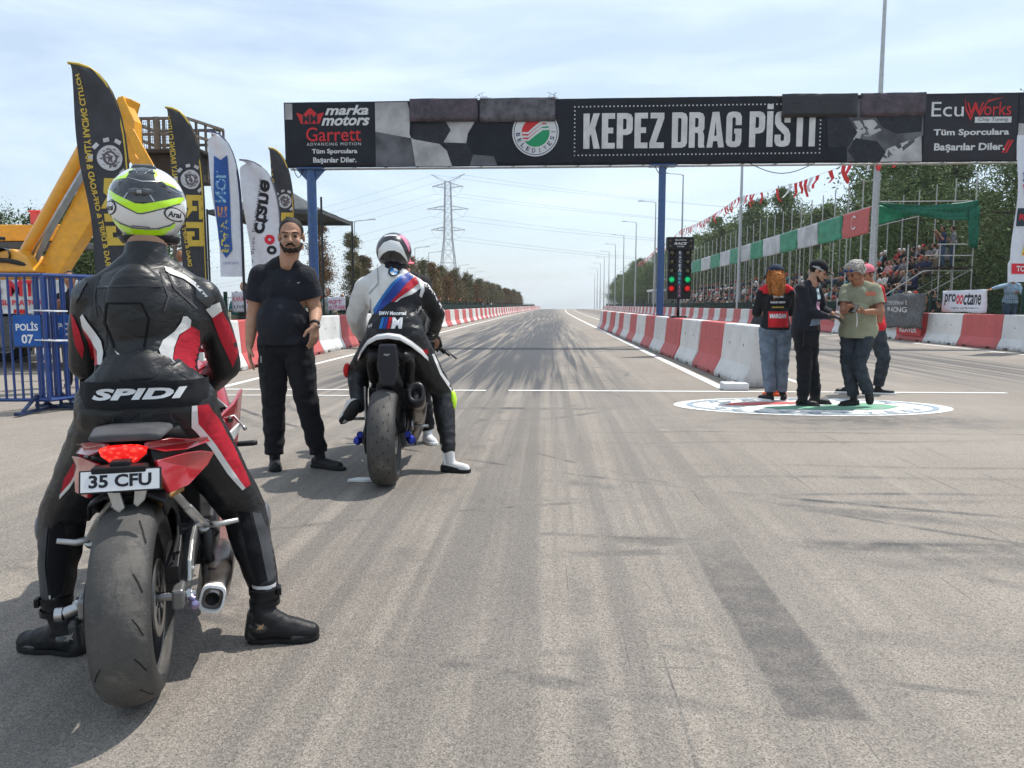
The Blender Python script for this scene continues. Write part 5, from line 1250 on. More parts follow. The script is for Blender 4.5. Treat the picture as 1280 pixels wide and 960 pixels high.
for (a, b), (c, d) in (((-1, -1), (1, -1)), ((1, -1), (1, 1)), ((1, 1), (-1, 1)), ((-1, 1), (-1, -1))): mb.box(((a + c)*.94, (b + d)*.94, 4.16), (3.8 if b == d else .02, 3.8 if a == c else .02, .12))
mb.build('valance', shade, tn)
# draped timing stand behind the centre barrier, on the far lane
ts = empty('equipment_stand', 'black draped equipment stand with a white tray top beyond the end of the centre barrier', 'equipment stand', (5.55, 20.3, 0))
mb = MB(); rings = []
for z, w_ in ((.02, .46), (.4, .42), (.8, .27), (1.08, .17), (1.14, .15)):
    rings.append([V(((w_*(1 + .13*sin(5*a + z*4)))*cos(a) - .1*(1.1 - z), (w_*(1 + .13*cos(4*a)))*sin(a)*.8, z)) for a in [2*pi*q/24 for q in range(24)]])
mb.loft(rings); mb.build('drape', PM('black drape with faint print', (.03, .032, .036), .6, var=.6, scale=5), ts, True)
MB().prism([(-.32, -.18), (.26, -.24), (.34, .2), (-.25, .22)], (0, 0, 1.17), (1, 0, 0), (0, 1, 0), .035).build('tray', M['white'], ts, bevel=.008)
mb = MB(); mb.ell((.06, 0, 1.33), (.15, .13, .14)); mb.box((-.12, .05, 1.26), (.2, .16, .14)); mb.tube([(.02, 0, 1.4), (.12, 0, 1.56)], .05, 8); mb.build('instrument', M['grey'], ts, True)
# ================= PEOPLE: shared builders =================
def basis(F, up=(0, 0, 1)):
    F = V(F).normalized(); Rr = F.cross(V(up)).normalized(); U_ = Rr.cross(F).normalized(); return F, Rr, U_
def head_prims(c, F, s=1.0):
    F, Rr, U_ = basis(F); c = V(c); P = lambda f, r, u: c + F*(f*s) + Rr*(r*s) + U_*(u*s)
    rot = Matrix((Rr, F, U_)).transposed()
    out = [('e', P(-.012, 0, .035), (.074*s, .093*s, .083*s), rot), ('e', P(.028, 0, -.03), (.058*s, .062*s, .082*s), rot), ('e', P(.058, 0, -.093), (.030*s, .026*s, .022*s), rot)]
    out += [('c', P(.090, 0, .005), .008*s, P(.112, 0, -.030), .0135*s), ('c', P(.080, -.036, .020), .012*s, P(.080, .036, .020), .012*s)]
    for q in (-1, 1):
        out += [('e', P(.056, q*.036, -.035), (.024*s, .026*s, .028*s), rot), ('e', P(-.006, q*.076, -.008), (.009*s, .018*s, .030*s), rot), ('c', P(.0, q*.055, -.06), .022*s, P(.052, q*.022, -.092), .022*s)]
        out += [('e', P(.100, q*.012, -.034), (.009*s, .009*s, .007*s), rot)]
    out += [('c', P(.085, -.018, -.060), .0085*s, P(.085, .018, -.060), .0085*s), ('c', P(.082, -.014, -.071), .0095*s, P(.082, .014, -.071), .0095*s)]
    return out, P, rot
def hand_prims(w, d, n, side, curl=.5, s=1.0):
    """w wrist, d direction of the hand, n palm normal, side +1/-1 places the thumb"""
    w, d, n = V(w), V(d).normalized(), V(n).normalized(); n = (n - d*n.dot(d)).normalized(); b = d.cross(n).normalized()*side
    out = []
    kn = [(.030, .080), (.010, .086), (-.011, .082), (-.031, .073)]; ln = [.066, .074, .069, .054]
    for (a, l), L_ in zip(kn, ln):
        k0 = w + d*(l*s) + b*(a*s); out.append(('c', w + d*(.012*s) + b*(a*.55*s), .0155*s, k0, .0120*s))
        ang = curl*(.55 + .12*abs(a)*30*.1); p = k0; dd = d.copy(); rr = .0098*s
        for seg, f in ((.44, 1.0), (.32, 1.25), (.24, .9)):
            dd = (dd*cos(ang*f) + n*sin(ang*f)).normalized() if True else dd
            q = p + dd*(L_*seg*s*1.15); out.append(('c', p, rr, q, rr*.9)); p = q; rr *= .9
            n2 = n; 
    t0 = w + d*(.022*s) + b*(.024*s); t1 = t0 + (d*.55 + b*.75 + n*.35).normalized()*(.042*s); t2 = t1 + (d*.85 + b*.25 + n*.35).normalized()*(.036*s)
    out += [('c', w, .022*s, t0, .018*s), ('c', t0, .0165*s, t1, .0125*s), ('c', t1, .012*s, t2, .0100*s)]
    return out
def lerp3(a, b, t): return V(a).lerp(V(b), t)
def arm_prims(sh, el, wr, k=1.0, fat=1.0):
    mid = lerp3(el, wr, .35)
    return limb((sh, .056*fat*k), (lerp3(sh, el, .45), .052*fat*k), (el, .041*fat*k)) + limb((el, .041*fat*k), (mid, .040*fat*k), (wr, .027*k))
def leg_prims(hp, kn, an, k=1.0):
    return limb((hp, .095*k), (lerp3(hp, kn, .4), .085*k), (kn, .060*k)) + limb((kn, .058*k), (lerp3(kn, an, .32), .060*k), (an, .038*k))
def torso_prims(J, k=1.0, belly=0.0):
    """pelvis, chest, shoulders; flattened along the facing direction"""
    L_, Rr = V(J['shL']), V(J['shR']); ax = (Rr - L_).normalized(); f = V((ax.y, -ax.x, 0)).normalized()
    pel, ch, nk = V(J['pelvis']), V(J['chest']), V(J['neck']); fl = (f, .66)
    mid = lerp3(pel, ch, .5)
    out = [('c', pel - ax*.06, .118*k, pel + ax*.06, .118*k, (f, .85)), ('c', pel + (mid - pel)*.2, .15*k, mid, .142*k, (f, .70)), ('c', mid, .142*k, ch, .165*k, fl),
           ('c', L_ + (Rr - L_)*.10, .062*k, Rr + (L_ - Rr)*.10, .062*k), ('c', ch - ax*.07, .115*k, ch + ax*.07, .115*k, (f, .82)),
           ('c', lerp3(L_, nk, .1), .050*k, nk, .045*k), ('c', lerp3(Rr, nk, .1), .050*k, nk, .045*k)]
    if belly: out.append(('e', mid + V(J['front']).normalized()*(.020 + belly*.025) - V((0, 0, .05)), (.172*k, .13*k, .20*k), frame_rot(ax)))
    return out
def frame_rot(ax):
    ax = V(ax).normalized(); z = V((0, 0, 1)); y = z.cross(ax).normalized(); return Matrix((ax, y, z)).transposed()
def shoe(parent, heel, toe, m, sole, ank=None, w=.045, up=V((0, 0, 1)), h=.05, boot=0, label=None, flat=True, vox=.006):
    heel, toe, up = V(heel), V(toe), V(up).normalized(); d = (toe - heel).normalized(); s_ = d.cross(up).normalized(); L_ = (toe - heel).length
    b = heel
    pr = [('c', b + up*h*.9, w*.82, b + d*L_*.45 + up*h*.75, w*.86), ('c', b + d*L_*.45 + up*h*.7, w*.9, b + d*L_*.86 + up*h*.5, w*.86), ('c', b + up*h*.5, w*.8, b + d*L_*.5 + up*h*.5, w*.8)]
    if ank is not None:
        a = V(ank); pr.append(('c', b + d*L_*.18 + up*h*1.2, w*.85, a + (a - b - d*L_*.2)*boot, w*.92))
    o = organic('shoe', pr, vox, m, parent, 3, cuts=[(b + d*L_*.4 + up*.016, -up, .4)] if flat else (), label=label)
    sp = []
    for t, ww in ((-.14, .55), (-.08, .85), (.1, .95), (.35, .84), (.6, 1.0), (.85, 1.0), (1.02, .8), (1.12, .4)): sp.append((t*L_, ww*w))
    poly = [(t, ww) for t, ww in sp] + [(t, -ww) for t, ww in reversed(sp)]
    MB().prism(poly, b + up*.013, d, up.cross(d), .026).build('sole', sole, o, bevel=.005)
    return o
def person_root(label, loc, rz=0, group=None): return empty('person', label, 'person', loc, rz, group)
def cap(parent, P, rot, m, F_off=0, brim=True, s=1.05, brimdir=1, brim_m=None):
    c = P(-.010, 0, .040); o = organic('cap', [('e', c, (.084*s, .103*s, .088*s), rot)], .006, m, parent, 1, cuts=[(P(0, 0, .034), -(P(0, 0, 1) - P(0, 0, 0)).normalized(), .3)])
    if brim:
        f = (P(1, 0, 0) - P(0, 0, 0)).normalized()*brimdir; r = (P(0, 1, 0) - P(0, 0, 0)).normalized(); u = (P(0, 0, 1) - P(0, 0, 0)).normalized()
        poly = [(-.07, 0), (-.072, .03), (-.055, .07), (-.02, .088), (.02, .088), (.055, .07), (.072, .03), (.07, 0)]
        mb = MB(); mb.prism(poly, P(.075*brimdir, 0, .036), r, (f - u*.12), .008); mb.build('brim', brim_m or m, o, bevel=.003)
    return o

# ================= MOTORCYCLE PARTS =================
def tyre_profile(R_, w, ri):
    h = w/2
    return [(-h*.62, ri), (-h*.80, ri + .012), (-h*.97, R_ - .075), (-h*1.0, R_ - .055), (-h*.93, R_ - .034), (-h*.76, R_ - .018), (-h*.5, R_ - .007), (-h*.22, R_ - .001), (h*.0, R_), (h*.22, R_ - .001), (h*.5, R_ - .007), (h*.76, R_ - .018), (h*.93, R_ - .034), (h*1.0, R_ - .055), (h*.97, R_ - .075), (h*.80, ri + .012), (h*.62, ri)]
def tyremat():
    m, nt, p = newmat('worn slick rubber'); k = NT(nt); v = k.coord(); X, Y, Z = k.sep(v)
    crown = k.ramp(k.m('ABSOLUTE', X), .055, .086, 1, 0)
    c = k.mix(k.m('MULTIPLY', crown, k.ramp(k.noise(v, 12, 6, .7), .2, .75, .55, 1)), (.020, .020, .021, 1), (.088, .083, .077, 1))
    c = k.mix(k.m('MULTIPLY', k.ramp(k.noise(v, 4.5, 6, .75, .5), .50, .62), k.m('MULTIPLY', crown, .55)), c, (.17, .155, .135, 1))
    c = k.mix(k.m('MULTIPLY', k.ramp(k.noise(v, 190, 3, .7), .58, .72), .5), c, (.20, .185, .16, 1))
    nt.links.new(c, p.inputs['Base Color']); nt.links.new(k.ramp(crown, 0, 1, .55, .86), p.inputs['Roughness'])
    nt.links.new(k.bump(k.m('ADD', k.noise(v, 55, 6, .75), k.m('MULTIPLY', k.noise(k.mapv(v, (1, 14, 14)), 5, 3, .6), .5)), .55, .004), p.inputs['Normal']); return m
TYRE = tyremat()
def bike_wheel(par, y, R_, w, rim_r, rim_m, stripe=None, disc_side=1, disc_r=.11, spokes=5, lip=None):
    c = (0, y, R_)
    wh = MB().lathe([(-.045, .001), (-.045, .045), (.045, .045), (.045, .001)], c, (1, 0, 0), 20).build('wheel', M['dkmetal'], par, 40)
    ty = MB().lathe(tyre_profile(R_, w, rim_r - .004), (0, 0, 0), (1, 0, 0), 96); ty = ty.build('tyre', TYRE, wh, True); ty.location = c
    mb = MB(); hw = w*.33
    mb.lathe([(-hw, rim_r), (-hw, rim_r - .014), (-hw*.8, rim_r - .022), (-hw*.3, rim_r - .035), (hw*.3, rim_r - .035), (hw*.8, rim_r - .022), (hw, rim_r - .014), (hw, rim_r)], c, (1, 0, 0), 64)
    for i in range(spokes):
        a = 2*pi*i/spokes + .3
        for da in (-.09, .09):
            p0 = V(c) + V((0, cos(a)*.035, sin(a)*.035)); p1 = V(c) + V((0, cos(a + da*1.6)*(rim_r - .02), sin(a + da*1.6)*(rim_r - .02)))
            mb.bar(p0, p1, .03, .016, (1, 0, 0))
    mb.build('rim', rim_m, wh, 40)
    if lip:
        for sx in (-1, 1): MB().lathe([(sx*hw, rim_r - .004), (sx*(hw + .002), rim_r - .001), (sx*(hw + .004), rim_r - .012), (sx*hw, rim_r - .016)], c, (1, 0, 0), 64).build('rim_stripe', lip, wh, True)
    mb = MB(); x = disc_side*(hw + .012)
    mb.lathe([(x - .003, disc_r - .032), (x - .003, disc_r), (x + .003, disc_r), (x + .003, disc_r - .032)], c, (1, 0, 0), 48, closed=True)
    for i in range(6):
        a = i*pi/3; mb.bar(V(c) + V((x, cos(a)*.03, sin(a)*.03)), V(c) + V((x, cos(a + .3)*(disc_r - .03), sin(a + .3)*(disc_r - .03))), .012, .004, (1, 0, 0))
    mb.build('brake_disc', M['steel'], wh, 40)
    return wh, ty
def bolts(mb, pts, axis, r=.009, h=.008):
    for p in pts: mb.lathe([(0, r), (h, r), (h, .0001)], p, axis, 6)

# ================= RED MOTORCYCLE =================
b1 = empty('motorcycle', 'red motorcycle with lit tail lamp and white plate reading 35 CFU, nearest the camera', 'motorcycle', (-1.245, 2.14, 0), R(20))
wh1, ty1 = bike_wheel(b1, 0, .300, .162, .222, M['dkmetal'], lip=M['steel'], disc_side=1, disc_r=.115)
# shallow curved grooves near the shoulders of the tyre
gv = PM('groove black', (.018, .018, .018), .9); gi = 0
for sx in (-1, 1):
    for q in range(9):
        zc = -.22 + q*.055 + (.02 if sx > 0 else 0)
        poly = [(sx*.040, .030), (sx*.052, .008), (sx*.064, -.022), (sx*.067, -.020), (sx*.055, .010), (sx*.043, .031)]
        if sx < 0: poly = poly[::-1]
        if q % 2 == 0 and (sx > 0 or q in (2,)): lay('groove', [poly], (0, -.5, zc), (1, 0, 0), (0, 0, 1), gv, ty1, .0012, ty1, .012)
wheel1f, _ = bike_wheel(b1, 1.42, .298, .120, .216, M['dkmetal'], disc_side=1, disc_r=.16)
sa = MB()
for sx in (-1, 1):
    prof = [(-.06, .275), (-.06, .335), (.06, .35), (.30, .40), (.55, .43), (.55, .34), (.30, .30), (.06, .265)]
    sa.prism(prof, (sx*.125, 0, 0), (0, 1, 0), (0, 0, 1), .034)
sa.box((0, .43, .36), (.25, .14, .10)); sa.build('swingarm', PM('swingarm grey', (.20, .20, .20), .4, .7, bump=.1), b1, bevel=.008)
mb = MB(); mb.tube([(-.165, 0, .30), (.17, 0, .30)], .014, 10); mb.lathe([(0, .024), (.012, .024), (.014, .0001)], (.146, 0, .30), (1, 0, 0), 6); mb.lathe([(0, .024), (.012, .024), (.014, .0001)], (-.146, 0, .30), (-1, 0, 0), 6)
mb.tube([(-.15, -.02, .30), (-.185, -.03, .29)], .016, 10); mb.lathe([(0, .02), (.02, .02), (.02, .001)], (-.185, -.03, .29), (-1, 0, 0), 10); mb.build('axle', M['steel'], b1, 40)
mb = MB(); mb.box((.108, .03, .395), (.038, .11, .075), (.5, 0, 0)); mb.box((.118, .05, .43), (.02, .07, .05), (.5, 0, 0)); mb.tube([(.115, -.02, .42), (.12, -.05, .45), (.12, .05, .47), (.10, .2, .50)], .005, 6); mb.build('caliper', M['dkmetal'], b1, bevel=.005)
mb = MB(); mb.prism([(.0, .34), (.02, .40), (.10, .44), (.26, .47), (.26, .44), (.13, .40), (.05, .34)], (.152, 0, 0), (0, 1, 0), (0, 0, 1), .012); bolts(mb, [(.158, .03, .37), (.158, .22, .455)], (1, 0, 0)); mb.build('swingarm_guard', M['alu'], b1, bevel=.003)
mb = MB(); mb.tube([(.150, -.005, .30), (.160, -.02, .29), (.168, -.02, .288)], .011, 10); mb.lathe([(0, .014), (.012, .014), (.016, .009), (.018, .001)], (.165, -.02, .275), (.3, -1, 0), 12); mb.build('paddock_bobbin', PM('anodised violet', (.30, .26, .42), .3, .9), b1, 40)
# chain side
mb = MB(); mb.lathe([(-.004, .05), (-.004, .095), (.004, .095), (.004, .05)], (-.115, 0, .30), (1, 0, 0), 36, closed=True); mb.bar((-.115, 0, .392), (-.115, .55, .43), .015, .014); mb.bar((-.115, 0, .208), (-.115, .55, .34), .015, .014); mb.build('chain', M['dkmetal'], b1)
# hugger over the tyre and rear inner guard
mb = MB(); rings = []
for q in range(16):
    a = R(52 + q*7.0); rr_o = .324
    rings.append([V((x, -cos(a)*(rr_o + dz)*-1, .30 + sin(a)*(rr_o + dz))) for x, dz in ((-.105, -.05), (-.100, .0), (-.06, .016), (.06, .016), (.100, .0), (.105, -.05), (.096, -.05), (.090, -.006), (.055, .008), (-.055, .008), (-.090, -.006), (-.096, -.05))])
# arc runs from above the tyre forwards
rings = []
for q in range(15):
    a = R(100 - q*8.0); rr_o = .322
    rings.append([V((x, cos(a)*(rr_o + dz), .30 + sin(a)*(rr_o + dz))) for x, dz in ((-.106, -.055), (-.102, -.01), (-.06, .014), (.06, .014), (.102, -.01), (.106, -.055), (.098, -.055), (.094, -.014), (.055, .006), (-.055, .006), (-.094, -.014), (-.098, -.055))])
mb.loft(rings); mb.build('mudguard', M['black'], b1, True)
# frame, engine, exhaust
mb = MB(); mb.box((0, .62, .42), (.30, .38, .34)); mb.box((.0, .72, .60), (.24, .42, .16)); mb.lathe([(-.02, .10), (.03, .105), (.045, .09), (.05, .001)], (.15, .56, .34), (1, 0, 0), 24); mb.lathe([(0, .08), (.03, .085), (.045, .07), (.05, .001)], (-.15, .58, .34), (-1, 0, 0), 24)
for i in range(5): mb.box((0, .84, .36 + i*.035), (.36, .12, .012))
mb.build('engine', M['dkmetal'], b1, bevel=.012)
mb = MB()
for sx in (-1, 1): mb.tube([(sx*.06, .10, .70), (sx*.10, .30, .66), (sx*.12, .55, .60), (sx*.10, .95, .74), (sx*.04, 1.10, .80)], .022, 8); mb.tube([(sx*.08, .30, .66), (sx*.10, .45, .46), (sx*.11, .5, .36)], .02, 8)
mb.build('frame', M['black'], b1, True)
mb = MB(); mb.tube([(.02, .22, .52), (.02, .30, .60), (.02, .42, .64)], .035, 10)
for i in range(7): mb.lathe([(-.006, .028), (0, .048), (.006, .028)], V((.02, .24, .52)).lerp(V((.02, .40, .62)), i/6), (0, .16, .10), 14)
mb.tube([(.06, .1, .56), (.10, .06, .60), (.13, .10, .61)], .012, 8); mb.build('shock_absorber', PM('shock ochre', (.32, .17, .05), .5, .3), b1, 40)
def superring(c, ax, up, rx, ry, n=24, e=3.2):
    ax = V(ax).normalized(); s_ = ax.cross(V(up)).normalized(); u_ = s_.cross(ax).normalized(); out = []
    for q in range(n):
        a = 2*pi*q/n; ca, sa_ = cos(a), sin(a); out.append(V(c) + s_*(rx*math.copysign(abs(ca)**(2/e), ca)) + u_*(ry*math.copysign(abs(sa_)**(2/e), sa_)))
    return out
exd = V((-.02, .97, .03)); e0 = V((.205, .12, .235))
mb = MB(); mb.loft([superring(e0 + exd*t, exd, (.25, 0, 1), a, b) for t, a, b in ((.0, .037, .043), (.03, .040, .047), (.12, .052, .060), (.30, .058, .068), (.42, .046, .056), (.52, .032, .034))]); mf = mb.build('muffler', M['titan'], b1, True)
mb = MB(); A_ = [superring(e0 - exd*d_, exd, (.25, 0, 1), a, b) for d_, a, b in ((-.01, .039, .046), (.010, .039, .046), (.012, .032, .038), (-.012, .030, .036))]; mb.loft(A_, cap=False); mb.build('muffler_rim', M['offwhite'], mf, 35)
MB().loft([superring(e0 + exd*.008, exd, (.25, 0, 1), .033, .039), superring(e0 + exd*.01, exd, (.25, 0, 1), .018, .021)]).build('muffler_cap', M['dkmetal'], mf)
MB().lathe([(-.002, .021), (.004, .022), (.008, .019), (.004, .017), (-.0, .0005)], e0 - exd*.004, -exd, 20).build('muffler_outlet', PM('outlet black', (.004, .004, .004), .6), mf, True)
# passenger foot peg brackets and pegs
for sx, pts, peg in ((1, [(.105, .12, .59), (.135, .17, .53), (.175, .25, .445)], [(.175, .25, .445), (.225, .26, .44), (.285, .25, .452)]), (-1, [(-.05, .02, .60), (-.10, .10, .53), (-.155, .20, .44)], [(-.155, .20, .44), (-.20, .21, .43), (-.25, .20, .443)])):
    mb = MB()
    for a, b, w_ in zip(pts, pts[1:], (.026, .030)): mb.bar(a, b, w_, .016, (0, 1, 0))
    mb.tube([pts[-1], V(pts[-1]) + V((0, .03, -.02))], .024, 10); bolts(mb, [V(pts[0]) + V((0, -.012, 0))], (0, -1, 0), .010); br = mb.build('peg_bracket', M['alu'], b1, bevel=.005)
    MB().tube([peg[0], peg[1], peg[2]], [.013, .011, .008], 8).build('foot_peg', M['alu'], b1, True)
mb = MB(); mb.tube([(.185, .26, .43), (.18, .30, .33), (.19, .33, .26)], .018, 8); mb.tube([(.165, .28, .43), (.17, .32, .34)], .010, 8); mb.tube([(.20, .24, .45), (.215, .30, .40), (.20, .4, .36)], .006, 6); mb.build('rear_brake_linkage', M['dkmetal'], b1, True)
mb = MB(); mb.tube([(-.02, -.02, .66), (-.035, -.04, .60), (-.01, -.02, .57)], .012, 6); mb.prism([(-.055, .69), (-.02, .69), (.0, .60), (-.015, .585), (-.03, .60)], (0, -.07, 0), (1, 0, 0), (0, 0, 1), .018); mb.prism([(.055, .69), (.02, .69), (-.0 + .01, .61), (.02, .60), (.04, .62)], (.012, -.07, 0), (1, 0, 0), (0, 0, 1), .018); mb.build('plate_bracket', M['alu'], b1, bevel=.004)
# tail unit
tl = organic('tail_unit', [('c', (0, .0, .715), .055, (0, .35, .73), .10), ('c', (-.06, .05, .72), .045, (-.11, .35, .73), .07), ('c', (.07, .05, .72), .045, (.13, .35, .73), .07), ('c', (0, -.03, .70), .04, (0, -.01, .64), .045), ('c', (0, .10, .66), .05, (0, .10, .60), .04)], .008, M['black'], b1, 3)
def panel(name, pts, m, th=.008, par=b1, bevel=.003, label=None):
    """thick facet panel through 3d points (fan)"""
    P_ = [V(p) for p in pts]; n = V((0, 0, 0)); c = sum(P_, V((0, 0, 0)))/len(P_)
    for a, b in zip(P_, P_[1:] + P_[:1]): n += (a - c).cross(b - c)
    n.normalize(); k = len(P_); cm = c + n*th*.25
    mb = MB(); vs = P_ + [p - n*th for p in P_] + [cm, c - n*th]; fs = []
    for i in range(k):
        j = (i + 1) % k; fs += [(i, j, 2*k), (j + k, i + k, 2*k + 1), (i, i + k, j + k, j)]
    mb.add(vs, fs); return mb.build(name, m, par, 50, bevel=bevel, label=label)
rp = M['redpaint']
# right and left tail panels: upper blade and lower cheek with the dark slot between
panel('tail_panel', [(.055, -.045, .785), (.115, -.01, .788), (.165, .06, .770), (.200, .22, .75), (.21, .24, .735), (.150, .05, .742), (.095, -.03, .752), (.05, -.05, .770)], rp, .012)
panel('tail_panel', [(.075, -.045, .728), (.145, .030, .733), (.182, .10, .725), (.212, .20, .70), (.195, .16, .668), (.150, .02, .635), (.105, -.04, .628), (.088, -.055, .68)], rp, .014)
panel('tail_panel', [(-.045, -.045, .785), (-.05, -.05, .770), (-.095, -.03, .750), (-.150, .06, .742), (-.165, .2, .745), (-.15, .07, .768), (-.10, -.01, .785)][::-1], rp, .012)
panel('tail_panel', [(-.075, -.045, .728), (-.088, -.055, .68), (-.105, -.04, .628), (-.15, .03, .632), (-.19, .20, .665), (-.195, .24, .70), (-.17, .10, .728), (-.13, .03, .735)][::-1], rp, .014)
panel('tail_slot_cover', [(.062, -.035, .768), (.13, .02, .745), (.15, .05, .735), (.07, -.045, .722)], M['black'], .01)
st_ = MB(); st_.loft([[V((x*w_ + .006, y, z + dz)) for x, dz in ((-1, 0), (-.93, .009), (-.6, .013), (.6, .013), (.93, .009), (1, 0), (.95, -.009), (-.95, -.009))] for y, z, w_ in ((-.052, .797, .088), (-.046, .800, .098), (.08, .806, .112), (.16, .803, .10))])
st_.build('pillion_cover', PM('worn grey seat cowl', (.075, .075, .08), .55, var=.2, bump=.2, bscale=150), b1, True, bevel=.004)
MB().loft([[V((x*w_ + .02, y, z + dz)) for x, dz in ((-1, -.03), (-.9, .015), (-.4, .028), (.4, .028), (.9, .015), (1, -.03))] for y, z, w_ in ((.13, .79, .12), (.25, .755, .15), (.45, .745, .14), (.62, .77, .10))]).build('seat', PM('seat vinyl', (.02, .02, .021), .6, bump=.2), b1, True)
# tail lamp
mb = MB(); mb.loft([[V((.052*x*w_, y, .752 + .0235*z*w_)) for x, z in ((-1, .65), (-.6, .95), (0, 1), (.6, .95), (1, .65), (.92, 0), (.55, -.75), (0, -1), (-.55, -.75), (-.92, 0))] for y, w_ in ((-.055, 1.25), (-.062, 1.22), (-.075, 1.0), (-.078, .9))])
lampm, lnt, lp_ = newmat('lit tail lamp'); lk = NT(lnt); lv = lk.coord()
lcol = lk.mix(lk.ramp(lk.vor(lk.mapv(lv, (1, 1, 1.6)), 62), .25, .5), (.95, .05, .03, 1), (.55, .006, .005, 1))
lnt.links.new(lcol, lp_.inputs['Base Color']); lnt.links.new(lcol, lp_.inputs['Emission Color']); lp_.inputs['Emission Strength'].default_value = .9; lp_.inputs['Roughness'].default_value = .15
mb.build('tail_lamp', lampm, b1, 30)
# number plate
pn = empty('tmp', 'x', 'x'); bpy.data.objects.remove(pn)
plu, plv = V((1, 0, 0)), V((0, .28, 1)).normalized(); pno = V((.004, -.135, .694))
mb = MB(); mb.prism([(-.104, -.032), (.104, -.032), (.104, .032), (-.104, .032)], pno, plu, plv, .005); plt = mb.build('number_plate', M['dkmetal'], b1, bevel=.001)
MB().prism([(-.099, -.028), (.099, -.028), (.099, .028), (-.099, .028)], pno + plu.cross(plv)*.0032, plu, plv, .003).build('plate_face', PM('plate white', (.70, .71, .72), .3, var=.03), plt)
lay('lettering', text_fit('35 CFU', .158, .036, bold=.035), pno, plu, plv, ink, plt, .0052)
mb = MB(); mb.box((0, -.11, .722), (.14, .05, .02)); mb.box((0, -.09, .70), (.05, .06, .09)); mb.build('plate_lamp', M['black'], b1, bevel=.005)
# tank, fairing, belly pan, cockpit
organic('tank', [('c', (.0, .62, .86), .10, (0, .95, .90), .12), ('c', (-.07, .7, .86), .08, (-.08, .9, .88), .09), ('c', (.07, .7, .86), .08, (.08, .9, .88), .09)], .01, rp, b1, 4)
organic('fairing', [('c', (.17, .95, .62), .06, (.10, 1.30, .80), .07), ('c', (-.17, .95, .62), .06, (-.10, 1.30, .80), .07), ('c', (.20, 1.0, .72), .035, (.12, 1.32, .88), .05), ('c', (-.2, 1.0, .72), .035, (-.12, 1.32, .88), .05), ('c', (-.08, 1.36, .82), .08, (.08, 1.36, .82), .08)], .01, rp, b1, 3)
panel('side_panel', [(.195, .78, .74), (.235, .92, .77), (.262, 1.12, .81), (.235, 1.15, .60), (.215, .98, .44), (.19, .86, .50)], rp, .014)
panel('side_panel', [(-.195, .78, .70), (-.19, .86, .50), (-.215, .98, .44), (-.235, 1.15, .60), (-.27, 1.10, .80), (-.24, .92, .74)], rp, .014)
panel('white_badge', [(.215, .80, .655), (.262, .92, .69), (.262, .95, .66), (.218, .83, .60)], M['whitepaint'], .01)
panel('belly_pan', [(.17, .56, .34), (.20, .70, .40), (.21, .86, .36), (.20, .95, .20), (.17, .62, .13), (.16, .52, .22)], rp, .012); panel('belly_pan', [(-.17, .56, .34), (-.16, .52, .22), (-.17, .62, .13), (-.20, .95, .20), (-.21, .86, .36), (-.20, .70, .40)], rp, .012)
panel('radiator_guard', [(.20, .95, .50), (.225, 1.02, .50), (.22, 1.08, .30), (.195, 1.0, .22)], M['black'], .012)
mb = MB(); mb.prism([(-.12, .80), (-.10, .95), (-.05, 1.03), (.05, 1.03), (.10, .95), (.12, .80)], (0, 1.30, 0), (1, 0, 0), (0, .55, .85), .006); mb.build('windscreen', PM('smoked screen', (.02, .02, .022), .08, spec=.8), b1, bevel=.003)
mb = MB(); mb.box((0, 1.14, .90), (.17, .03, .10), (-.5, 0, 0)); mb.box((0, 1.05, .84), (.22, .09, .03)); mb.lathe([(0, .02), (.04, .02), (.04, .001)], (0, 1.04, .85), (0, -.3, 1), 12); mb.build('dashboard', M['black'], b1, bevel=.01)
for sx in (1, -1):
    a, b = V((sx*.125 + .0, 1.02, .815)), V((sx*.235, .865, .705)); d = (b - a).normalized()
    mb = MB(); mb.tube([(sx*.09, 1.03, .82), a, b], .012, 10); mb.box(a + V((0, .0, .0)), (.05, .05, .05)); hb = mb.build('handlebar', M['dkmetal'], b1, 40)
    mb = MB(); mb.lathe([(0, .022), (.01, .026), (.014, .019), (.03, .0185), (.115, .0185), (.12, .021), (.135, .021), (.138, .001)], a + d*.015, d, 18); mb.build('grip', PM('grip rubber', (.02, .02, .02), .75, bump=.5, bscale=200), hb, 40)
    MB().tube([a + V((sx*.01, .04, -.005)), a.lerp(b, .5) + V((sx*.03, .05, -.012)), b + V((sx*.045, .035, -.03)), b + V((sx*.055, .02, -.04))], [.007, .006, .006, .009], 8).build('brake_lever' if sx > 0 else 'clutch_lever', M['steel'], hb, True)
    mb = MB(); mb.box(a + V((0, .035, .03)), (.045, .05, .035)); mb.box(a + V((0, .0, .022)), (.04, .035, .02)); mb.build('switch_housing', M['dkmetal'], hb, bevel=.005)
mb = MB(); mb.loft([superring(V((x, 1.16, z)), (1, .0, 0), (0, 0, 1), w_, h_, 12) for x, z, w_, h_ in ((.20, .555, .01, .008), (.235, .555, .018, .011), (.31, .557, .020, .012), (.328, .557, .014, .009))]); mb.build('mirror', M['black'], b1, True)
mb = MB()
for sx in (-1, 1): mb.tube([(sx*.095, 1.42, .30), (sx*.095, 1.13, .86)], .026, 12)
mb.box((0, 1.13, .84), (.24, .08, .03)); mb.box((0, 1.18, .72), (.24, .08, .03)); mb.build('fork', M['dkmetal'], b1, 40)
MB().loft([[V((x, 1.42 + cos(a)*rr, .30 + sin(a)*rr)) for x, rr in ((-.07, .32), (0, .335), (.07, .32), (.06, .315), (0, .328), (-.06, .315))] for a in [R(q) for q in range(20, 150, 10)]]).build('front_mudguard', rp, b1, True)
mb = MB(); mb.box((0, 1.42, .82), (.20, .05, .09)); mb.build('headlamp', M['lens'], b1, bevel=.02)
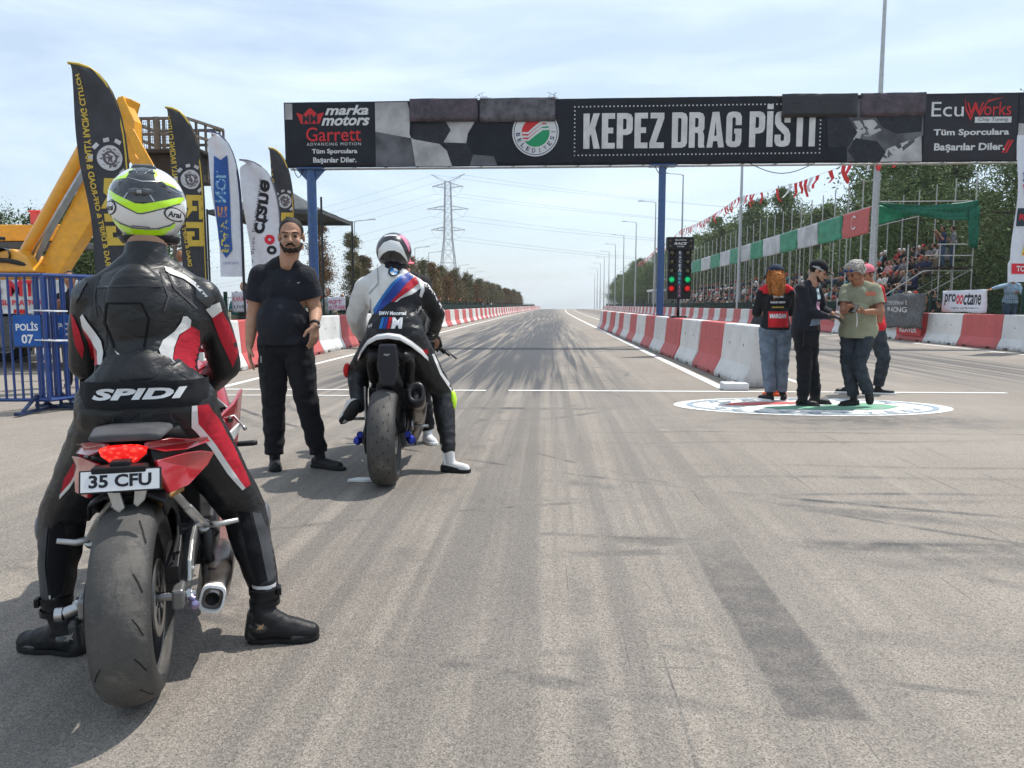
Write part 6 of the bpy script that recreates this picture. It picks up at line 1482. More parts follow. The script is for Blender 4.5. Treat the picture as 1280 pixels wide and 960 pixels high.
mb = MB(); mb.tube([(-.12, .55, .22), (-.18, .42, .08), (-.20, .40, .02)], .012, 8); mb.build('side_stand', M['dkmetal'], b1)

# ================= RIDER IN BLACK AND RED =================
r1 = person_root('rider in black, red and white leather suit with fluorescent yellow helmet, seated astride red motorcycle', (-1.2685, 2.131, 0), R(20))
J = dict(neck=(.045, .355, 1.335), shL=(-.105, .365, 1.205), shR=(.203, .365, 1.205), chest=(.048, .345, 1.13), pelvis=(.045, .25, .855), front=(0, 1, 0))
elL, elR, wrL, wrR = (-.170, .47, .975), (.272, .49, .965), (-.09, .66, .87), (.19, .68, .87)
hpL, knL, anL = (-.045, .27, .83), (-.262, .44, .47), (-.292, .40, .155)
hpR, knR, anR = (.135, .27, .83), (.318, .42, .45), (.392, .32, .15)
hc = V((.052, .425, 1.503)); hp_, HP, hrot = head_prims(hc + V((0, .01, -.015)), (0.03, 1, -.10), .95)
core = torso_prims(J, .93)
organic('body', hp_ + [('c', V((.048, .36, 1.30)), .062, hc + V((0, -.01, -.04)), .062)] + core + arm_prims(J['shL'], elL, wrL, .95) + arm_prims(J['shR'], elR, wrR, .95) + leg_prims(hpL, knL, anL, .9) + leg_prims(hpR, knR, anR, .9)
        + hand_prims(wrL, (.3, .6, -.5), (.2, -.4, -.8), -1, .8) + hand_prims(wrR, (-.2, .7, -.5), (-.2, -.4, -.8), 1, .8), .008, M['skin'], r1, 4)
tor = torso_prims(J, 1.09)
jk = organic('jacket', tor + [('c', (.045, .27, .90), .165, (.045, .285, .98), .150, ((0, 1, 0), .74)), ('c', (.045, .31, 1.05), .150, (.045, .33, 1.15), .175, ((0, 1, 0), .7)),
     ('e', (.035, .245, 1.16), (.098, .060, .150)), ('c', (-.105, .36, 1.200), .074, (-.128, .385, 1.15), .064), ('c', (.203, .36, 1.200), .074, (.228, .385, 1.15), .064), ('e', (-.122, .35, 1.205), (.058, .062, .058)), ('e', (.220, .35, 1.205), (.058, .062, .058))]
     + limb(((-.120, .37, 1.18), .068), ((-.150, .42, 1.08), .060), (elL, .054)) + limb((elL, .054), (lerp3(elL, wrL, .5), .050), (wrL, .042))
     + limb(((.218, .37, 1.18), .068), ((.252, .42, 1.08), .060), (elR, .055)) + limb((elR, .055), (lerp3(elR, wrR, .5), .050), (wrR, .042))
     + [('c', (.046, .345, 1.27), .072, (.048, .368, 1.36), .066)], .0075, M['leather'], r1, 5, wr=(.0022, 9, (1, 1, .8)), cuts=[((.048, .37, 1.378), (0, .15, 1), .12)])
organic('glove', [p for p in hand_prims(lerp3(elR, wrR, .95), (-.2, .7, -.5), (-.2, -.4, -.8), 1, .8, 1.15)] + [('c', lerp3(elR, wrR, .8), .038, wrR, .036)], .006, M['leather'], r1, 2)
organic('glove', [p for p in hand_prims(lerp3(elL, wrL, .95), (.3, .6, -.5), (.2, -.4, -.8), -1, .8, 1.15)] + [('c', lerp3(elL, wrL, .8), .038, wrL, .036)], .006, M['leather'], r1, 2)
trs = organic('trousers', [('c', (-.03, .26, .845), .140, (.12, .26, .845), .140, ((0, 1, 0), .92)), ('c', (.045, .25, .90), .165, (.045, .25, .82), .17, ((0, 1, 0), .72))]
     + limb((hpL, .120), (lerp3(hpL, knL, .45), .096), (knL, .075)) + limb((knL, .075), (lerp3(knL, anL, .38), .067), (lerp3(knL, anL, .98), .045))
     + limb((hpR, .122), (lerp3(hpR, knR, .45), .098), (knR, .078)) + limb((knR, .078), (lerp3(knR, anR, .38), .070), (lerp3(knR, anR, .98), .047)), .0075, M['leather'], r1, 5, wr=(.0028, 9, (1, 1, 1.4)),
     cuts=[(V(anL) + V((0, 0, .015)), V(anL) - V(knL), .10), (V(anR) + V((0, 0, .015)), V(anR) - V(knR), .10)])
# printed belt and name across the lower back
Bu, Bv = V((1, 0, 0)), V((0, 0, 1))
def patch(name, pts, m, tgt, off=.003, par=None, o=(0, -.6, 0), u=Bu, v=Bv, ml=.018):
    return lay(name, pts, o, u, v, m, par or r1, off, tgt, ml, reach=0.0)
# (shapes are x, z in metres on the back of the suit)
sc = lambda X_, Y_: (.05 + (X_ - 333)*.000925, 1.335 - (Y_ - 330)*.000925)   # helper: leather pattern drawn on a 720x960 tailor sheet
def S2(*pts): return [sc(*p) for p in pts]
bm_ = M['leather']
bt_ = organic('belt_panel', [('c', (-.012, .248, .88), .138, (.107, .248, .88), .138, ((0, 1, 0), .99)), ('c', (-.008, .250, .935), .137, (.100, .250, .935), .137, ((0, 1, 0), .99))], .008, PM('belt stretch fabric', (.010, .011, .014), .7, bump=.3, bscale=120), r1, 4, cuts=[((.045, .26, .945), (0, 0, 1), .5), ((.045, .26, .862), (0, 0, -1), .5)])
patch('lettering', text_fit('SPIDI', .268, .036, bold=.05, shear=.25, space=1.05), M['offwhite'], bt_, .004, o=(.046, -.6, .908))
rl, wl = M['leatherred'], M['leatherwhite']
patch('red_panel', [S2((122, 568), (150, 605), (178, 655), (186, 700), (160, 712), (128, 690), (128, 620))], rl, jk, .004)
patch('white_stripe', [S2((122, 540), (133, 530), (165, 575), (198, 620), (207, 660), (202, 702), (186, 700), (182, 655), (150, 608), (125, 572))], wl, jk, .006)
patch('red_panel', [S2((478, 570), (506, 590), (503, 650), (516, 700), (500, 745), (455, 735), (438, 700), (426, 680), (432, 640), (445, 605))], rl, jk, .004)
patch('white_stripe', [S2((458, 538), (470, 538), (482, 552), (478, 576), (443, 602), (428, 645), (424, 685), (442, 712), (446, 742), (428, 742), (424, 718), (396, 690), (383, 650), (395, 620), (430, 590), (450, 560))], wl, jk, .006)
patch('white_stripe', [S2((246, 652), (268, 668), (292, 673), (322, 655), (312, 676), (290, 688), (264, 678))], wl, jk, .006)
patch('hump_seam', [S2((222, 490), (340, 490), (362, 545), (340, 645), (334, 640), (354, 546), (335, 496), (228, 496), (216, 560), (246, 640), (240, 645), (208, 560))], PM('seam black', (.004, .004, .005), .7), jk, .003)
patch('zip', [S2((186, 434), (400, 428), (400, 434), (186, 440))], PM('zip dark', (.05, .05, .055), .35, .7), jk, .004)
patch('zip', [S2((338, 432), (400, 430), (400, 438), (338, 440))], M['dkmetal'], jk, .006)
for pts in (S2((182, 395), (186, 395), (180, 470), (186, 540), (182, 540), (176, 470)), S2((180, 372), (182, 378), (130, 410), (100, 470), (96, 468), (126, 405)), S2((410, 388), (414, 386), (440, 440), (505, 510), (500, 514), (434, 444)), S2((385, 380), (388, 378), (420, 470), (405, 520), (400, 520), (414, 470))):
    patch('seam', [pts], PM('seam grey', (.055, .055, .058), .6), jk, .003)
patch('white_stripe', [S2((398, 362), (420, 372), (462, 392), (500, 420), (538, 468), (530, 470), (494, 432), (458, 406), (418, 390), (404, 380))], wl, jk, .005)
# right sleeve: white cuff of the shoulder cup and red outer sleeve, laid on from the right hand side
su, sv2 = V((.45, .89, 0)).normalized(), V((0, 0, 1))
def side(name, pts, m, off=.004, tgt=jk, uu=None, oo=(0, 0, 0)):
    u_ = uu or V((.80, .60, 0)).normalized(); return lay(name, [pts], oo, u_, sv2, m, r1, off, tgt, .018, reach=.0)
patch('white_stripe', [S2((528, 515), (546, 500), (573, 488), (580, 520), (548, 545))], wl, jk, .004)
patch('red_panel', [S2((546, 546), (580, 521), (600, 570), (624, 650), (622, 690), (604, 738), (592, 700), (566, 620))], rl, jk, .004)
patch('red_panel', [S2((86, 525), (98, 545), (110, 590), (112, 650), (100, 690), (84, 640))], rl, jk, .004)
patch('waist_gusset', [S2((160, 700), (440, 712), (440, 738), (300, 732), (160, 722))], PM('ribbed stretch', (.02, .021, .023), .8, bump=.8, bscale=40), jk, .003)
patch('shoulder_cup', [S2((500, 420), (540, 440), (560, 480), (540, 510), (500, 470))], PM('smooth shoulder cup', (.04, .042, .046), .28, coat=.3), jk, .005)
patch('shoulder_cup', [S2((104, 440), (130, 405), (150, 420), (128, 470), (104, 500))], PM('smooth shoulder cup', (0, 0, 0)), jk, .005)
# trouser stripes
patch('red_panel', [[(.205, .86), (.235, .86), (.262, .80), (.300, .70), (.335, .60), (.350, .55), (.330, .545), (.295, .62), (.250, .72), (.205, .80)]], rl, trs, .004)
patch('white_stripe', [[(.19, .86), (.205, .86), (.205, .80), (.25, .72), (.295, .62), (.333, .545), (.323, .54), (.28, .61), (.235, .71), (.185, .79)]], wl, trs, .005)
patch('red_panel', [[(-.125, .74), (-.16, .70), (-.215, .62), (-.235, .56), (-.20, .60), (-.15, .68)]], rl, trs, .004)
patch('white_stripe', [[(-.12, .75), (-.115, .72), (-.15, .665), (-.20, .59), (-.238, .55), (-.235, .565), (-.195, .61), (-.145, .685)]], wl, trs, .005)
ksl = organic('knee_slider', [('e', (.392, .47, .395), (.022, .055, .058))], .006, PM('knee puck', (.10, .10, .11), .35, coat=.4), r1, 2)
organic('knee_slider', [('e', (-.335, .46, .42), (.018, .05, .055))], .006, PM('knee puck', (0, 0, 0)), r1, 2)
# boots
bs = PM('boot sole rubber', (.015, .015, .015), .8, bump=.3)
for hl, to, an, lab in (((.36, .285, 0.0), (.535, .25, 0.0), (.385, .30, .150), None), ((-.235, .37, 0.0), (-.40, .455, 0.0), (-.288, .395, .16), None)):
    d = (V(to) - V(hl)).normalized(); L_ = (V(to) - V(hl)).length; hV, aV = V(hl), V(an); Z_ = V((0, 0, 1)); sd_ = d.cross(Z_)
    bo = organic('boot', [('c', hV + Z_*.052 + d*.01, .041, aV + V((0, 0, .02)), .047), ('c', hV + Z_*.040, .038, hV + d*L_*.35 + Z_*.055, .043), ('c', hV + d*L_*.35 + Z_*.055, .043, hV + d*L_*.75 + Z_*.036, .041), ('c', hV + d*L_*.75 + Z_*.034, .041, hV + d*L_*1.0 + Z_*.030, .033), ('c', hV + d*L_*.15 + Z_*.09, .043, hV + d*L_*.45 + Z_*.06, .036)],
        .005, M['shoeblack'], r1, 2, wr=(.0016, 26), cuts=[(hV + d*L_*.4 + Z_*.014, -Z_, .4), (aV + V((0, 0, .045)), Z_, .08)])
    organic('ankle_cup', [('e', hV + d*.012 + Z_*.060 + sd_*q*.012, (.040, .040, .028)) for q in (-1, 1)] + [('c', hV - d*.012 + Z_*.03, .036, hV - d*.006 + Z_*.10, .030)], .004, PM('boot armour', (.020, .021, .023), .3, coat=.2), bo, 2)
    organic('toe_slider', [('c', hV + d*L_*.72 + sd_*.026 + Z_*.022, .018, hV + d*L_*1.02 + sd_*.016 + Z_*.02, .016), ('c', hV + d*L_*.72 - sd_*.026 + Z_*.022, .018, hV + d*L_*1.02 - sd_*.016 + Z_*.02, .016)], .004, PM('boot armour', (0, 0, 0)), bo, 2)
    prof_ = [(-.20, .20), (-.17, .55), (-.08, .78), (.12, .82), (.38, .70), (.62, .92), (.85, .95), (1.02, .80), (1.14, .45), (1.18, .15)]
    MB().prism([(t*L_, w_*.046) for t, w_ in prof_] + [(t*L_, -w_*.046) for t, w_ in reversed(prof_)], hV + Z_*.010, d, Z_.cross(d), .018).build('sole', bs, bo, bevel=.005)
    MB().box(hV + d*.005 + Z_*.006, (.052, .052, .012)).build('heel_block', bs, bo, bevel=.003)
    for zz in (-.012, .030): MB().lathe([(0, .0495), (.0, .0525), (.020, .0525), (.020, .0495)], aV + V((0, 0, zz - .01)), (0, 0, 1), 22, closed=True).build('boot_strap', M['black'], bo, 40)
    MB().box(aV + V((.050 if hl[0] > 0 else -.050, -.02, .03)), (.016, .036, .030)).build('strap_end', M['black'], bo, bevel=.004)
    MB().lathe([(0, .040), (.016, .041)], aV + V((0, 0, .040)), (0, 0, 1), 20).build('sock', M['white'], r1, True)
    lay('boot_emblem', [[(-.014, -.010), (-.004, .004), (-.013, .011), (.002, .008), (.012, .015), (.007, .002), (.012, -.008), (.002, -.002), (-.005, -.012), (-.004, -.003)]], (hl[0] + (.012 if hl[0] > 0 else -.005), -.4, .072), (1, 0, 0), (0, 0, 1), PM('boot emblem print', (.50, .32, .18), .5) if hl[0] > 0 else PM('boot emblem dull', (.30, .28, .25), .5), bo, .014, bo, .008, reach=0)
# tailored details of the suit: seams, perforated zones, stretch fabric
sg = PM('seam grey', (0, 0, 0))
def ribbon(pts, w, mat_, tgt, off=.003, nm='seam'):
    for a, b in zip(pts, pts[1:]):
        a, b = V((*a, 0)), V((*b, 0)); n_ = (b - a).normalized(); n_ = V((-n_.y, n_.x, 0))*w/2
        patch(nm, [[(a - n_)[:2], (b - n_)[:2], (b + n_)[:2], (a + n_)[:2]]], mat_, tgt, off)
ribbon([sc(*q) for q in ((165, 505), (190, 500), (215, 560), (214, 640), (180, 700))], .0028, sg, jk)
ribbon([sc(*q) for q in ((505, 510), (470, 520), (452, 545))], .0028, sg, jk)
ribbon([sc(*q) for q in ((210, 700), (300, 712), (380, 708), (425, 700))], .003, sg, jk)
ribbon([(-.03, .84), (-.045, .79), (-.05, .74)], .003, sg, trs); ribbon([(.13, .84), (.14, .79), (.15, .74)], .003, sg, trs); ribbon([(.046, .85), (.046, .76)], .003, sg, trs)
mt = PM('matt stretch fabric', (.008, .008, .010), .9, bump=.5, bscale=160)
patch('stretch_panel', [[(-.285, .44), (-.245, .47), (-.235, .36), (-.262, .22), (-.292, .20), (-.300, .30)]], mt, trs, .003)
patch('stretch_panel', [[(.305, .46), (.345, .45), (.372, .34), (.395, .22), (.362, .20), (.335, .30)]], mt, trs, .003)
lg_ = PM('grey leather panel', (.055, .057, .060), .5, bump=.3)
patch('calf_panel', [[(.352, .45), (.380, .44), (.420, .33), (.432, .22), (.398, .21), (.378, .33)]], lg_, trs, .004)
patch('calf_panel', [[(-.31, .43), (-.29, .45), (-.305, .32), (-.298, .20), (-.325, .20), (-.335, .32)]], lg_, trs, .004)
pf = []
for q in range(9):
    for w_ in range(13):
        X_, Y_ = 415 + q*8 + w_*5.2, 425 + w_*8 - q*3; a, b = sc(X_, Y_); pf.append(disc(.0016, 5, a, b))
        X_, Y_ = 100 + q*8 - w_*0 + 30, 425 + w_*8 + q*1.5
        if q < 5: a, b = sc(X_, Y_); pf.append(disc(.0016, 5, a, b))
patch('perforation', pf, PM('perforation grey', (.075, .077, .08), .6), jk, .002)['kind'] = 'stuff'

# helmet -------------------------------------------------
def helmet_shell(par, c, rx, ry, rz, m, rot=None, nu=72, nv=48, hole=True):
    c = V(c); vs = []; fs = []; v0 = int(nv*.80)
    for j in range(v0 + 1):
        t = pi*j/nv
        for i in range(nu):
            a = 2*pi*i/nu; y = sin(t)*sin(a); x = sin(t)*cos(a); z = cos(t)
            kx = 1 - .10*max(0, -z)**1.5; ky = 1.0 + (.10*max(0, y)*max(0, -z))
            p = V((x*rx*kx, y*ry*ky, z*rz*(1 if z > 0 else 1.08)))
            if rot is not None: p = rot @ p
            vs.append(c + p)
    for j in range(v0):
        for i in range(nu):
            a = j*nu + i; b = j*nu + (i + 1) % nu; fs.append((a, a + nu, b + nu, b))
    mb = MB(); mb.add(vs, fs); o = mb.build('shell', m, par, True)
    s = o.modifiers.new('s', 'SOLIDIFY'); s.thickness = .008; s.offset = -1
    return o
hm1 = empty('helmet', 'white and fluorescent yellow full face helmet with black rear wing and round maker badges', 'helmet', (-1.2685, 2.131, 0), R(20))
hcc = V((.052, .425, 1.515))
hw = PM('helmet white gloss', (.74, .74, .73), .14, coat=1, var=.02, dirt=.08)
sh1 = helmet_shell(hm1, hcc, .121, .146, .126, hw)
def hp(name, pts, m, off=.002, ml=.008, tgt=sh1, par=hm1):
    return lay(name, [pts] if isinstance(pts, list) and isinstance(pts[0], tuple) else pts, (hcc.x, -.4, hcc.z), (1, 0, 0), (0, 0, 1), m, par, off, tgt, ml, reach=0)
HS = lambda X_, Y_: ((X_ - 478)*.000337, (505 - Y_)*.000325)      # drawing of the helmet graphics
def HH(*p): return [HS(*q) for q in p]
nb = PM('helmet neon', (.55, .95, .01), .2, coat=1, var=.02); hb_ = PM('helmet black gloss', (.008, .008, .009), .08, coat=1)
hp('neon_band', HH((145, 395), (150, 370), (250, 450), (350, 505), (430, 545), (500, 548), (580, 530), (700, 490), (800, 440), (835, 420), (800, 500), (690, 560), (560, 610), (480, 632), (440, 630), (330, 570), (230, 505)), nb, .0024)
hp('pinstripe', HH((200, 490), (330, 572), (440, 634), (480, 637), (560, 616), (690, 566), (800, 505), (800, 511), (690, 573), (560, 624), (480, 645), (438, 641), (326, 580), (198, 498)), ink, .003)
hp('black_graphic', HH((150, 368), (180, 320), (250, 310), (340, 290), (400, 180), (440, 150), (520, 150), (570, 180), (600, 290), (700, 340), (830, 380), (833, 418), (800, 438), (700, 488), (580, 528), (500, 546), (430, 543), (350, 503), (250, 448)), hb_, .0022)
hp('neon_band', HH((190, 300), (230, 270), (330, 255), (370, 190), (400, 175), (380, 215), (345, 292), (260, 296)), nb, .0028)
hp('neon_band', HH((575, 180), (600, 200), (625, 260), (660, 300), (740, 325), (780, 355), (700, 335), (630, 318), (598, 290)), nb, .0028)
hp('neon_band', HH((180, 660), (175, 690), (240, 770), (330, 835), (440, 852), (560, 852), (640, 820), (735, 740), (745, 700), (700, 740), (600, 782), (500, 790), (380, 780), (270, 735)), nb, .0024)
hp('pinstripe', HH((185, 655), (270, 728), (380, 773), (500, 783), (600, 775), (700, 733), (742, 697), (742, 690), (700, 726), (600, 767), (500, 776), (380, 766), (272, 722)), ink, .0028)
for q in ([(395, 165), (402, 165), (450, 235), (440, 238)], [(430, 175), (425, 170), (405, 240), (412, 240)], [(560, 180), (553, 176), (505, 240), (512, 246)], [(350, 285), (360, 285), (490, 320), (620, 310), (620, 318), (490, 332)], [(365, 440), (372, 446), (335, 500), (326, 496)], [(556, 460), (563, 456), (598, 515), (588, 520)], [(230, 305), (236, 302), (285, 330), (278, 333)], [(700, 360), (690, 352), (740, 380), (800, 402), (800, 408), (735, 388)]):
    hp('line_graphic', HH(*q), M['steel'], .0036)
hp('lettering', [[(a*.0 + b[0], b[1]) for b in q] for a, q in enumerate([HH((370, 748), (535, 760), (535, 770), (370, 758))])], PM('soft grey ink', (0, 0, 0)), .003)
# raised rear wing of the helmet
hr = organic('rear_wing', [('c', hcc + V((-.075, -.098, .032)), .012, hcc + V((-.01, -.138, .022)), .016), ('c', hcc + V((.075, -.098, .032)), .012, hcc + V((.01, -.138, .022)), .016), ('c', hcc + V((-.06, -.105, .052)), .012, hcc + V((.06, -.105, .052)), .014), ('c', hcc + V((-.03, -.09, .088)), .012, hcc + V((.03, -.09, .088)), .012), ('c', hcc + V((-.025, -.05, .112)), .014, hcc + V((.025, -.05, .112)), .014)], .004, PM('helmet wing smoked', (.02, .022, .025), .07, coat=1), hm1, 3)
MB().box(hcc + V((-.002, -.156, .022)), (.014, .008, .010)).build('vent_tab', M['grey'], hm1, bevel=.002)
for cx__, cz__, rx__ in ((178, 570, .0235), (745, 620, .0265)):
    q = HS(cx__, cz__); 
    hp('badge', [disc(rx__, 28, q[0], q[1], ry=.0215)], ink, .003); hp('badge_face', [disc(rx__*.86, 28, q[0], q[1], ry=.0180)], M['white'], .0042)
    t = text_fit('Arai', rx__*1.35, .018, bold=.03, shear=.35); lay('lettering', t, (hcc.x + q[0], -.4, hcc.z + q[1]), (1, 0, 0), (0, 0, 1), ink, hm1, .0052, sh1, .006, reach=0)
MB().lathe([(-.014, .070), (-.014, .086), (.006, .100), (.012, .080)], hcc + V((0, .01, -.114)), (0, 0, 1), 40, closed=True).build('neck_roll', M['black'], hm1, True)
mb = MB(); vs = []
for j in range(9):
    for i in range(17):
        a = R(20 + 140*i/16); z = -.045 + .085*j/8; s_ = sqrt(max(0, 1 - (z/.13)**2)); vs.append(hcc + V((.125*s_*cos(a), .150*s_*sin(a), z)))
mb.add(vs, [(j*17 + i, j*17 + i + 1, (j + 1)*17 + i + 1, (j + 1)*17 + i) for j in range(8) for i in range(16)]); mb.build('visor', M['lens'], hm1, True)
# ================= WHITE AND BLACK MOTORCYCLE =================
L2, H2 = (-1.09, 4.87, 0), R(7)
b2 = empty('motorcycle', 'black and white motorcycle with tall black tail, second in the lane, no plate', 'motorcycle', L2, H2)
wh2, ty2 = bike_wheel(b2, 0, .315, .178, .222, M['dkmetal'], lip=M['dkmetal'], disc_side=1, disc_r=.11)
bike_wheel(b2, 1.43, .30, .12, .216, M['dkmetal'], disc_side=1, disc_r=.16)
dots_ = []
for q in range(12):
    for sx in (-1, 1):
        z = -.25 + q*.046 + (.022 if sx > 0 else 0); x = sx*(.018 + .030*(q % 2)); dots_.append([(x - .0025, z - .008), (x + .0025, z - .008), (x + .0025, z + .008), (x - .0025, z + .008)])
o = lay('tread_dimple', dots_, (0, -.5, 0), (1, 0, 0), (0, 0, 1), gv, ty2, .001, ty2, .02); o['kind'] = 'stuff'
mb = MB()
for sx in (-1, 1): mb.prism([(-.06, .28), (-.05, .35), (.15, .40), (.52, .46), (.55, .36), (.3, .30), (.05, .27)], (sx*.125, 0, 0), (0, 1, 0), (0, 0, 1), .036)
mb.box((0, .42, .38), (.25, .14, .11)); mb.build('swingarm', M['dkmetal'], b2, bevel=.008)
vio = PM('anodised blue', (.03, .05, .35), .3, .9)
mb = MB()
for sx in (-1, 1): mb.tube([(sx*.14, 0, .315), (sx*.175, 0, .315)], .016, 10); mb.lathe([(0, .026), (.02, .030), (.034, .022), (.036, .001)], (sx*.165, -.01, .30), (sx*.5, -.8, 0), 14); mb.lathe([(0, .02), (.03, .02), (.03, .001)], (sx*.155, -.03, .345), (0, -1, 0), 12)
tag(mb.build('axle_block', vio, b2, 40), kind='stuff')
mb = MB(); mb.box((.112, .05, .40), (.04, .12, .08), (.5, 0, 0)); mb.tube([(.12, -.02, .42), (.13, .1, .5), (.1, .3, .6)], .006, 6); mb.tube([(.14, .0, .36), (.15, .08, .33), (.14, .2, .36)], .008, 6); mb.build('caliper', M['dkmetal'], b2, bevel=.005)
mb = MB(); mb.lathe([(-.004, .06), (-.004, .105), (.004, .105), (.004, .06)], (-.12, 0, .315), (1, 0, 0), 36, closed=True); mb.bar((-.12, 0, .415), (-.12, .55, .44), .014, .014); mb.build('chain', M['dkmetal'], b2)
mb = MB(); mb.box((0, .62, .42), (.30, .40, .36)); mb.box((0, .70, .66), (.22, .5, .18)); mb.box((0, .35, .56), (.16, .2, .2)); mb.build('engine', M['dkmetal'], b2, bevel=.014)
mb = MB(); 
for sx in (-1, 1): mb.tube([(sx*.06, .05, .86), (sx*.10, .35, .78), (sx*.12, .6, .66), (sx*.08, 1.1, .86)], .024, 8); mb.tube([(sx*.10, .35, .76), (sx*.12, .5, .50)], .02, 8)
mb.build('frame', M['black'], b2, True)
# tail: white arched cowl with the black underside and narrow centre
organic('tail_underside', [('c', (.035, .0, .86), .07, (.035, .25, .88), .10), ('c', (.035, -.02, .80), .055, (.035, .06, .70), .075), ('c', (.035, .02, .70), .07, (.035, .10, .66), .085), ('c', (-.06, .04, .84), .04, (-.09, .25, .86), .06), ('c', (.13, .04, .84), .04, (.16, .25, .86), .06), ('c', (-.09, .10, .80), .035, (-.085, .2, .68), .035), ('c', (.165, .10, .80), .035, (.15, .2, .68), .035)], .008, M['black'], b2, 3)
arch = [(-.205, .30, .80), (-.165, .18, .865), (-.11, .05, .925), (-.04, -.03, .962), (.035, -.05, .972), (.11, -.03, .960), (.175, .05, .915), (.235, .18, .855), (.285, .32, .79)]
mb = MB(); rings = []
for i, p in enumerate(arch):
    p = V(p); rings.append([p + V((0, 0, .018)), p + V((0, .05, .028)), p + V((0, .16, .02)), p + V((0, .15, -.01)), p + V((0, .0, -.008))])
mb.loft(rings); mb.build('tail_cowl', M['whitepaint'], b2, True, bevel=.004)
mb = MB(); mb.prism([(-.02, .93), (.09, .93), (.105, .80), (.075, .66), (-.005, .66), (-.035, .80)], (0, -.075, 0), (1, 0, 0), (0, 0, 1), .03); mb.build('tail_plate', PM('tail satin black', (.012, .013, .02), .3), b2, bevel=.012)
lay('tail_mark', [[(-.022, 0), (-.012, .010), (.0, .004), (.012, .010), (.022, .002), (.01, -.002), (.0, -.008), (-.012, -.002)]], (.03, -.093, .862), (1, 0, 0), (0, 0, 1), M['grey'], b2, 0)
MB().loft([[V((.035 + x*w_, y, z + dz)) for x, dz in ((-1, -.02), (-.9, .018), (0, .03), (.9, .018), (1, -.02))] for y, z, w_ in ((.08, .955, .12), (.22, .90, .15), (.45, .88, .13), (.6, .9, .09))]).build('seat', PM('seat vinyl', (0, 0, 0)), b2, True)
organic('tank', [('c', (.0, .62, .93), .10, (0, .92, .97), .12), ('c', (-.08, .7, .92), .08, (-.08, .9, .95), .09), ('c', (.08, .7, .92), .08, (.08, .9, .95), .09)], .01, M['whitepaint'], b2, 4)
for sx in (1, -1):
    q = [(sx*.19, .70, .84), (sx*.24, .86, .88), (sx*.27, 1.05, .86), (sx*.30, 1.1, .70), (sx*.29, 1.0, .52), (sx*.24, .90, .60), (sx*.20, .76, .74)]
    panel('side_fairing', q if sx > 0 else q[::-1], M['whitepaint'], .014, b2)
    q = [(sx*.17, .60, .42), (sx*.21, .75, .46), (sx*.23, .98, .42), (sx*.20, 1.05, .22), (sx*.15, .65, .14)]
    panel('belly_pan', q if sx > 0 else q[::-1], M['black'], .012, b2)
organic('front_fairing', [('c', (.16, 1.05, .78), .06, (.10, 1.36, .88), .07), ('c', (-.16, 1.05, .78), .06, (-.10, 1.36, .88), .07), ('c', (-.08, 1.38, .90), .09, (.08, 1.38, .90), .09)], .012, M['whitepaint'], b2, 3)
exd2 = V((-.02, .86, -.45)).normalized(); e2_ = V((.205, .06, .585))
mb = MB(); mb.loft([superring(e2_ + exd2*t, exd2, (0, 0, 1), a, b, 24, 2.5) for t, a, b in ((.0, .058, .080), (.10, .062, .086), (.30, .060, .082), (.44, .045, .055), (.52, .03, .032))]); mf2 = mb.build('muffler', M['titan'], b2, True)
MB().loft([superring(e2_ - exd2*d_, exd2, (0, 0, 1), a, b, 24, 2.5) for d_, a, b in ((-.02, .060, .082), (.05, .056, .076), (.055, .036, .05), (.0, .030, .04), (.0, .002, .002))], cap=False).build('muffler_tip', M['dkmetal'], mf2, True)
mb = MB(); mb.tube([(.19, .5, .35), (.15, .62, .22), (.05, .8, .2), (.0, .95, .4)], .028, 10); mb.build('exhaust_pipe', M['titan'], b2, True)
mb = MB(); mb.prism([(.30, .62), (.38, .60), (.42, .34), (.36, .30), (.30, .34), (.34, .46)], (.16, 0, 0), (0, 1, 0), (0, 0, 1), .014); mb.prism([(.30, .62), (.38, .60), (.42, .40), (.30, .38)], (-.16, 0, 0), (0, 1, 0), (0, 0, 1), .014); mb.build('rearset', PM('cut silver', (.42, .42, .43), .35, .9), b2, bevel=.003)
for sx, z in ((1, .33), (-1, .385)): MB().tube([(sx*.17, .38, z), (sx*.27, .37, z)], .011, 8).build('foot_peg', M['alu'], b2, True)
for sx in (1, -1):
    a, b = V((sx*.20 + .06, .95, .90)), V((sx*.32 + .10, .93, .79)); d = (b - a).normalized()
    mb = MB(); mb.tube([(sx*.09, 1.0, .93), a, b], .012, 10); hb = mb.build('handlebar', M['dkmetal'], b2, 40)
    MB().lathe([(0, .022), (.01, .024), (.014, .018), (.13, .018), (.135, .021), (.15, .021), (.152, .001)], a, d, 16).build('grip', PM('grip rubber', (0, 0, 0)), hb, 40)
    MB().tube([a + V((sx*.0, .05, .0)), a.lerp(b, .6) + V((sx*.02, .07, -.0)), b + V((sx*.05, .045, -.03))], [.008, .006, .007], 6).build('brake_lever' if sx > 0 else 'clutch_lever', M['dkmetal'], hb, True)
mb = MB()
for sx in (-1, 1): mb.tube([(sx*.095, 1.43, .30), (sx*.095, 1.14, .92)], .026, 12)
mb.box((0, 1.14, .90), (.24, .08, .03)); mb.build('fork', M['dkmetal'], b2, 40)
MB().prism([(-.12, .88), (-.09, 1.02), (0, 1.08), (.09, 1.02), (.12, .88)], (0, 1.30, .02), (1, 0, 0), (0, .5, .87), .006).build('windscreen', PM('smoked screen', (0, 0, 0)), b2, bevel=.002)

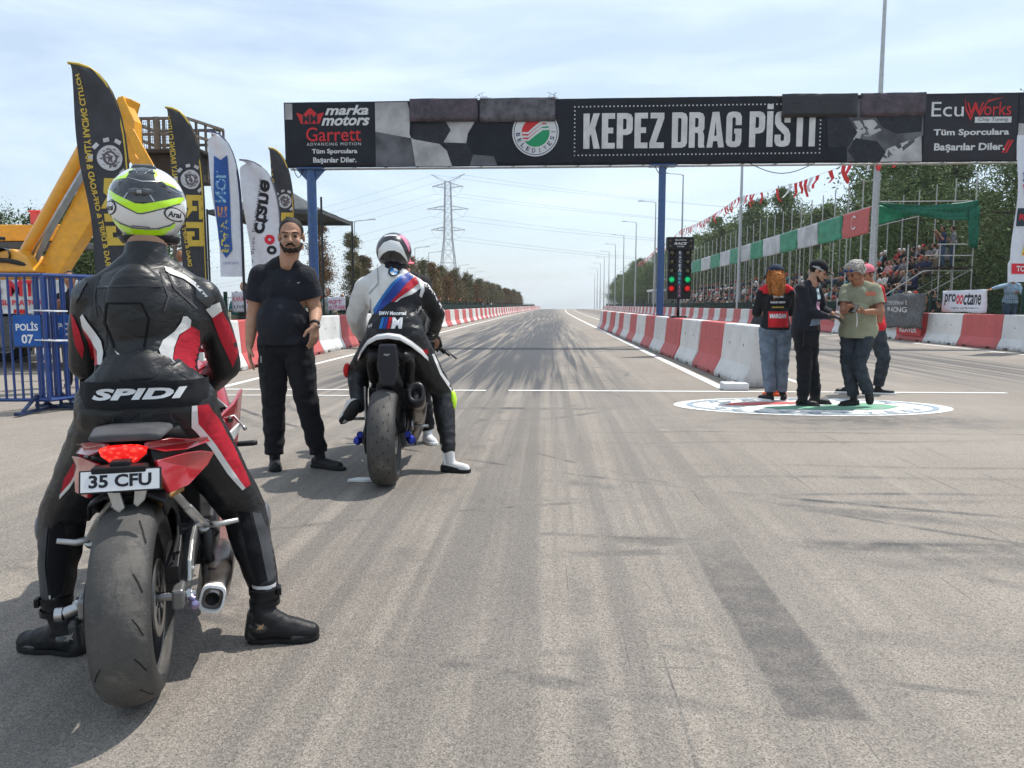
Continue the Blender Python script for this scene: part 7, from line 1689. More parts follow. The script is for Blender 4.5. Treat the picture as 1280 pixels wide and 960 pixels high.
# ================= RIDER IN WHITE AND BLACK =================
r2 = person_root('rider in white and black suit with blue and red diagonal stripes, right foot down', L2, H2)
J = dict(neck=(.02, .385, 1.43), shL=(-.125, .40, 1.335), shR=(.215, .40, 1.295), chest=(.045, .38, 1.22), pelvis=(.055, .29, .985), front=(0, 1, 0))
elL, elR, wrL, wrR = (-.235, .50, 1.105), (.325, .55, 1.12), (-.225, .70, .955), (.285, .80, .945)
hpL, knL, anL = (-.05, .32, .93), (-.235, .56, .70), (-.205, .32, .475)
hpR, knR, anR = (.155, .32, .93), (.365, .54, .55), (.410, .37, .16)
hc = V((.043, .425, 1.545)); hp_, HP, hrot = head_prims(hc + V((0, .01, -.01)), (0.05, 1, -.25), .93)
organic('body', hp_ + [('c', V((.025, .39, 1.40)), .06, hc + V((0, -.01, -.03)), .06)] + torso_prims(J, .93) + arm_prims(J['shL'], elL, wrL, .95) + arm_prims(J['shR'], elR, wrR, .95) + leg_prims(hpL, knL, anL, .9) + leg_prims(hpR, knR, anR, .9)
        + hand_prims(wrL, (.1, .8, -.4), (.2, -.3, -.9), -1, .9) + hand_prims(wrR, (.2, .8, -.4), (-.2, -.3, -.9), 1, .9), .01, M['skin'], r2, 4)
jk2 = organic('jacket', torso_prims(J, 1.10) + [('c', (.045, .36, 1.13), .155, (.045, .38, 1.24), .17, ((0, 1, 0), .74)), ('c', (-.0, .34, 1.04), .125, (.10, .34, 1.04), .125, ((0, 1, 0), .95)), ('e', (.03, .30, 1.28), (.085, .06, .13)), ('c', (.02, .36, 1.36), .08, (.022, .385, 1.43), .066)]
     + limb(((-.15, .40, 1.30), .078), ((-.20, .45, 1.19), .076), (elL, .070)) + limb((elL, .070), (lerp3(elL, wrL, .6), .062), (wrL, .040))
     + limb(((.235, .40, 1.265), .072), ((.285, .47, 1.19), .066), (elR, .060)) + limb((elR, .060), (lerp3(elR, wrR, .6), .052), (wrR, .040)), .0085, M['leatherwhite'], r2, 5, wr=(.0045, 12, (1, 1, .8)))
for wr, d, s_, e_ in ((wrL, (.1, .8, -.4), -1, elL), (wrR, (.2, .8, -.4), 1, elR)):
    organic('glove', hand_prims(lerp3(e_, wr, .96), d, (.2, -.3, -.9), s_, .9, 1.15) + [('c', lerp3(e_, wr, .72), .046, wr, .036)], .007, M['leather'], r2, 2)
tr2 = organic('trousers', [('c', (-.02, .30, .975), .128, (.13, .30, .975), .128, ((0, 1, 0), .95)), ('c', (-.01, .31, 1.03), .125, (.12, .31, 1.03), .125, ((0, 1, 0), .9))]
     + limb((hpL, .115), (lerp3(hpL, knL, .45), .10), (knL, .078)) + limb((knL, .078), (lerp3(knL, anL, .4), .072), (lerp3(knL, anL, .97), .050))
     + limb((hpR, .118), (lerp3(hpR, knR, .45), .10), (knR, .080)) + limb((knR, .080), (lerp3(knR, anR, .4), .074), (lerp3(knR, anR, .97), .052)), .0085, M['leather'], r2, 5, wr=(.004, 11, (1, 1, 1.3)))
# jacket graphics, drawn on an 823x960 sheet (x, z on the wearer's back)
sc2 = lambda X_, Y_: (-.161 + (X_ - 100)*.000800, 1.432 - (Y_ - 335)*.000800)
def Q2(*p): return [sc2(*q) for q in p]
blk2 = PM('jacket black panel', (.014, .015, .018), .45, bump=.3, bscale=90, crease=.9)
def g2(name, pts, m, off=.004, tgt=jk2): return patch(name, [Q2(*pts)], m, tgt, off, r2)
g2('black_panel', [(200, 730), (300, 640), (350, 620), (440, 590), (520, 560), (600, 500), (640, 420), (720, 420), (760, 600), (740, 760), (700, 900), (600, 1000), (170, 1000), (175, 860)], blk2, .003)
g2('light_blue_stripe', [(188, 690), (250, 600), (340, 480), (425, 395), (440, 405), (350, 510), (270, 610), (205, 720), (192, 715)], M['leatherlblue'], .005)
g2('blue_stripe', [(192, 715), (210, 720), (270, 610), (352, 508), (438, 405), (510, 340), (548, 365), (545, 395), (470, 470), (400, 560), (345, 620), (250, 700), (205, 790)], M['leatherblue'], .005)
g2('red_stripe', [(345, 618), (400, 560), (470, 470), (545, 400), (568, 470), (480, 540), (400, 600), (362, 628)], M['leatherred'], .006)
g2('white_stripe', [(370, 628), (405, 600), (490, 545), (505, 548), (420, 600), (392, 625)], M['leatherwhite'], .006)
g2('white_edge', [(548, 365), (575, 400), (615, 470), (620, 530), (595, 590), (575, 575), (590, 520), (560, 420)], M['leatherwhite'], .006)
g2('white_flash', [(530, 745), (545, 750), (590, 820), (585, 835), (545, 810), (530, 780)], M['leatherwhite'], .006)
cM = lambda X_, Y_: sc2(X_, Y_)
q = cM(365, 372)
def rnd2(nm, pts, m, off): return lay(nm, pts, (q[0], -.6, q[1]), (1, 0, 0), (0, 0, 1), m, r2, off, jk2, .012, reach=0)
rnd2('round_badge', [disc(.038, 28)], ink, .005)
for a in range(4): rnd2('badge_quarter', [[(0, 0)] + disc(.024, 8, a0=R(a*90 + 8), a1=R(a*90 + 98))], M['offwhite'] if a % 2 == 0 else PM('badge blue', (.02, .22, .55), .4), .008)
rnd2('badge_ring', annulus(.034, .0375, 28), M['grey'], .008)
for t, X_, Y_, w_, h_ in (('BMW Motorrad', 357, 722, .178, .026),):
    p_ = cM(X_, Y_); lay('lettering', text_fit(t, w_, h_, bold=.03), (p_[0], -.6, p_[1]), (1, 0, 0), (0, 0, 1), M['offwhite'], r2, .008, jk2, .012, reach=0)
for i, m_ in enumerate((M['leatherlblue'], M['leatherblue'], M['leatherred'])):
    x = 245 + i*32; g2('slant_bar', [(x, 850), (x + 24, 755), (x + 50, 755), (x + 26, 850)], m_, .008)
g2('slant_bar', [(341, 850), (365, 755), (372, 755), (348, 850)], M['grey'], .008)
p_ = cM(397, 803); lay('lettering', text_fit('M', .075, .074, bold=.06, shear=.1), (p_[0], -.6, p_[1]), (1, 0, 0), (0, 0, 1), M['offwhite'], r2, .008, jk2, .012, reach=0)
for pts in ([(215, 330), (222, 330), (238, 470), (150, 560), (146, 553), (228, 466)], [(160, 600), (166, 598), (160, 720), (168, 860), (162, 862), (152, 720)]): g2('seam', pts, PM('seam pale', (.30, .30, .30), .6), .004)
# right arm is black leather
organic('sleeve', limb((lerp3(J['shR'], elR, .35), .072), (lerp3(J['shR'], elR, .7), .070), (elR, .066)) + limb((elR, .066), (lerp3(elR, wrR, .6), .058), (lerp3(elR, wrR, .95), .046)), .008, blk2, r2, 3, wr=(.003, 14))
patch('badge', [rect(.24, .845, .275, .875)], M['redcloth'], tr2, .004, r2)
patch('white_stripe', [[(.30, .84), (.315, .84), (.37, .70), (.43, .60), (.435, .55), (.42, .58), (.355, .69)]], M['leatherwhite'], tr2, .004, r2)
organic('knee_slider', [('e', V(knR) + V((.078, -.03, -.06)), (.028, .05, .075))], .006, M['neon'], r2, 2, label='fluorescent yellow knee slider')
organic('knee_slider', [('e', V(knL) + V((-.080, -.01, .01)), (.028, .05, .055))], .006, M['red'], r2, 2, label='red knee slider')
for hl, to, an, flat, up in (((.395, .375, 0), (.545, .32, 0), anR, True, (0, 0, 1)), ((-.215, .28, .47), (-.315, .36, .36), anL, False, (-.5, .45, .75))):
    bo = shoe(r2, hl, to, M['leatherwhite'], bs, an, .044, boot=.22, flat=flat, up=V(up), h=.05); bo.name = 'boot'
    d = (V(to) - V(hl)).normalized(); u_ = V(up).normalized()
    organic('heel_counter', [('c', V(hl) + u_*.022, .047, V(hl) + d*.09 + u_*.012, .0465)], .006, M['shoeblack'], bo, 2)
    mb = MB(); s_ = d.cross(u_).normalized()
    for a in (-.03, .03): mb.bar(V(hl) + d*.0 + s_*a + u_*.06, V(an) + s_*a*.9 - d*.04 + u_*.04, .014, .01)
    mb.build('boot_brace', M['white'], bo, bevel=.003)
hm2 = empty('helmet', 'white and black helmet with pink side, worn by the second rider', 'helmet', L2, H2)
h2c = V((.043, .43, 1.548)); rot2 = Euler((R(-16), 0, 0)).to_matrix()
sh2 = helmet_shell(hm2, h2c, .122, .148, .128, PM('helmet black matt', (.015, .015, .018), .3, coat=.3), rot2)
def h2(name, pts, m, off=.002): return lay(name, [pts], (h2c.x, -.4, h2c.z), (1, 0, 0), (0, 0, 1), m, hm2, off, sh2, .01, reach=0)
HS2 = lambda X_, Y_: ((X_ - 362)*.00080, (205 - Y_)*.00080)
def HH2(*p): return [HS2(*q) for q in p]
h2('white_graphic', HH2((232, 250), (245, 190), (290, 140), (350, 120), (420, 135), (450, 185), (478, 260), (482, 300), (465, 270), (430, 230), (380, 208), (330, 210), (280, 235), (245, 275), (232, 290)), hw, .003)
h2('pink_graphic', HH2((410, 75), (440, 70), (475, 95), (498, 130), (505, 200), (495, 215), (480, 170), (450, 115)), PM('helmet pink', (.62, .20, .30), .25, coat=.6), .004)
h2('white_dash', HH2((290, 78), (340, 70), (400, 72), (402, 84), (340, 82), (292, 90)), hw, .003)
MB().lathe([(-.014, .068), (-.014, .086), (.006, .098), (.012, .080)], h2c + V((0, .0, -.102)), (0, 0, 1), 36, closed=True).build('neck_roll', M['black'], hm2, True)
organic('neck_sock', [('c', (.03, .375, 1.415), .072, h2c + V((0, -.02, -.05)), .074)], .008, M['blackcloth'], r2, 2)
# helper standing in front of the second motorcycle, mostly hidden
def ground_at(x, y): c_, s_ = cos(H2), sin(H2); return (L2[0] + x*c_ - y*s_, L2[1] + x*s_ + y*c_, 0)

# ================= STANDING PEOPLE =================
def standing(label, loc, J, F, mats, head, hands=None, feet=None, vox=.007, belly=0, k=1.0, face=True, hair=None, beard=False, arm_fat=1.0, sleeve=.6, trs_k=1.0, shirt_k=1.1, hem=None, trw=.006, s=1.05, sole=None, long_sleeve=False, skin=None, capm=None, capdir=1, shoe_up=None):
    skin = skin or M['skin']; e = person_root(label, loc)
    hp_, HP, hrot = head_prims(head, F, s)
    nk = V(J['neck']); hdc = V(head)
    pr = hp_ + [('c', nk + (hdc - nk)*.0 - V((0, 0, .03)), .068*k, hdc - V((0, 0, .05)) - V(F).normalized()*.015, .062*k)] + torso_prims(J, .95*k, belly*.8)
    for sd in 'LR':
        pr += arm_prims(J['sh' + sd], J['el' + sd], J['wr' + sd], .98*k, arm_fat)
        d, n, side_, curl = J['hand' + sd]; pr += hand_prims(J['wr' + sd], d, n, side_, curl, J.get('hs', 1.0))
        pr += leg_prims(J['hp' + sd], J['kn' + sd], J['an' + sd], .92*k)
    body = organic('body', pr, vox, skin, e, 3)
    # clothes
    sp = torso_prims(J, shirt_k*k, belly)
    mid = lerp3(J['pelvis'], J['chest'], .5)
    sp += [('c', V(J['pelvis']) - V((0, 0, .02)), .168*k*shirt_k, mid, .152*k*shirt_k, (V(J['front']), .86)), ('c', lerp3(J['hpL'], J['hpR'], .15) + V((0, 0, .03)), .128*k*shirt_k, lerp3(J['hpL'], J['hpR'], .85) + V((0, 0, .03)), .128*k*shirt_k)]
    cuts = []
    for sd in 'LR':
        sh, el, wr = V(J['sh' + sd]), V(J['el' + sd]), V(J['wr' + sd])
        if long_sleeve:
            sp += limb((sh, .070*arm_fat), (lerp3(sh, el, .5), .064*arm_fat), (el, .056*arm_fat)) + limb((el, .056*arm_fat), (lerp3(el, wr, .5), .050), (lerp3(el, wr, .97), .038))
            cuts.append((lerp3(el, wr, .95), wr - el, .07))
        else:
            en = lerp3(sh, el, sleeve + .04); sp += limb((sh, .074*arm_fat), (lerp3(sh, el, sleeve*.5), .072*arm_fat), (en, .068*arm_fat)); cuts.append((lerp3(sh, el, sleeve), el - sh, .112))
    if hem is not None: cuts.append(((V(J['pelvis']).x, V(J['pelvis']).y, hem), (0, 0, -1), .40))
    cuts.append((nk + V((0, 0, .028)), (V((0, 0, 1)) - V(J['front'])*.15), .085))
    shirt = organic('jacket' if long_sleeve else 'shirt', sp, vox + .001, mats[0], e, 4, wr=(.0062, 6.5, (1, 1, .8)), cuts=cuts)
    tp = [('c', V(J['hpL']) + V((.01, 0, 0)), .114*k*trs_k, V(J['hpR']) - V((.01, 0, 0)), .114*k*trs_k, (V(J['front']), .95)), ('c', V(J['pelvis']), .128*k*trs_k, V(J['pelvis']) + V((0, 0, .04)), .125*k*trs_k, (V(J['front']), .85))]
    cuts = []
    for sd in 'LR':
        h_, k_, a_ = V(J['hp' + sd]), V(J['kn' + sd]), V(J['an' + sd])
        tp += limb((h_, .112*k*trs_k), (lerp3(h_, k_, .45), .098*k*trs_k), (k_, .080*k*trs_k)) + limb((k_, .080*k*trs_k), (lerp3(k_, a_, .5), .074*k*trs_k), (lerp3(k_, a_, 1.02), .064*k*trs_k))
        cuts.append((lerp3(k_, a_, .98), a_ - k_, .10))
    trous = organic('trousers', tp, vox + .001, mats[1], e, 4, wr=(trw, 8, (1, 1, 1.3)), cuts=cuts)
    for (hl, to, an_), u_ in zip(feet, (shoe_up or [(0, 0, 1)]*2)):
        shoe(e, hl, to, mats[2], sole or M['black'], an_, .046, boot=.35, h=.048, up=V(u_), flat=u_[2] > .9)
    if face:
        for q in (-1, 1):
            MB().ell(HP(.083, q*.032, -.002), (.012*s, .008*s, .0075*s), hrot).build('eye', M['lens'], body, True)
            MB().tube([HP(.094, q*.014, .020), HP(.093, q*.034, .026), HP(.082, q*.052, .019)], [.0045, .005, .003], 6).build('eyebrow', M['hairdark'], body, True)
        MB().tube([HP(.093, -.022, -.0655), HP(.0965, 0, -.066), HP(.093, .022, -.0655)], .0025, 5).build('lip_line', PM('lip shade', (.20, .07, .055), .6), body, True)
    return e, body, shirt, trous, HP, hrot
def hair_cap(e, HP, hrot, m, top=.0, back=.0, s=1.05, front=.03, thick=.006, name='hair', low=-.035):
    o = organic(name, [('e', HP(-.014, 0, .036), ((.074 + thick)*s, (.093 + thick)*s, (.083 + thick)*s), hrot)], .005, m, e, 1, wr=(.0015, 60), cuts=[(HP(.045, 0, front + .018), (HP(1, 0, 0) - HP(0, 0, 0))*1.0 - (HP(0, 0, 1) - HP(0, 0, 0))*.45, .3), (HP(0, 0, low), -(HP(0, 0, 1) - HP(0, 0, 0)), .3)])
    return o

# --- man in black between the motorcycles
mx_, my_ = -1.86, 5.33
J = dict(neck=(-.005, .01, 1.505), chest=(-.045, .02, 1.27), pelvis=(-.045, .01, .93), front=(.12, -1, 0), shL=(-.200, .01, 1.385), shR=(.110, .03, 1.375),
         elL=(-.275, .02, 1.10), wrL=(-.285, -.04, .885), elR=(.168, .06, 1.135), wrR=(.222, -.14, 1.035),
         handL=((.08, -.15, -1), (1, .3, 0), 1, .28), handR=((-.02, -.15, -1), (-.8, .5, 0), -1, .55), hs=1.0,
         hpL=(-.125, .0, .88), knL=(-.135, -.01, .47), anL=(-.150, .02, .10), hpR=(.05, .0, .88), knR=(.115, -.02, .48), anR=(.175, .03, .11))
e, body, shirt, trous, HP, hrot = standing('bearded man in black T-shirt and black trousers standing between the two motorcycles', (mx_, my_, 0), J, (.26, -1, -.06), (M['navycloth'], M['blackcloth'], M['shoeblack']), (.035, -.02, 1.655), s=1.10,
    feet=[((-.165, .06, 0), (-.095, -.12, 0), (-.150, .02, .10)), ((.145, .05, 0), (.36, -.045, 0), (.175, .03, .11))], vox=.006, belly=.45, k=1.02, arm_fat=1.12, sleeve=.62, trs_k=.97, shirt_k=1.07, hem=.90, trw=.008, skin=M['skin'])
hair_cap(e, HP, hrot, M['hairdark'], front=.040, thick=.004, s=1.075, low=.006)
organic('beard', [('e', HP(.060, 0, -.083), (.040, .036, .030), hrot), ('c', HP(.016, -.060, -.048), .014, HP(.055, -.030, -.086), .022), ('c', HP(.016, .060, -.048), .014, HP(.055, .030, -.086), .022)], .005, PM('beard hair', (.028, .020, .016), .8, bump=.9, bscale=300, var=.5, scale=90), e, 1, wr=(.0018, 90))
MB().tube([HP(.086, -.030, -.062), HP(.100, -.012, -.049), HP(.102, 0, -.048), HP(.100, .012, -.049), HP(.086, .030, -.062)], [.005, .007, .006, .007, .005], 6).build('moustache', M['hairdark'], e, True)
wv = V(J['wrR']) - V(J['elR']); MB().lathe([(-.012, .033), (-.012, .037), (.012, .037), (.012, .033)], V(J['wrR']) - wv.normalized()*.015, wv, 20, closed=True).build('watch', M['black'], e, 40)
lay('shirt_mark', [[(-.012, 0), (0, -.006), (.016, .008), (0, -.001)]], (.085, -.5, 1.335), (1, 0, 0), (0, 0, 1), M['offwhite'], shirt, .003, shirt, .01, reach=0)
lay('pocket_mark', [[(-.01, -.022), (.006, -.03), (.012, .02), (-.004, .026)]], (-.185, -.5, .80), (1, 0, 0), (0, 0, 1), M['grey'], trous, .003, trous, .01, reach=0)

# --- official in black with cap, facing right
J = dict(neck=(.01, .0, 1.435), chest=(-.02, .0, 1.25), pelvis=(-.03, .0, .90), front=(.72, -.70, 0), shL=(-.125, -.10, 1.35), shR=(.105, .12, 1.35),
         elL=(-.055, -.15, 1.09), wrL=(.155, -.21, 1.045), elR=(.20, .11, 1.12), wrR=(.25, -.06, 1.08), handL=((1, -.1, -.1), (0, -.1, -1), 1, .7), handR=((.6, -.7, -.1), (0, -.1, -1), -1, .7), hs=1.0,
         hpL=(-.075, -.05, .86), knL=(-.04, -.05, .48), anL=(-.035, -.02, .12), hpR=(.03, .07, .86), knR=(.09, .10, .48), anR=(.17, .17, .12))
e, body, shirt, trous, HP, hrot = standing('official in black long sleeved top, black cap and belt pouch, gloved hand reaching right', (2.965, 9.0, 0), J, (.80, -.28, -.42), (M['navycloth'], M['blackcloth'], M['shoeblack']), (.075, -.03, 1.565),
    feet=[((-.07, .0, 0), (.13, -.05, 0), (-.035, -.02, .12)), ((.14, .19, 0), (.335, .15, 0), (.17, .17, .12))], k=1.0, long_sleeve=True, hem=.80, trw=.009, trs_k=.98)
hair_cap(e, HP, hrot, M['hairdark'], front=.02, thick=.002)
cap(e, HP, hrot, M['blackcloth'], brimdir=1)
organic('beard', [('e', HP(.060, 0, -.088), (.034, .030, .024), hrot), ('c', HP(.02, -.055, -.06), .015, HP(.055, -.028, -.09), .022), ('c', HP(.02, .055, -.06), .015, HP(.055, .028, -.09), .022)], .006, M['hairdark'], e, 1)
mb = MB(); mb.lathe([(-.014, .085), (-.014, .088), (.014, .088), (.014, .085)], HP(-.012, 0, .030), (HP(0, 0, 1) - HP(0, 0, 0)), 28, closed=True); mb.build('goggle_strap', M['grey'], e, 40)
organic('glove', hand_prims(lerp3(J['elL'], J['wrL'], .96), J['handL'][0], J['handL'][1], 1, .7, 1.12) + [('c', lerp3(J['elL'], J['wrL'], .85), .036, J['wrL'], .034)], .006, M['leather'], e, 2)
mb = MB(); mb.box((-.02, -.16, .80), (.17, .09, .20)); mb.box((-.02, -.215, .79), (.13, .03, .13)); mb.build('belt_pouch', M['blackcloth'], e, bevel=.015)
gu, gvv = V((.70, .714, 0)), V((0, 0, 1))
for pts, m_ in (([(-.02, .0), (.10, .01), (.11, .13), (.0, .12)], print_('print ice blue', (.45, .60, .66))), ([(-.03, -.13), (.10, -.12), (.10, -.03), (-.02, -.02)], print_('print mauve', (.50, .28, .40))), ([(-.14, -.30), (.06, -.28), (.05, -.20), (-.12, -.22)], print_('print slate', (.16, .20, .26)))):
    lay('jersey_print', [pts], V((.0, .0, 1.24)) + V((.5, -.5, 0)), gu, gvv, m_, shirt, .004, shirt, .02, reach=0)
lay('lettering', text_fit('RACING', .11, .03, bold=.02), V((.04, .04, 1.31)) + V((.5, -.5, 0)), gu, gvv, ink, shirt, .007, shirt, .02, reach=0)
for an_, a in ((J['anL'], 0), (J['anR'], 0)): organic('boot_shaft', [('c', V(an_) - V((0, 0, .04)), .058, V(an_) + V((0, 0, .10)), .066)], .007, M['shoeblack'], e, 2)

# --- grey haired man in the sage T-shirt, legs crossed, looking at a phone
J = dict(neck=(-.0, .0, 1.425), chest=(.01, .0, 1.23), pelvis=(.02, .01, .90), front=(-.62, -.78, 0), shL=(.125, -.11, 1.35), shR=(-.10, .12, 1.35),
         elL=(.165, -.20, 1.105), wrL=(-.045, -.295, 1.10), elR=(-.18, -.02, 1.11), wrR=(-.15, -.22, 1.13), handL=((-1, .15, .15), (0, .3, 1), -1, .5), handR=((-.5, -.8, .1), (0, .2, 1), 1, .6), hs=1.0,
         hpL=(.085, -.05, .86), knL=(.04, -.10, .50), anL=(.085, -.05, .15), hpR=(-.06, .06, .86), knR=(-.09, .02, .50), anR=(.0, .03, .12))
J['knL'] = (-.02, -.12, .50); J['anL'] = (.125, -.08, .17)
e, body, shirt, trous, HP, hrot = standing('grey haired man in sage T-shirt looking down at a phone, legs crossed', (3.535, 9.02, 0), J, (-.72, -.42, -.58), (M['khaki'], M['dkdenim'], M['shoeblack']), (-.085, -.06, 1.555),
    feet=[((.145, -.07, .22), (.150, -.09, .05), None), ((.04, .04, 0), (-.16, -.02, 0), (.0, .03, .12))], shoe_up=[(-.75, -.6, .05), (0, 0, 1)], skin=M['skintan'], belly=.7, k=1.04, sleeve=.68, shirt_k=1.14, hem=.80, trw=.010, trs_k=.90)
organic('hair', [('e', HP(-.022, 0, .042), (.088, .100, .088), hrot)] + [('e', HP(-.02 + .085*cos(a), .086*sin(a), z), (.024, .024, .024)) for a in [R(q) for q in range(60, 301, 24)] for z in (-.02, .02, .06)], .006, M['hairgrey'], e, 1, wr=(.004, 45), cuts=[(HP(.050, 0, .03), (HP(1, 0, 0) - HP(0, 0, 0)) - (HP(0, 0, 1) - HP(0, 0, 0))*.7, .3)])
mb = MB(); 
for q in (-1, 1): mb.ell(HP(.078, q*.034, .062), (.030, .008, .020), hrot)
mb.tube([HP(.07, -.07, .055), HP(.0, -.088, .03)], .003, 5); mb.tube([HP(.07, .07, .055), HP(.0, .088, .03)], .003, 5); mb.build('sunglasses', PM('blue mirror lens', (.04, .10, .28), .1, .3), e, True)
lay('shirt_print', [[(-.05, -.02), (.05, -.015), (.04, .03), (-.04, .03)]], V((.06, -.5, 1.30)), (1, 0, 0), (0, 0, 1), PM('salmon print', (.50, .16, .10), .7), shirt, .004, shirt, .02, reach=0)
o = MB(); o.box((0, 0, 0), (.075, .012, .15)); o = o.build('mobile_phone', M['black'], None, bevel=.004); o.location = (3.36, 8.70, 1.14); o.rotation_euler = (R(-50), R(10), R(-35)); tag(o, 'black phone held by the grey haired man in sage T-shirt', 'phone')
MB().tube([(-.10, -.18, 1.16), (-.09, -.21, 1.0), (-.09, -.20, .93)], .006, 5).build('lanyard', M['offwhite'], e, True)

# --- woman with copper curls, seen from behind
J = dict(neck=(.0, .0, 1.40), chest=(.0, .0, 1.22), pelvis=(.01, .0, .90), front=(-.2, .98, 0), shL=(-.155, .0, 1.325), shR=(.155, .02, 1.325),
         elL=(-.20, .08, 1.09), wrL=(-.13, .26, 1.08), elR=(.20, .08, 1.09), wrR=(.10, .26, 1.08), handL=((.4, .8, 0), (.7, -.2, 0), -1, .5), handR=((-.4, .8, 0), (-.7, -.2, 0), 1, .5), hs=.92,
         hpL=(-.075, .0, .86), knL=(-.06, .02, .48), anL=(-.02, .02, .11), hpR=(.09, .0, .86), knR=(.11, .03, .48), anR=(.12, .05, .11))
redblk = PM('crew vest black', (.013, .013, .015), .75, bump=.3, crease=.9)
e, body, shirt, trous, HP, hrot = standing('woman with long copper curls in black and red crew jacket, grey jeans, back turned', (2.715, 9.45, 0), J, (-.35, .9, -.3), (redblk, M['denim'], M['black']), (-.01, .03, 1.53),
    feet=[((-.02, -.02, 0), (-.12, .14, 0), (-.02, .02, .11)), ((.13, -.02, 0), (.19, .15, 0), (.12, .05, .11))], s=.95, k=.93, long_sleeve=True, hem=.88, trs_k=1.10, trw=.008, sole=M['white'])
organic('hair', [('e', V((-.01, -.01, 1.53)), (.088, .092, .092)), ('c', V((-.01, -.055, 1.50)), .080, V((-.005, -.075, 1.34)), .068)], .007, M['haircopper'], e, 2, wr=(.006, 26))
rh = random.Random(5); mb = MB()
for i in range(260):
    a = rh.uniform(-pi*.98, -.02) if i % 4 else rh.uniform(-.3, pi + .3); z0_ = rh.uniform(.0, .07) if i % 3 else rh.uniform(-.1, .0); ln = rh.uniform(.14, .30) if sin(a) < .2 else .12
    p0 = V((-.01 + .088*cos(a), -.01 + .088*sin(a), 1.53 + z0_)); fr = rh.uniform(55, 90); ph = rh.uniform(0, 6); am = rh.uniform(.006, .012); path = []
    for q in range(15):
        t = q/14; sp_ = 1 + .25*t*(1.2 - t)*2; path.append(V((-.01 + .088*cos(a)*sp_ + am*cos(fr*t*ln*4 + ph), -.02*t + .088*sin(a)*sp_*.85 + am*sin(fr*t*ln*4 + ph), p0.z - ln*t)))
    mb.tube(path, [.0055]*10 + [.005, .0045, .004, .003, .002], 4, False)
tag(mb.build('curl', M['haircopper'], e, True), kind='stuff')
cap(e, HP, hrot, PM('navy cap', (.02, .03, .055), .8, bump=.2), brimdir=1, s=1.18)
organic('collar', [('c', V((-.155, -.01, 1.345)), .060, V((.155, .01, 1.345)), .060), ('c', V((-.12, .0, 1.38)), .05, V((.12, 0, 1.38)), .05)], .007, M['redcloth'], e, 2, wr=(.003, 14))
lay('jacket_print', [rect(-.12, -.16, .12, .03)], (.01, -.6, 1.07), (1, 0, 0), (0, 0, 1), M['redcloth'], shirt, .004, shirt, .02, reach=0)
for t, z, w_, h_, m_ in (('MARGAN', 1.045, .19, .055, M['offwhite']), ('TEKNIK', 1.275, .13, .02, M['offwhite']), ('RACE CREW', 1.21, .18, .024, M['offwhite']), ('GARAGE', 1.15, .14, .02, M['gold'])):
    lay('lettering', text_fit(t, w_, h_, bold=.05), (.0, -.6, z), (1, 0, 0), (0, 0, 1), m_, shirt, .008, shirt, .02, reach=0)

# --- man with pink cap behind the sage shirt
J = dict(neck=(.0, .0, 1.45), chest=(.02, .0, 1.25), pelvis=(.05, .0, .90), front=(-.9, .4, 0), shL=(.03, -.17, 1.37), shR=(-.02, .16, 1.37),
         elL=(.07, -.20, 1.09), wrL=(.06, -.14, .86), elR=(-.05, .2, 1.1), wrR=(-.1, .14, .9), handL=((0, .1, -1), (-.2, 1, 0), 1, .3), handR=((0, .1, -1), (-.2, -1, 0), -1, .3), hs=1,
         hpL=(.06, -.08, .86), knL=(.17, -.10, .48), anL=(.14, -.05, .11), hpR=(.03, .07, .86), knR=(-.1, .08, .48), anR=(-.16, .1, .11))
e, body, shirt, trous, HP, hrot = standing('man in pink cap and red shirt half hidden behind the man in sage T-shirt', (4.18, 10.3, 0), J, (-.75, -.5, -.2), (M['redcloth'], M['dkdenim'], M['black']), (-.06, -.0, 1.575),
    feet=[((.10, -.04, 0), (.33, -.10, 0), (.14, -.05, .11)), ((-.18, .1, 0), (-.36, .06, 0), (-.16, .1, .11))], k=1.0, hem=.84, skin=M['skintan'], trw=.009, sole=M['white'])
cap(e, HP, hrot, M['pink'], brimdir=-1, s=1.1, brim_m=PM('cap brim plum', (.30, .04, .07), .7)); hair_cap(e, HP, hrot, M['hairdark'], front=.02, thick=.002)

# --- helper in front of the second motorcycle
gx, gy, _ = ground_at(.05, 1.55)
J = dict(neck=(-.05, .0, 1.46), chest=(-.02, .0, 1.26), pelvis=(.0, .02, .93), front=(.1, -1, 0), shL=(-.20, .0, 1.36), shR=(.14, .0, 1.36),
         elL=(-.24, -.05, 1.10), wrL=(-.15, -.22, 1.0), elR=(.20, -.08, 1.12), wrR=(.10, -.25, .99), handL=((.3, -.8, -.3), (0, 0, -1), 1, .6), handR=((-.2, -.9, -.2), (0, 0, -1), -1, .6), hs=1,
         hpL=(-.09, .0, .88), knL=(-.10, -.03, .48), anL=(-.10, .02, .11), hpR=(.08, .0, .88), knR=(.12, -.03, .48), anR=(.16, .02, .11))
e, body, shirt, trous, HP, hrot = standing('helper in black jacket and pink cap standing in front of the second motorcycle', (gx, gy, 0), J, (.6, -.8, -.1), (redblk, M['blackcloth'], M['offwhite']), (-.03, -.10, 1.50),
    feet=[((-.12, .04, 0), (-.13, -.16, 0), (-.10, .02, .11)), ((.15, .04, 0), (.24, -.13, 0), (.16, .02, .11))], k=1.0, long_sleeve=True, hem=.86, trw=.008, sole=M['white'])
cap(e, HP, hrot, M['pink'], brimdir=1, s=1.05); hair_cap(e, HP, hrot, M['hairdark'], front=.02, thick=.002)
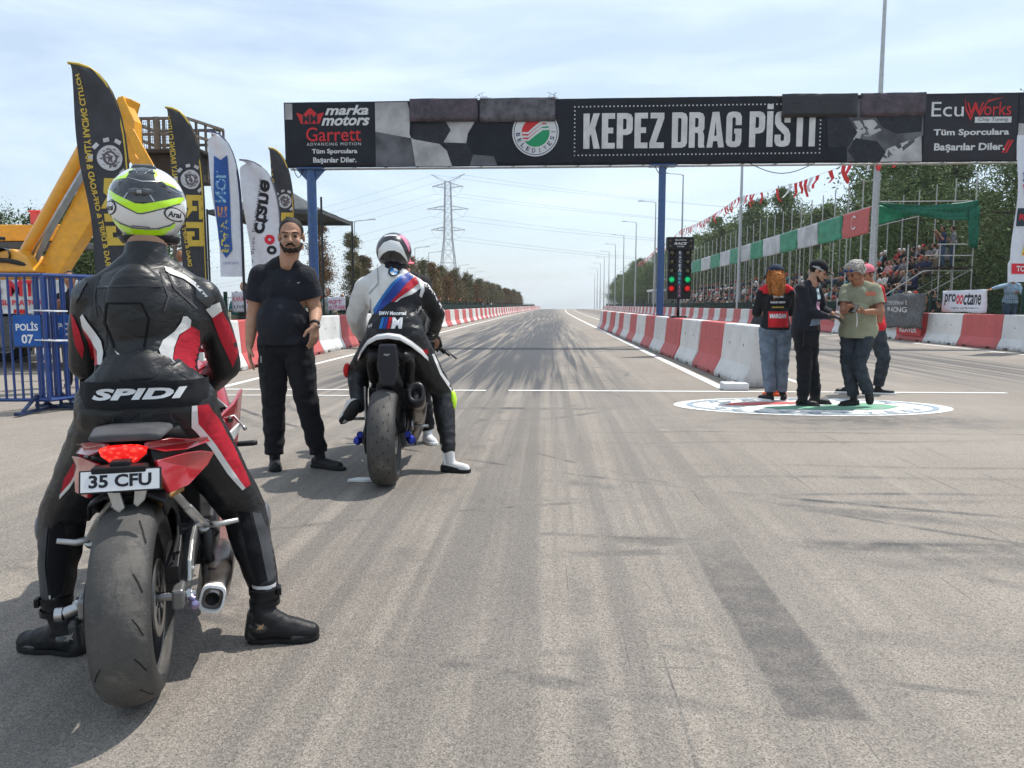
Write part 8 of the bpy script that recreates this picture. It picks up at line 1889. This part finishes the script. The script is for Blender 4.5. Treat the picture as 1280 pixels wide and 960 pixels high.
# ================= SPECTATORS =================
def fig_mesh(pose, seed, vox=.022):
    rnd = random.Random(seed); P = []      # prims with a region: 0 skin 1 top 2 trousers 3 hair 4 shoes
    def add(region, prs):
        for p in prs: P.append((region, p))
    lean = rnd.uniform(-.04, .08); tw = rnd.uniform(-.25, .25)
    if pose == 'sit': hz = .0; ch = (0, lean, .38); nk = (0, lean*1.2, .53); kz = .02
    else: hz = .88; ch = (0, .0 + lean*.5, 1.24); nk = (0, lean*.6, 1.42)
    hd = V((rnd.uniform(-.02, .02), nk[1] + .03, nk[2] + .155))
    add(0, [('c', V(nk) - V((0, 0, .02)), .055, hd - V((0, 0, .04)), .055), ('e', hd, (.078, .094, .115)), ('c', hd + V((0, .085, .0)), .012, hd + V((0, .105, -.025)), .015)])
    add(3, [('e', hd + V((0, -.018, .025)), (.084, .094, .100))])
    add(1, [('c', (-.06, 0, hz + .10), .145, (.06, 0, hz + .10), .145), ('c', (0, 0, hz + .15), .15, ch, .165, ((0, 1, 0), .75)), ('c', (-.16, ch[1], ch[2] + .08), .066, (.16, ch[1], ch[2] + .08), .066), ('c', (0, ch[1], ch[2] + .1), .09, nk, .065)])
    if pose == 'sit':
        for s in (-1, 1):
            k_ = V((s*(.12 + rnd.uniform(0, .06)), .42, .03 + rnd.uniform(-.02, .06))); a_ = V((s*.12, .44 + rnd.uniform(-.12, .08), -.42))
            add(2, [('c', (s*.09, .02, .05), .095, k_, .070), ('c', k_, .066, a_, .05)]); add(4, [('c', a_ - V((0, .02, .02)), .042, a_ + V((0, .14, -.03)), .038)])
            el = V((s*(.24 + rnd.uniform(-.02, .03)), ch[1] + .10, ch[2] - .16)); wr = V((s*rnd.uniform(.06, .16), .30 + rnd.uniform(-.06, .05), .16 + rnd.uniform(0, .22 if seed % 3 == 0 else .05)))
            add(1, limb(((s*.17, ch[1], ch[2] + .07), .062), (el, .05))); add(0, limb((el, .042), (wr, .032))); add(0, [('c', wr, .034, wr + (wr - el).normalized()*.07, .026)])
    else:
        for s in (-1, 1):
            k_ = V((s*.10, .02 + rnd.uniform(-.02, .05), .48)); a_ = V((s*.11, 0 + rnd.uniform(-.05, .05), .09))
            add(2, [('c', (s*.08, 0, hz), .115, k_, .078), ('c', k_, .076, a_, .058)]); add(4, [('c', a_ - V((0, .02, .04)), .045, a_ + V((0, .14, -.05)), .040)])
            el = V((s*(.25 + rnd.uniform(-.02, .03)), .02 + rnd.uniform(0, .08), ch[2] - .19))
            up = pose == 'film' or rnd.random() < .25
            wr = V((s*rnd.uniform(.05, .14), .30, ch[2] + (.20 if pose == 'film' else rnd.uniform(-.15, .05)))) if up else V((s*.24, .14, hz + .06))
            add(1, limb(((s*.17, ch[1], ch[2] + .07), .062), (el, .052))); add(0, limb((el, .042), (wr, .032))); add(0, [('c', wr, .034, wr + (wr - el).normalized()*.07, .026)])
    me = prims_mesh([p for _, p in P], 10).mesh('body'); t = bpy.data.objects.new('t', me); S.collection.objects.link(t)
    r = t.modifiers.new('r', 'REMESH'); r.mode = 'VOXEL'; r.voxel_size = vox
    sm = t.modifiers.new('s', 'SMOOTH'); sm.factor = .5; sm.iterations = 2
    out = evalmesh(t); bpy.data.objects.remove(t); bpy.data.meshes.remove(me)
    def dist(q, p):
        if p[0] == 'e':
            d = q - V(p[1]); r_ = p[2]; return (sqrt((d.x/r_[0])**2 + (d.y/r_[1])**2 + (d.z/r_[2])**2) - 1)*min(r_)
        a, b = V(p[1]), V(p[3]); ab = b - a; t_ = max(0, min(1, (q - a).dot(ab)/max(1e-9, ab.length_squared))); return (q - a - ab*t_).length - (p[2] + (p[4] - p[2])*t_)
    idx = []
    for f in out.polygons:
        q = f.center; best = min(P, key=lambda rp: dist(q, rp[1]) + (.004 if rp[0] == 0 else 0)); reg = best[0]
        if reg == 3 and q.y > hd.y + .045: reg = 0
        if reg == 0 and (q - hd).length < .13 and q.y < hd.y + .01 and q.z > hd.z - .06: reg = 3
        idx.append(reg)
    out.polygons.foreach_set('material_index', idx); out.polygons.foreach_set('use_smooth', [True]*len(idx))
    for _ in range(5): out.materials.append(None)
    out.name = 'person'; return out
SIT = [fig_mesh('sit', s) for s in (1, 2, 3, 6)]; STD = [fig_mesh('stand', s) for s in (11, 12, 13)]; FLM = [fig_mesh('film', s) for s in (21, 22)]
def cl(n, c, **k): return PM(n, c, .85, var=.15, bump=.2, bscale=60, **k)
TOPS = {'black': cl('top black', (.013, .013, .015)), 'white': cl('top white', (.55, .55, .54)), 'grey': cl('top grey', (.20, .20, .21)), 'navy': cl('top navy', (.02, .03, .07)), 'red': cl('top red', (.35, .03, .03)),
        'pale blue': cl('top pale blue', (.25, .36, .45)), 'pink': cl('top pink', (.50, .26, .28)), 'olive': cl('top olive', (.10, .11, .05)), 'beige': cl('top beige', (.42, .35, .26)), 'teal': cl('top teal', (.03, .14, .16))}
LEGS = [cl('legs black', (.014, .014, .016)), cl('legs denim', (.05, .08, .13)), cl('legs grey', (.12, .12, .12)), cl('legs khaki', (.22, .18, .12))]
HAIRS = [M['hairdark'], PM('brown hair', (.04, .024, .014), .7), PM('cap white cloth', (.6, .6, .6), .8), PM('cap red cloth', (.4, .04, .04), .8), M['hairdark'], M['hairdark']]
HN = ['dark hair', 'brown hair', 'white cap', 'red cap', 'dark hair', 'dark hair']
rp_ = random.Random(42); TK = list(TOPS); TW = ['black']*14 + ['white']*5 + ['grey']*6 + ['navy']*6 + TK
def spectator(me, loc, rz, where, grp, top=None, hair=None, legs=None, label=None, scale=None):
    top = top or rp_.choice(TW); hi = rp_.randrange(len(HAIRS)) if hair is None else hair
    o = bpy.data.objects.new('person', me); C.objects.link(o); o.location = loc; o.rotation_euler = (0, 0, rz); s = scale or rp_.uniform(.93, 1.04); o.scale = (s, s, s)
    for i, m_ in enumerate((M['skin'] if rp_.random() < .5 else M['skintan'], TOPS[top], LEGS[rp_.randrange(4)] if legs is None else LEGS[legs], HAIRS[hi], M['shoeblack'])):
        o.material_slots[i].link = 'OBJECT'; o.material_slots[i].material = m_
    lab = label or '%s in %s top, %s, %s' % ('spectator', top, HN[hi], where)
    tag(o, lab, 'person', None if label else '%s, %s %s' % (grp, top, HN[hi])); return o
FACE_TRACK = R(90)       # a figure faces +y at zero; towards the track from the right means -x
# near end of the stand, five tiers
for row in range(5):
    for j in range(18):
        if rp_.random() < (.06 if row < 4 else .2): continue
        y = Y0s + .45 + j*.50 + rp_.uniform(-.12, .12)
        if row >= 3 and j < 2: continue
        spectator(rp_.choice(SIT), (X0 + .48 + row*.75, y, .66 + row*.6), FACE_TRACK + rp_.uniform(-.5, .6), '%s tier, near end of stand' % ['lowest', 'second', 'middle', 'fourth', 'top'][row], 'seated spectators on the near stand tier %s' % ['one', 'two', 'three', 'four', 'five'][row])
# further along, seated in the lower tiers
for row in range(4):
    for j in range(46):
        y = 39.2 + j*1.0 + rp_.uniform(-.3, .3)
        if rp_.random() < .12: continue
        spectator(rp_.choice(SIT), (X0 + .48 + row*.75 + bend(y), y, .66 + row*.6), FACE_TRACK + rp_.uniform(-.5, .5), 'seated far along the stand', 'far seated spectators')
# standing at the fence on the right
for j in range(44):
    y = 24.6 + j*.95 + rp_.uniform(-.3, .3) if j < 12 else 36 + (j - 12)*1.25
    spectator(rp_.choice(STD + FLM), (12.95 + rp_.uniform(-.1, .35) + bend(y), y, .0), FACE_TRACK + rp_.uniform(-.6, .6), 'standing behind right fence %s' % ('near grey cloth banner' if y < 30 else 'in front of the stand'), 'spectators at the right fence %s' % ('near' if y < 30 else 'far'))
spectator(FLM[0], (15.85, 32.2, 2.72), FACE_TRACK, '', '', top='navy', hair=0, legs=1, label='man in navy top standing on the top tier beside the corner post')
spectator(STD[0], (16.35, 32.35, 2.72), FACE_TRACK - .4, '', '', top='grey', hair=1, legs=1, label='man in grey top standing at the back corner of the stand')
MB_ = MB().box((16.1, 32.3, 2.68), (1.5, 1.2, .05)).build('plank', pl_m, st)
# bald man leaning on the fence and his neighbours at the right edge
def leaning():
    J = dict(neck=(.0, .0, 1.42), chest=(.0, .02, 1.22), pelvis=(.02, .08, .88), front=(-.5, -.85, 0), shL=(-.17, .02, 1.34), shR=(.17, .0, 1.34),
             elL=(-.42, -.10, 1.30), wrL=(-.66, -.16, 1.24), elR=(.20, -.12, 1.12), wrR=(.02, -.25, 1.15), handL=((-1, -.1, -.3), (0, 0, -1), 1, .6), handR=((-1, -.2, 0), (0, -.5, -1), -1, .6), hs=1,
             hpL=(-.08, .08, .86), knL=(-.09, .05, .48), anL=(-.09, .08, .11), hpR=(.1, .08, .86), knR=(.11, .05, .48), anR=(.12, .1, .11))
    e, body, shirt, trous, HP, hrot = standing('bald man in pale top leaning on the right fence, arm stretched out', (12.95, 22.3, .38), J, (-.5, -.85, -.1), (TOPS['pale blue'], LEGS[1], M['shoeblack']), (-.02, -.05, 1.565),
        feet=[((-.09, .1, 0), (-.14, -.08, 0), (-.09, .08, .11)), ((.12, .12, 0), (.08, -.06, 0), (.12, .1, .11))], vox=.012, skin=M['skintan'], long_sleeve=True, hem=.84, trs_k=1.0, arm_fat=.95)
    return e
leaning()
o = MB().box((0, 0, .21), (1.2, .7, .42)).build('wooden_step', pl_m, None, bevel=.01); o.location = (13.0, 22.4, 0); tag(o, 'low wooden step under the bald man at the right fence', 'step')
spectator(FLM[1], (13.25, 21.5, .0), FACE_TRACK + .5, '', '', top='olive', hair=2, legs=0, label='person in olive top and white cap filming beside the bald man')
spectator(STD[1], (13.0, 20.6, -.25), FACE_TRACK + .7, '', '', top='black', hair=0, legs=0, label='person in black leaning low at the right edge under the feather flag', scale=.92)
spectator(STD[2], (12.95, 23.6, -.3), FACE_TRACK + .4, '', '', top='black', hair=0, legs=1, label='person in black stooping behind the fence right of the white banner', scale=.85)
spectator(FLM[0], (13.0, 28.6, 0), FACE_TRACK + .6, '', '', top='grey', hair=2, legs=2, label='person in grey robe and white cap filming above the grey cloth banner')
# left side: people behind the fence and the blue barriers
spectator(STD[0], (-6.85, 10.6, 0), R(200), '', '', top='black', hair=0, legs=0, label='person in black cap looking over the blue police barriers')
spectator(STD[2], (-7.35, 14.9, .55), R(190), '', '', top='white', hair=0, legs=1, label='man in white T-shirt raised behind the white flags', scale=1.02)
o = MB().box((0, 0, .27), (.9, .7, .55)).build('wooden_crate', pl_m, None, bevel=.02); o.location = (-7.35, 14.9, 0); tag(o, 'wooden crate the man in white T-shirt stands on behind the flags', 'crate')
spectator(STD[1], (-7.55, 13.3, .0), R(195), '', '', top='black', hair=0, legs=0, label='dark haired person in black between the second flag and the white flag')
spectator(STD[2], (-7.05, 15.6, -.06), R(170), '', '', top='navy', hair=0, legs=1, label='person in sunglasses below the white feather flag')
spectator(STD[0], (-7.65, 24.2, .05), R(160), '', '', top='olive', hair=0, legs=0, label='man in olive shirt just right of the left gantry post')
spectator(STD[1], (-7.35, 24.9, 0), R(165), '', '', top='white', hair=0, legs=2, label='man in white vest right of the gantry post behind the fence')
for j in range(26):
    y = rp_.uniform(14, 30); x = rp_.uniform(-10.5, -7.4)
    spectator(rp_.choice(STD), (x, y, 0), R(rp_.uniform(120, 260)), 'standing in the paddock behind the left fence', 'spectators in the paddock on the left')
for j in range(12):
    y = 34 + j*5.5; spectator(rp_.choice(STD), (-7.4 + bend(y) + rp_.uniform(-.3, 0), y, 0), R(rp_.uniform(200, 290)), 'standing far along the left fence', 'far spectators at the left fence')
# traffic cone near the woman, in the lane behind
cn = empty('traffic_cone', 'orange traffic cone just visible between the woman and the official', 'cone', (2.93, 10.1, 0))
MB().lathe([(0, .15), (.03, .15), (.035, .11), (.55, .03), (.56, .001)], (0, 0, 0), n=24).build('cone_body', PM('cone orange', (.75, .12, .04), .5), cn, 40)
MB().lathe([(.22, .083), (.22, .086), (.34, .065), (.34, .062)], (0, 0, 0), n=24, closed=True).build('reflective_band', M['white'], cn, 40)
# ================= HAZE =================
hz, hnt, hp0 = newmat('thin air haze'); hnt.nodes.remove(hp0)
pv = hnt.nodes.new('ShaderNodeVolumePrincipled'); pv.inputs['Color'].default_value = (.86, .91, .96, 1); pv.inputs['Density'].default_value = .00045; pv.inputs['Anisotropy'].default_value = .25
hnt.links.new(pv.outputs[0], hnt.nodes['Material Output'].inputs['Volume'])
o = MB().box((0, 715, 12), (1830, 1590, 86)).build('haze', hz, None); tag(o, 'thin pale haze over the whole track', 'haze', kind='stuff')
S.collection.children.link(C)
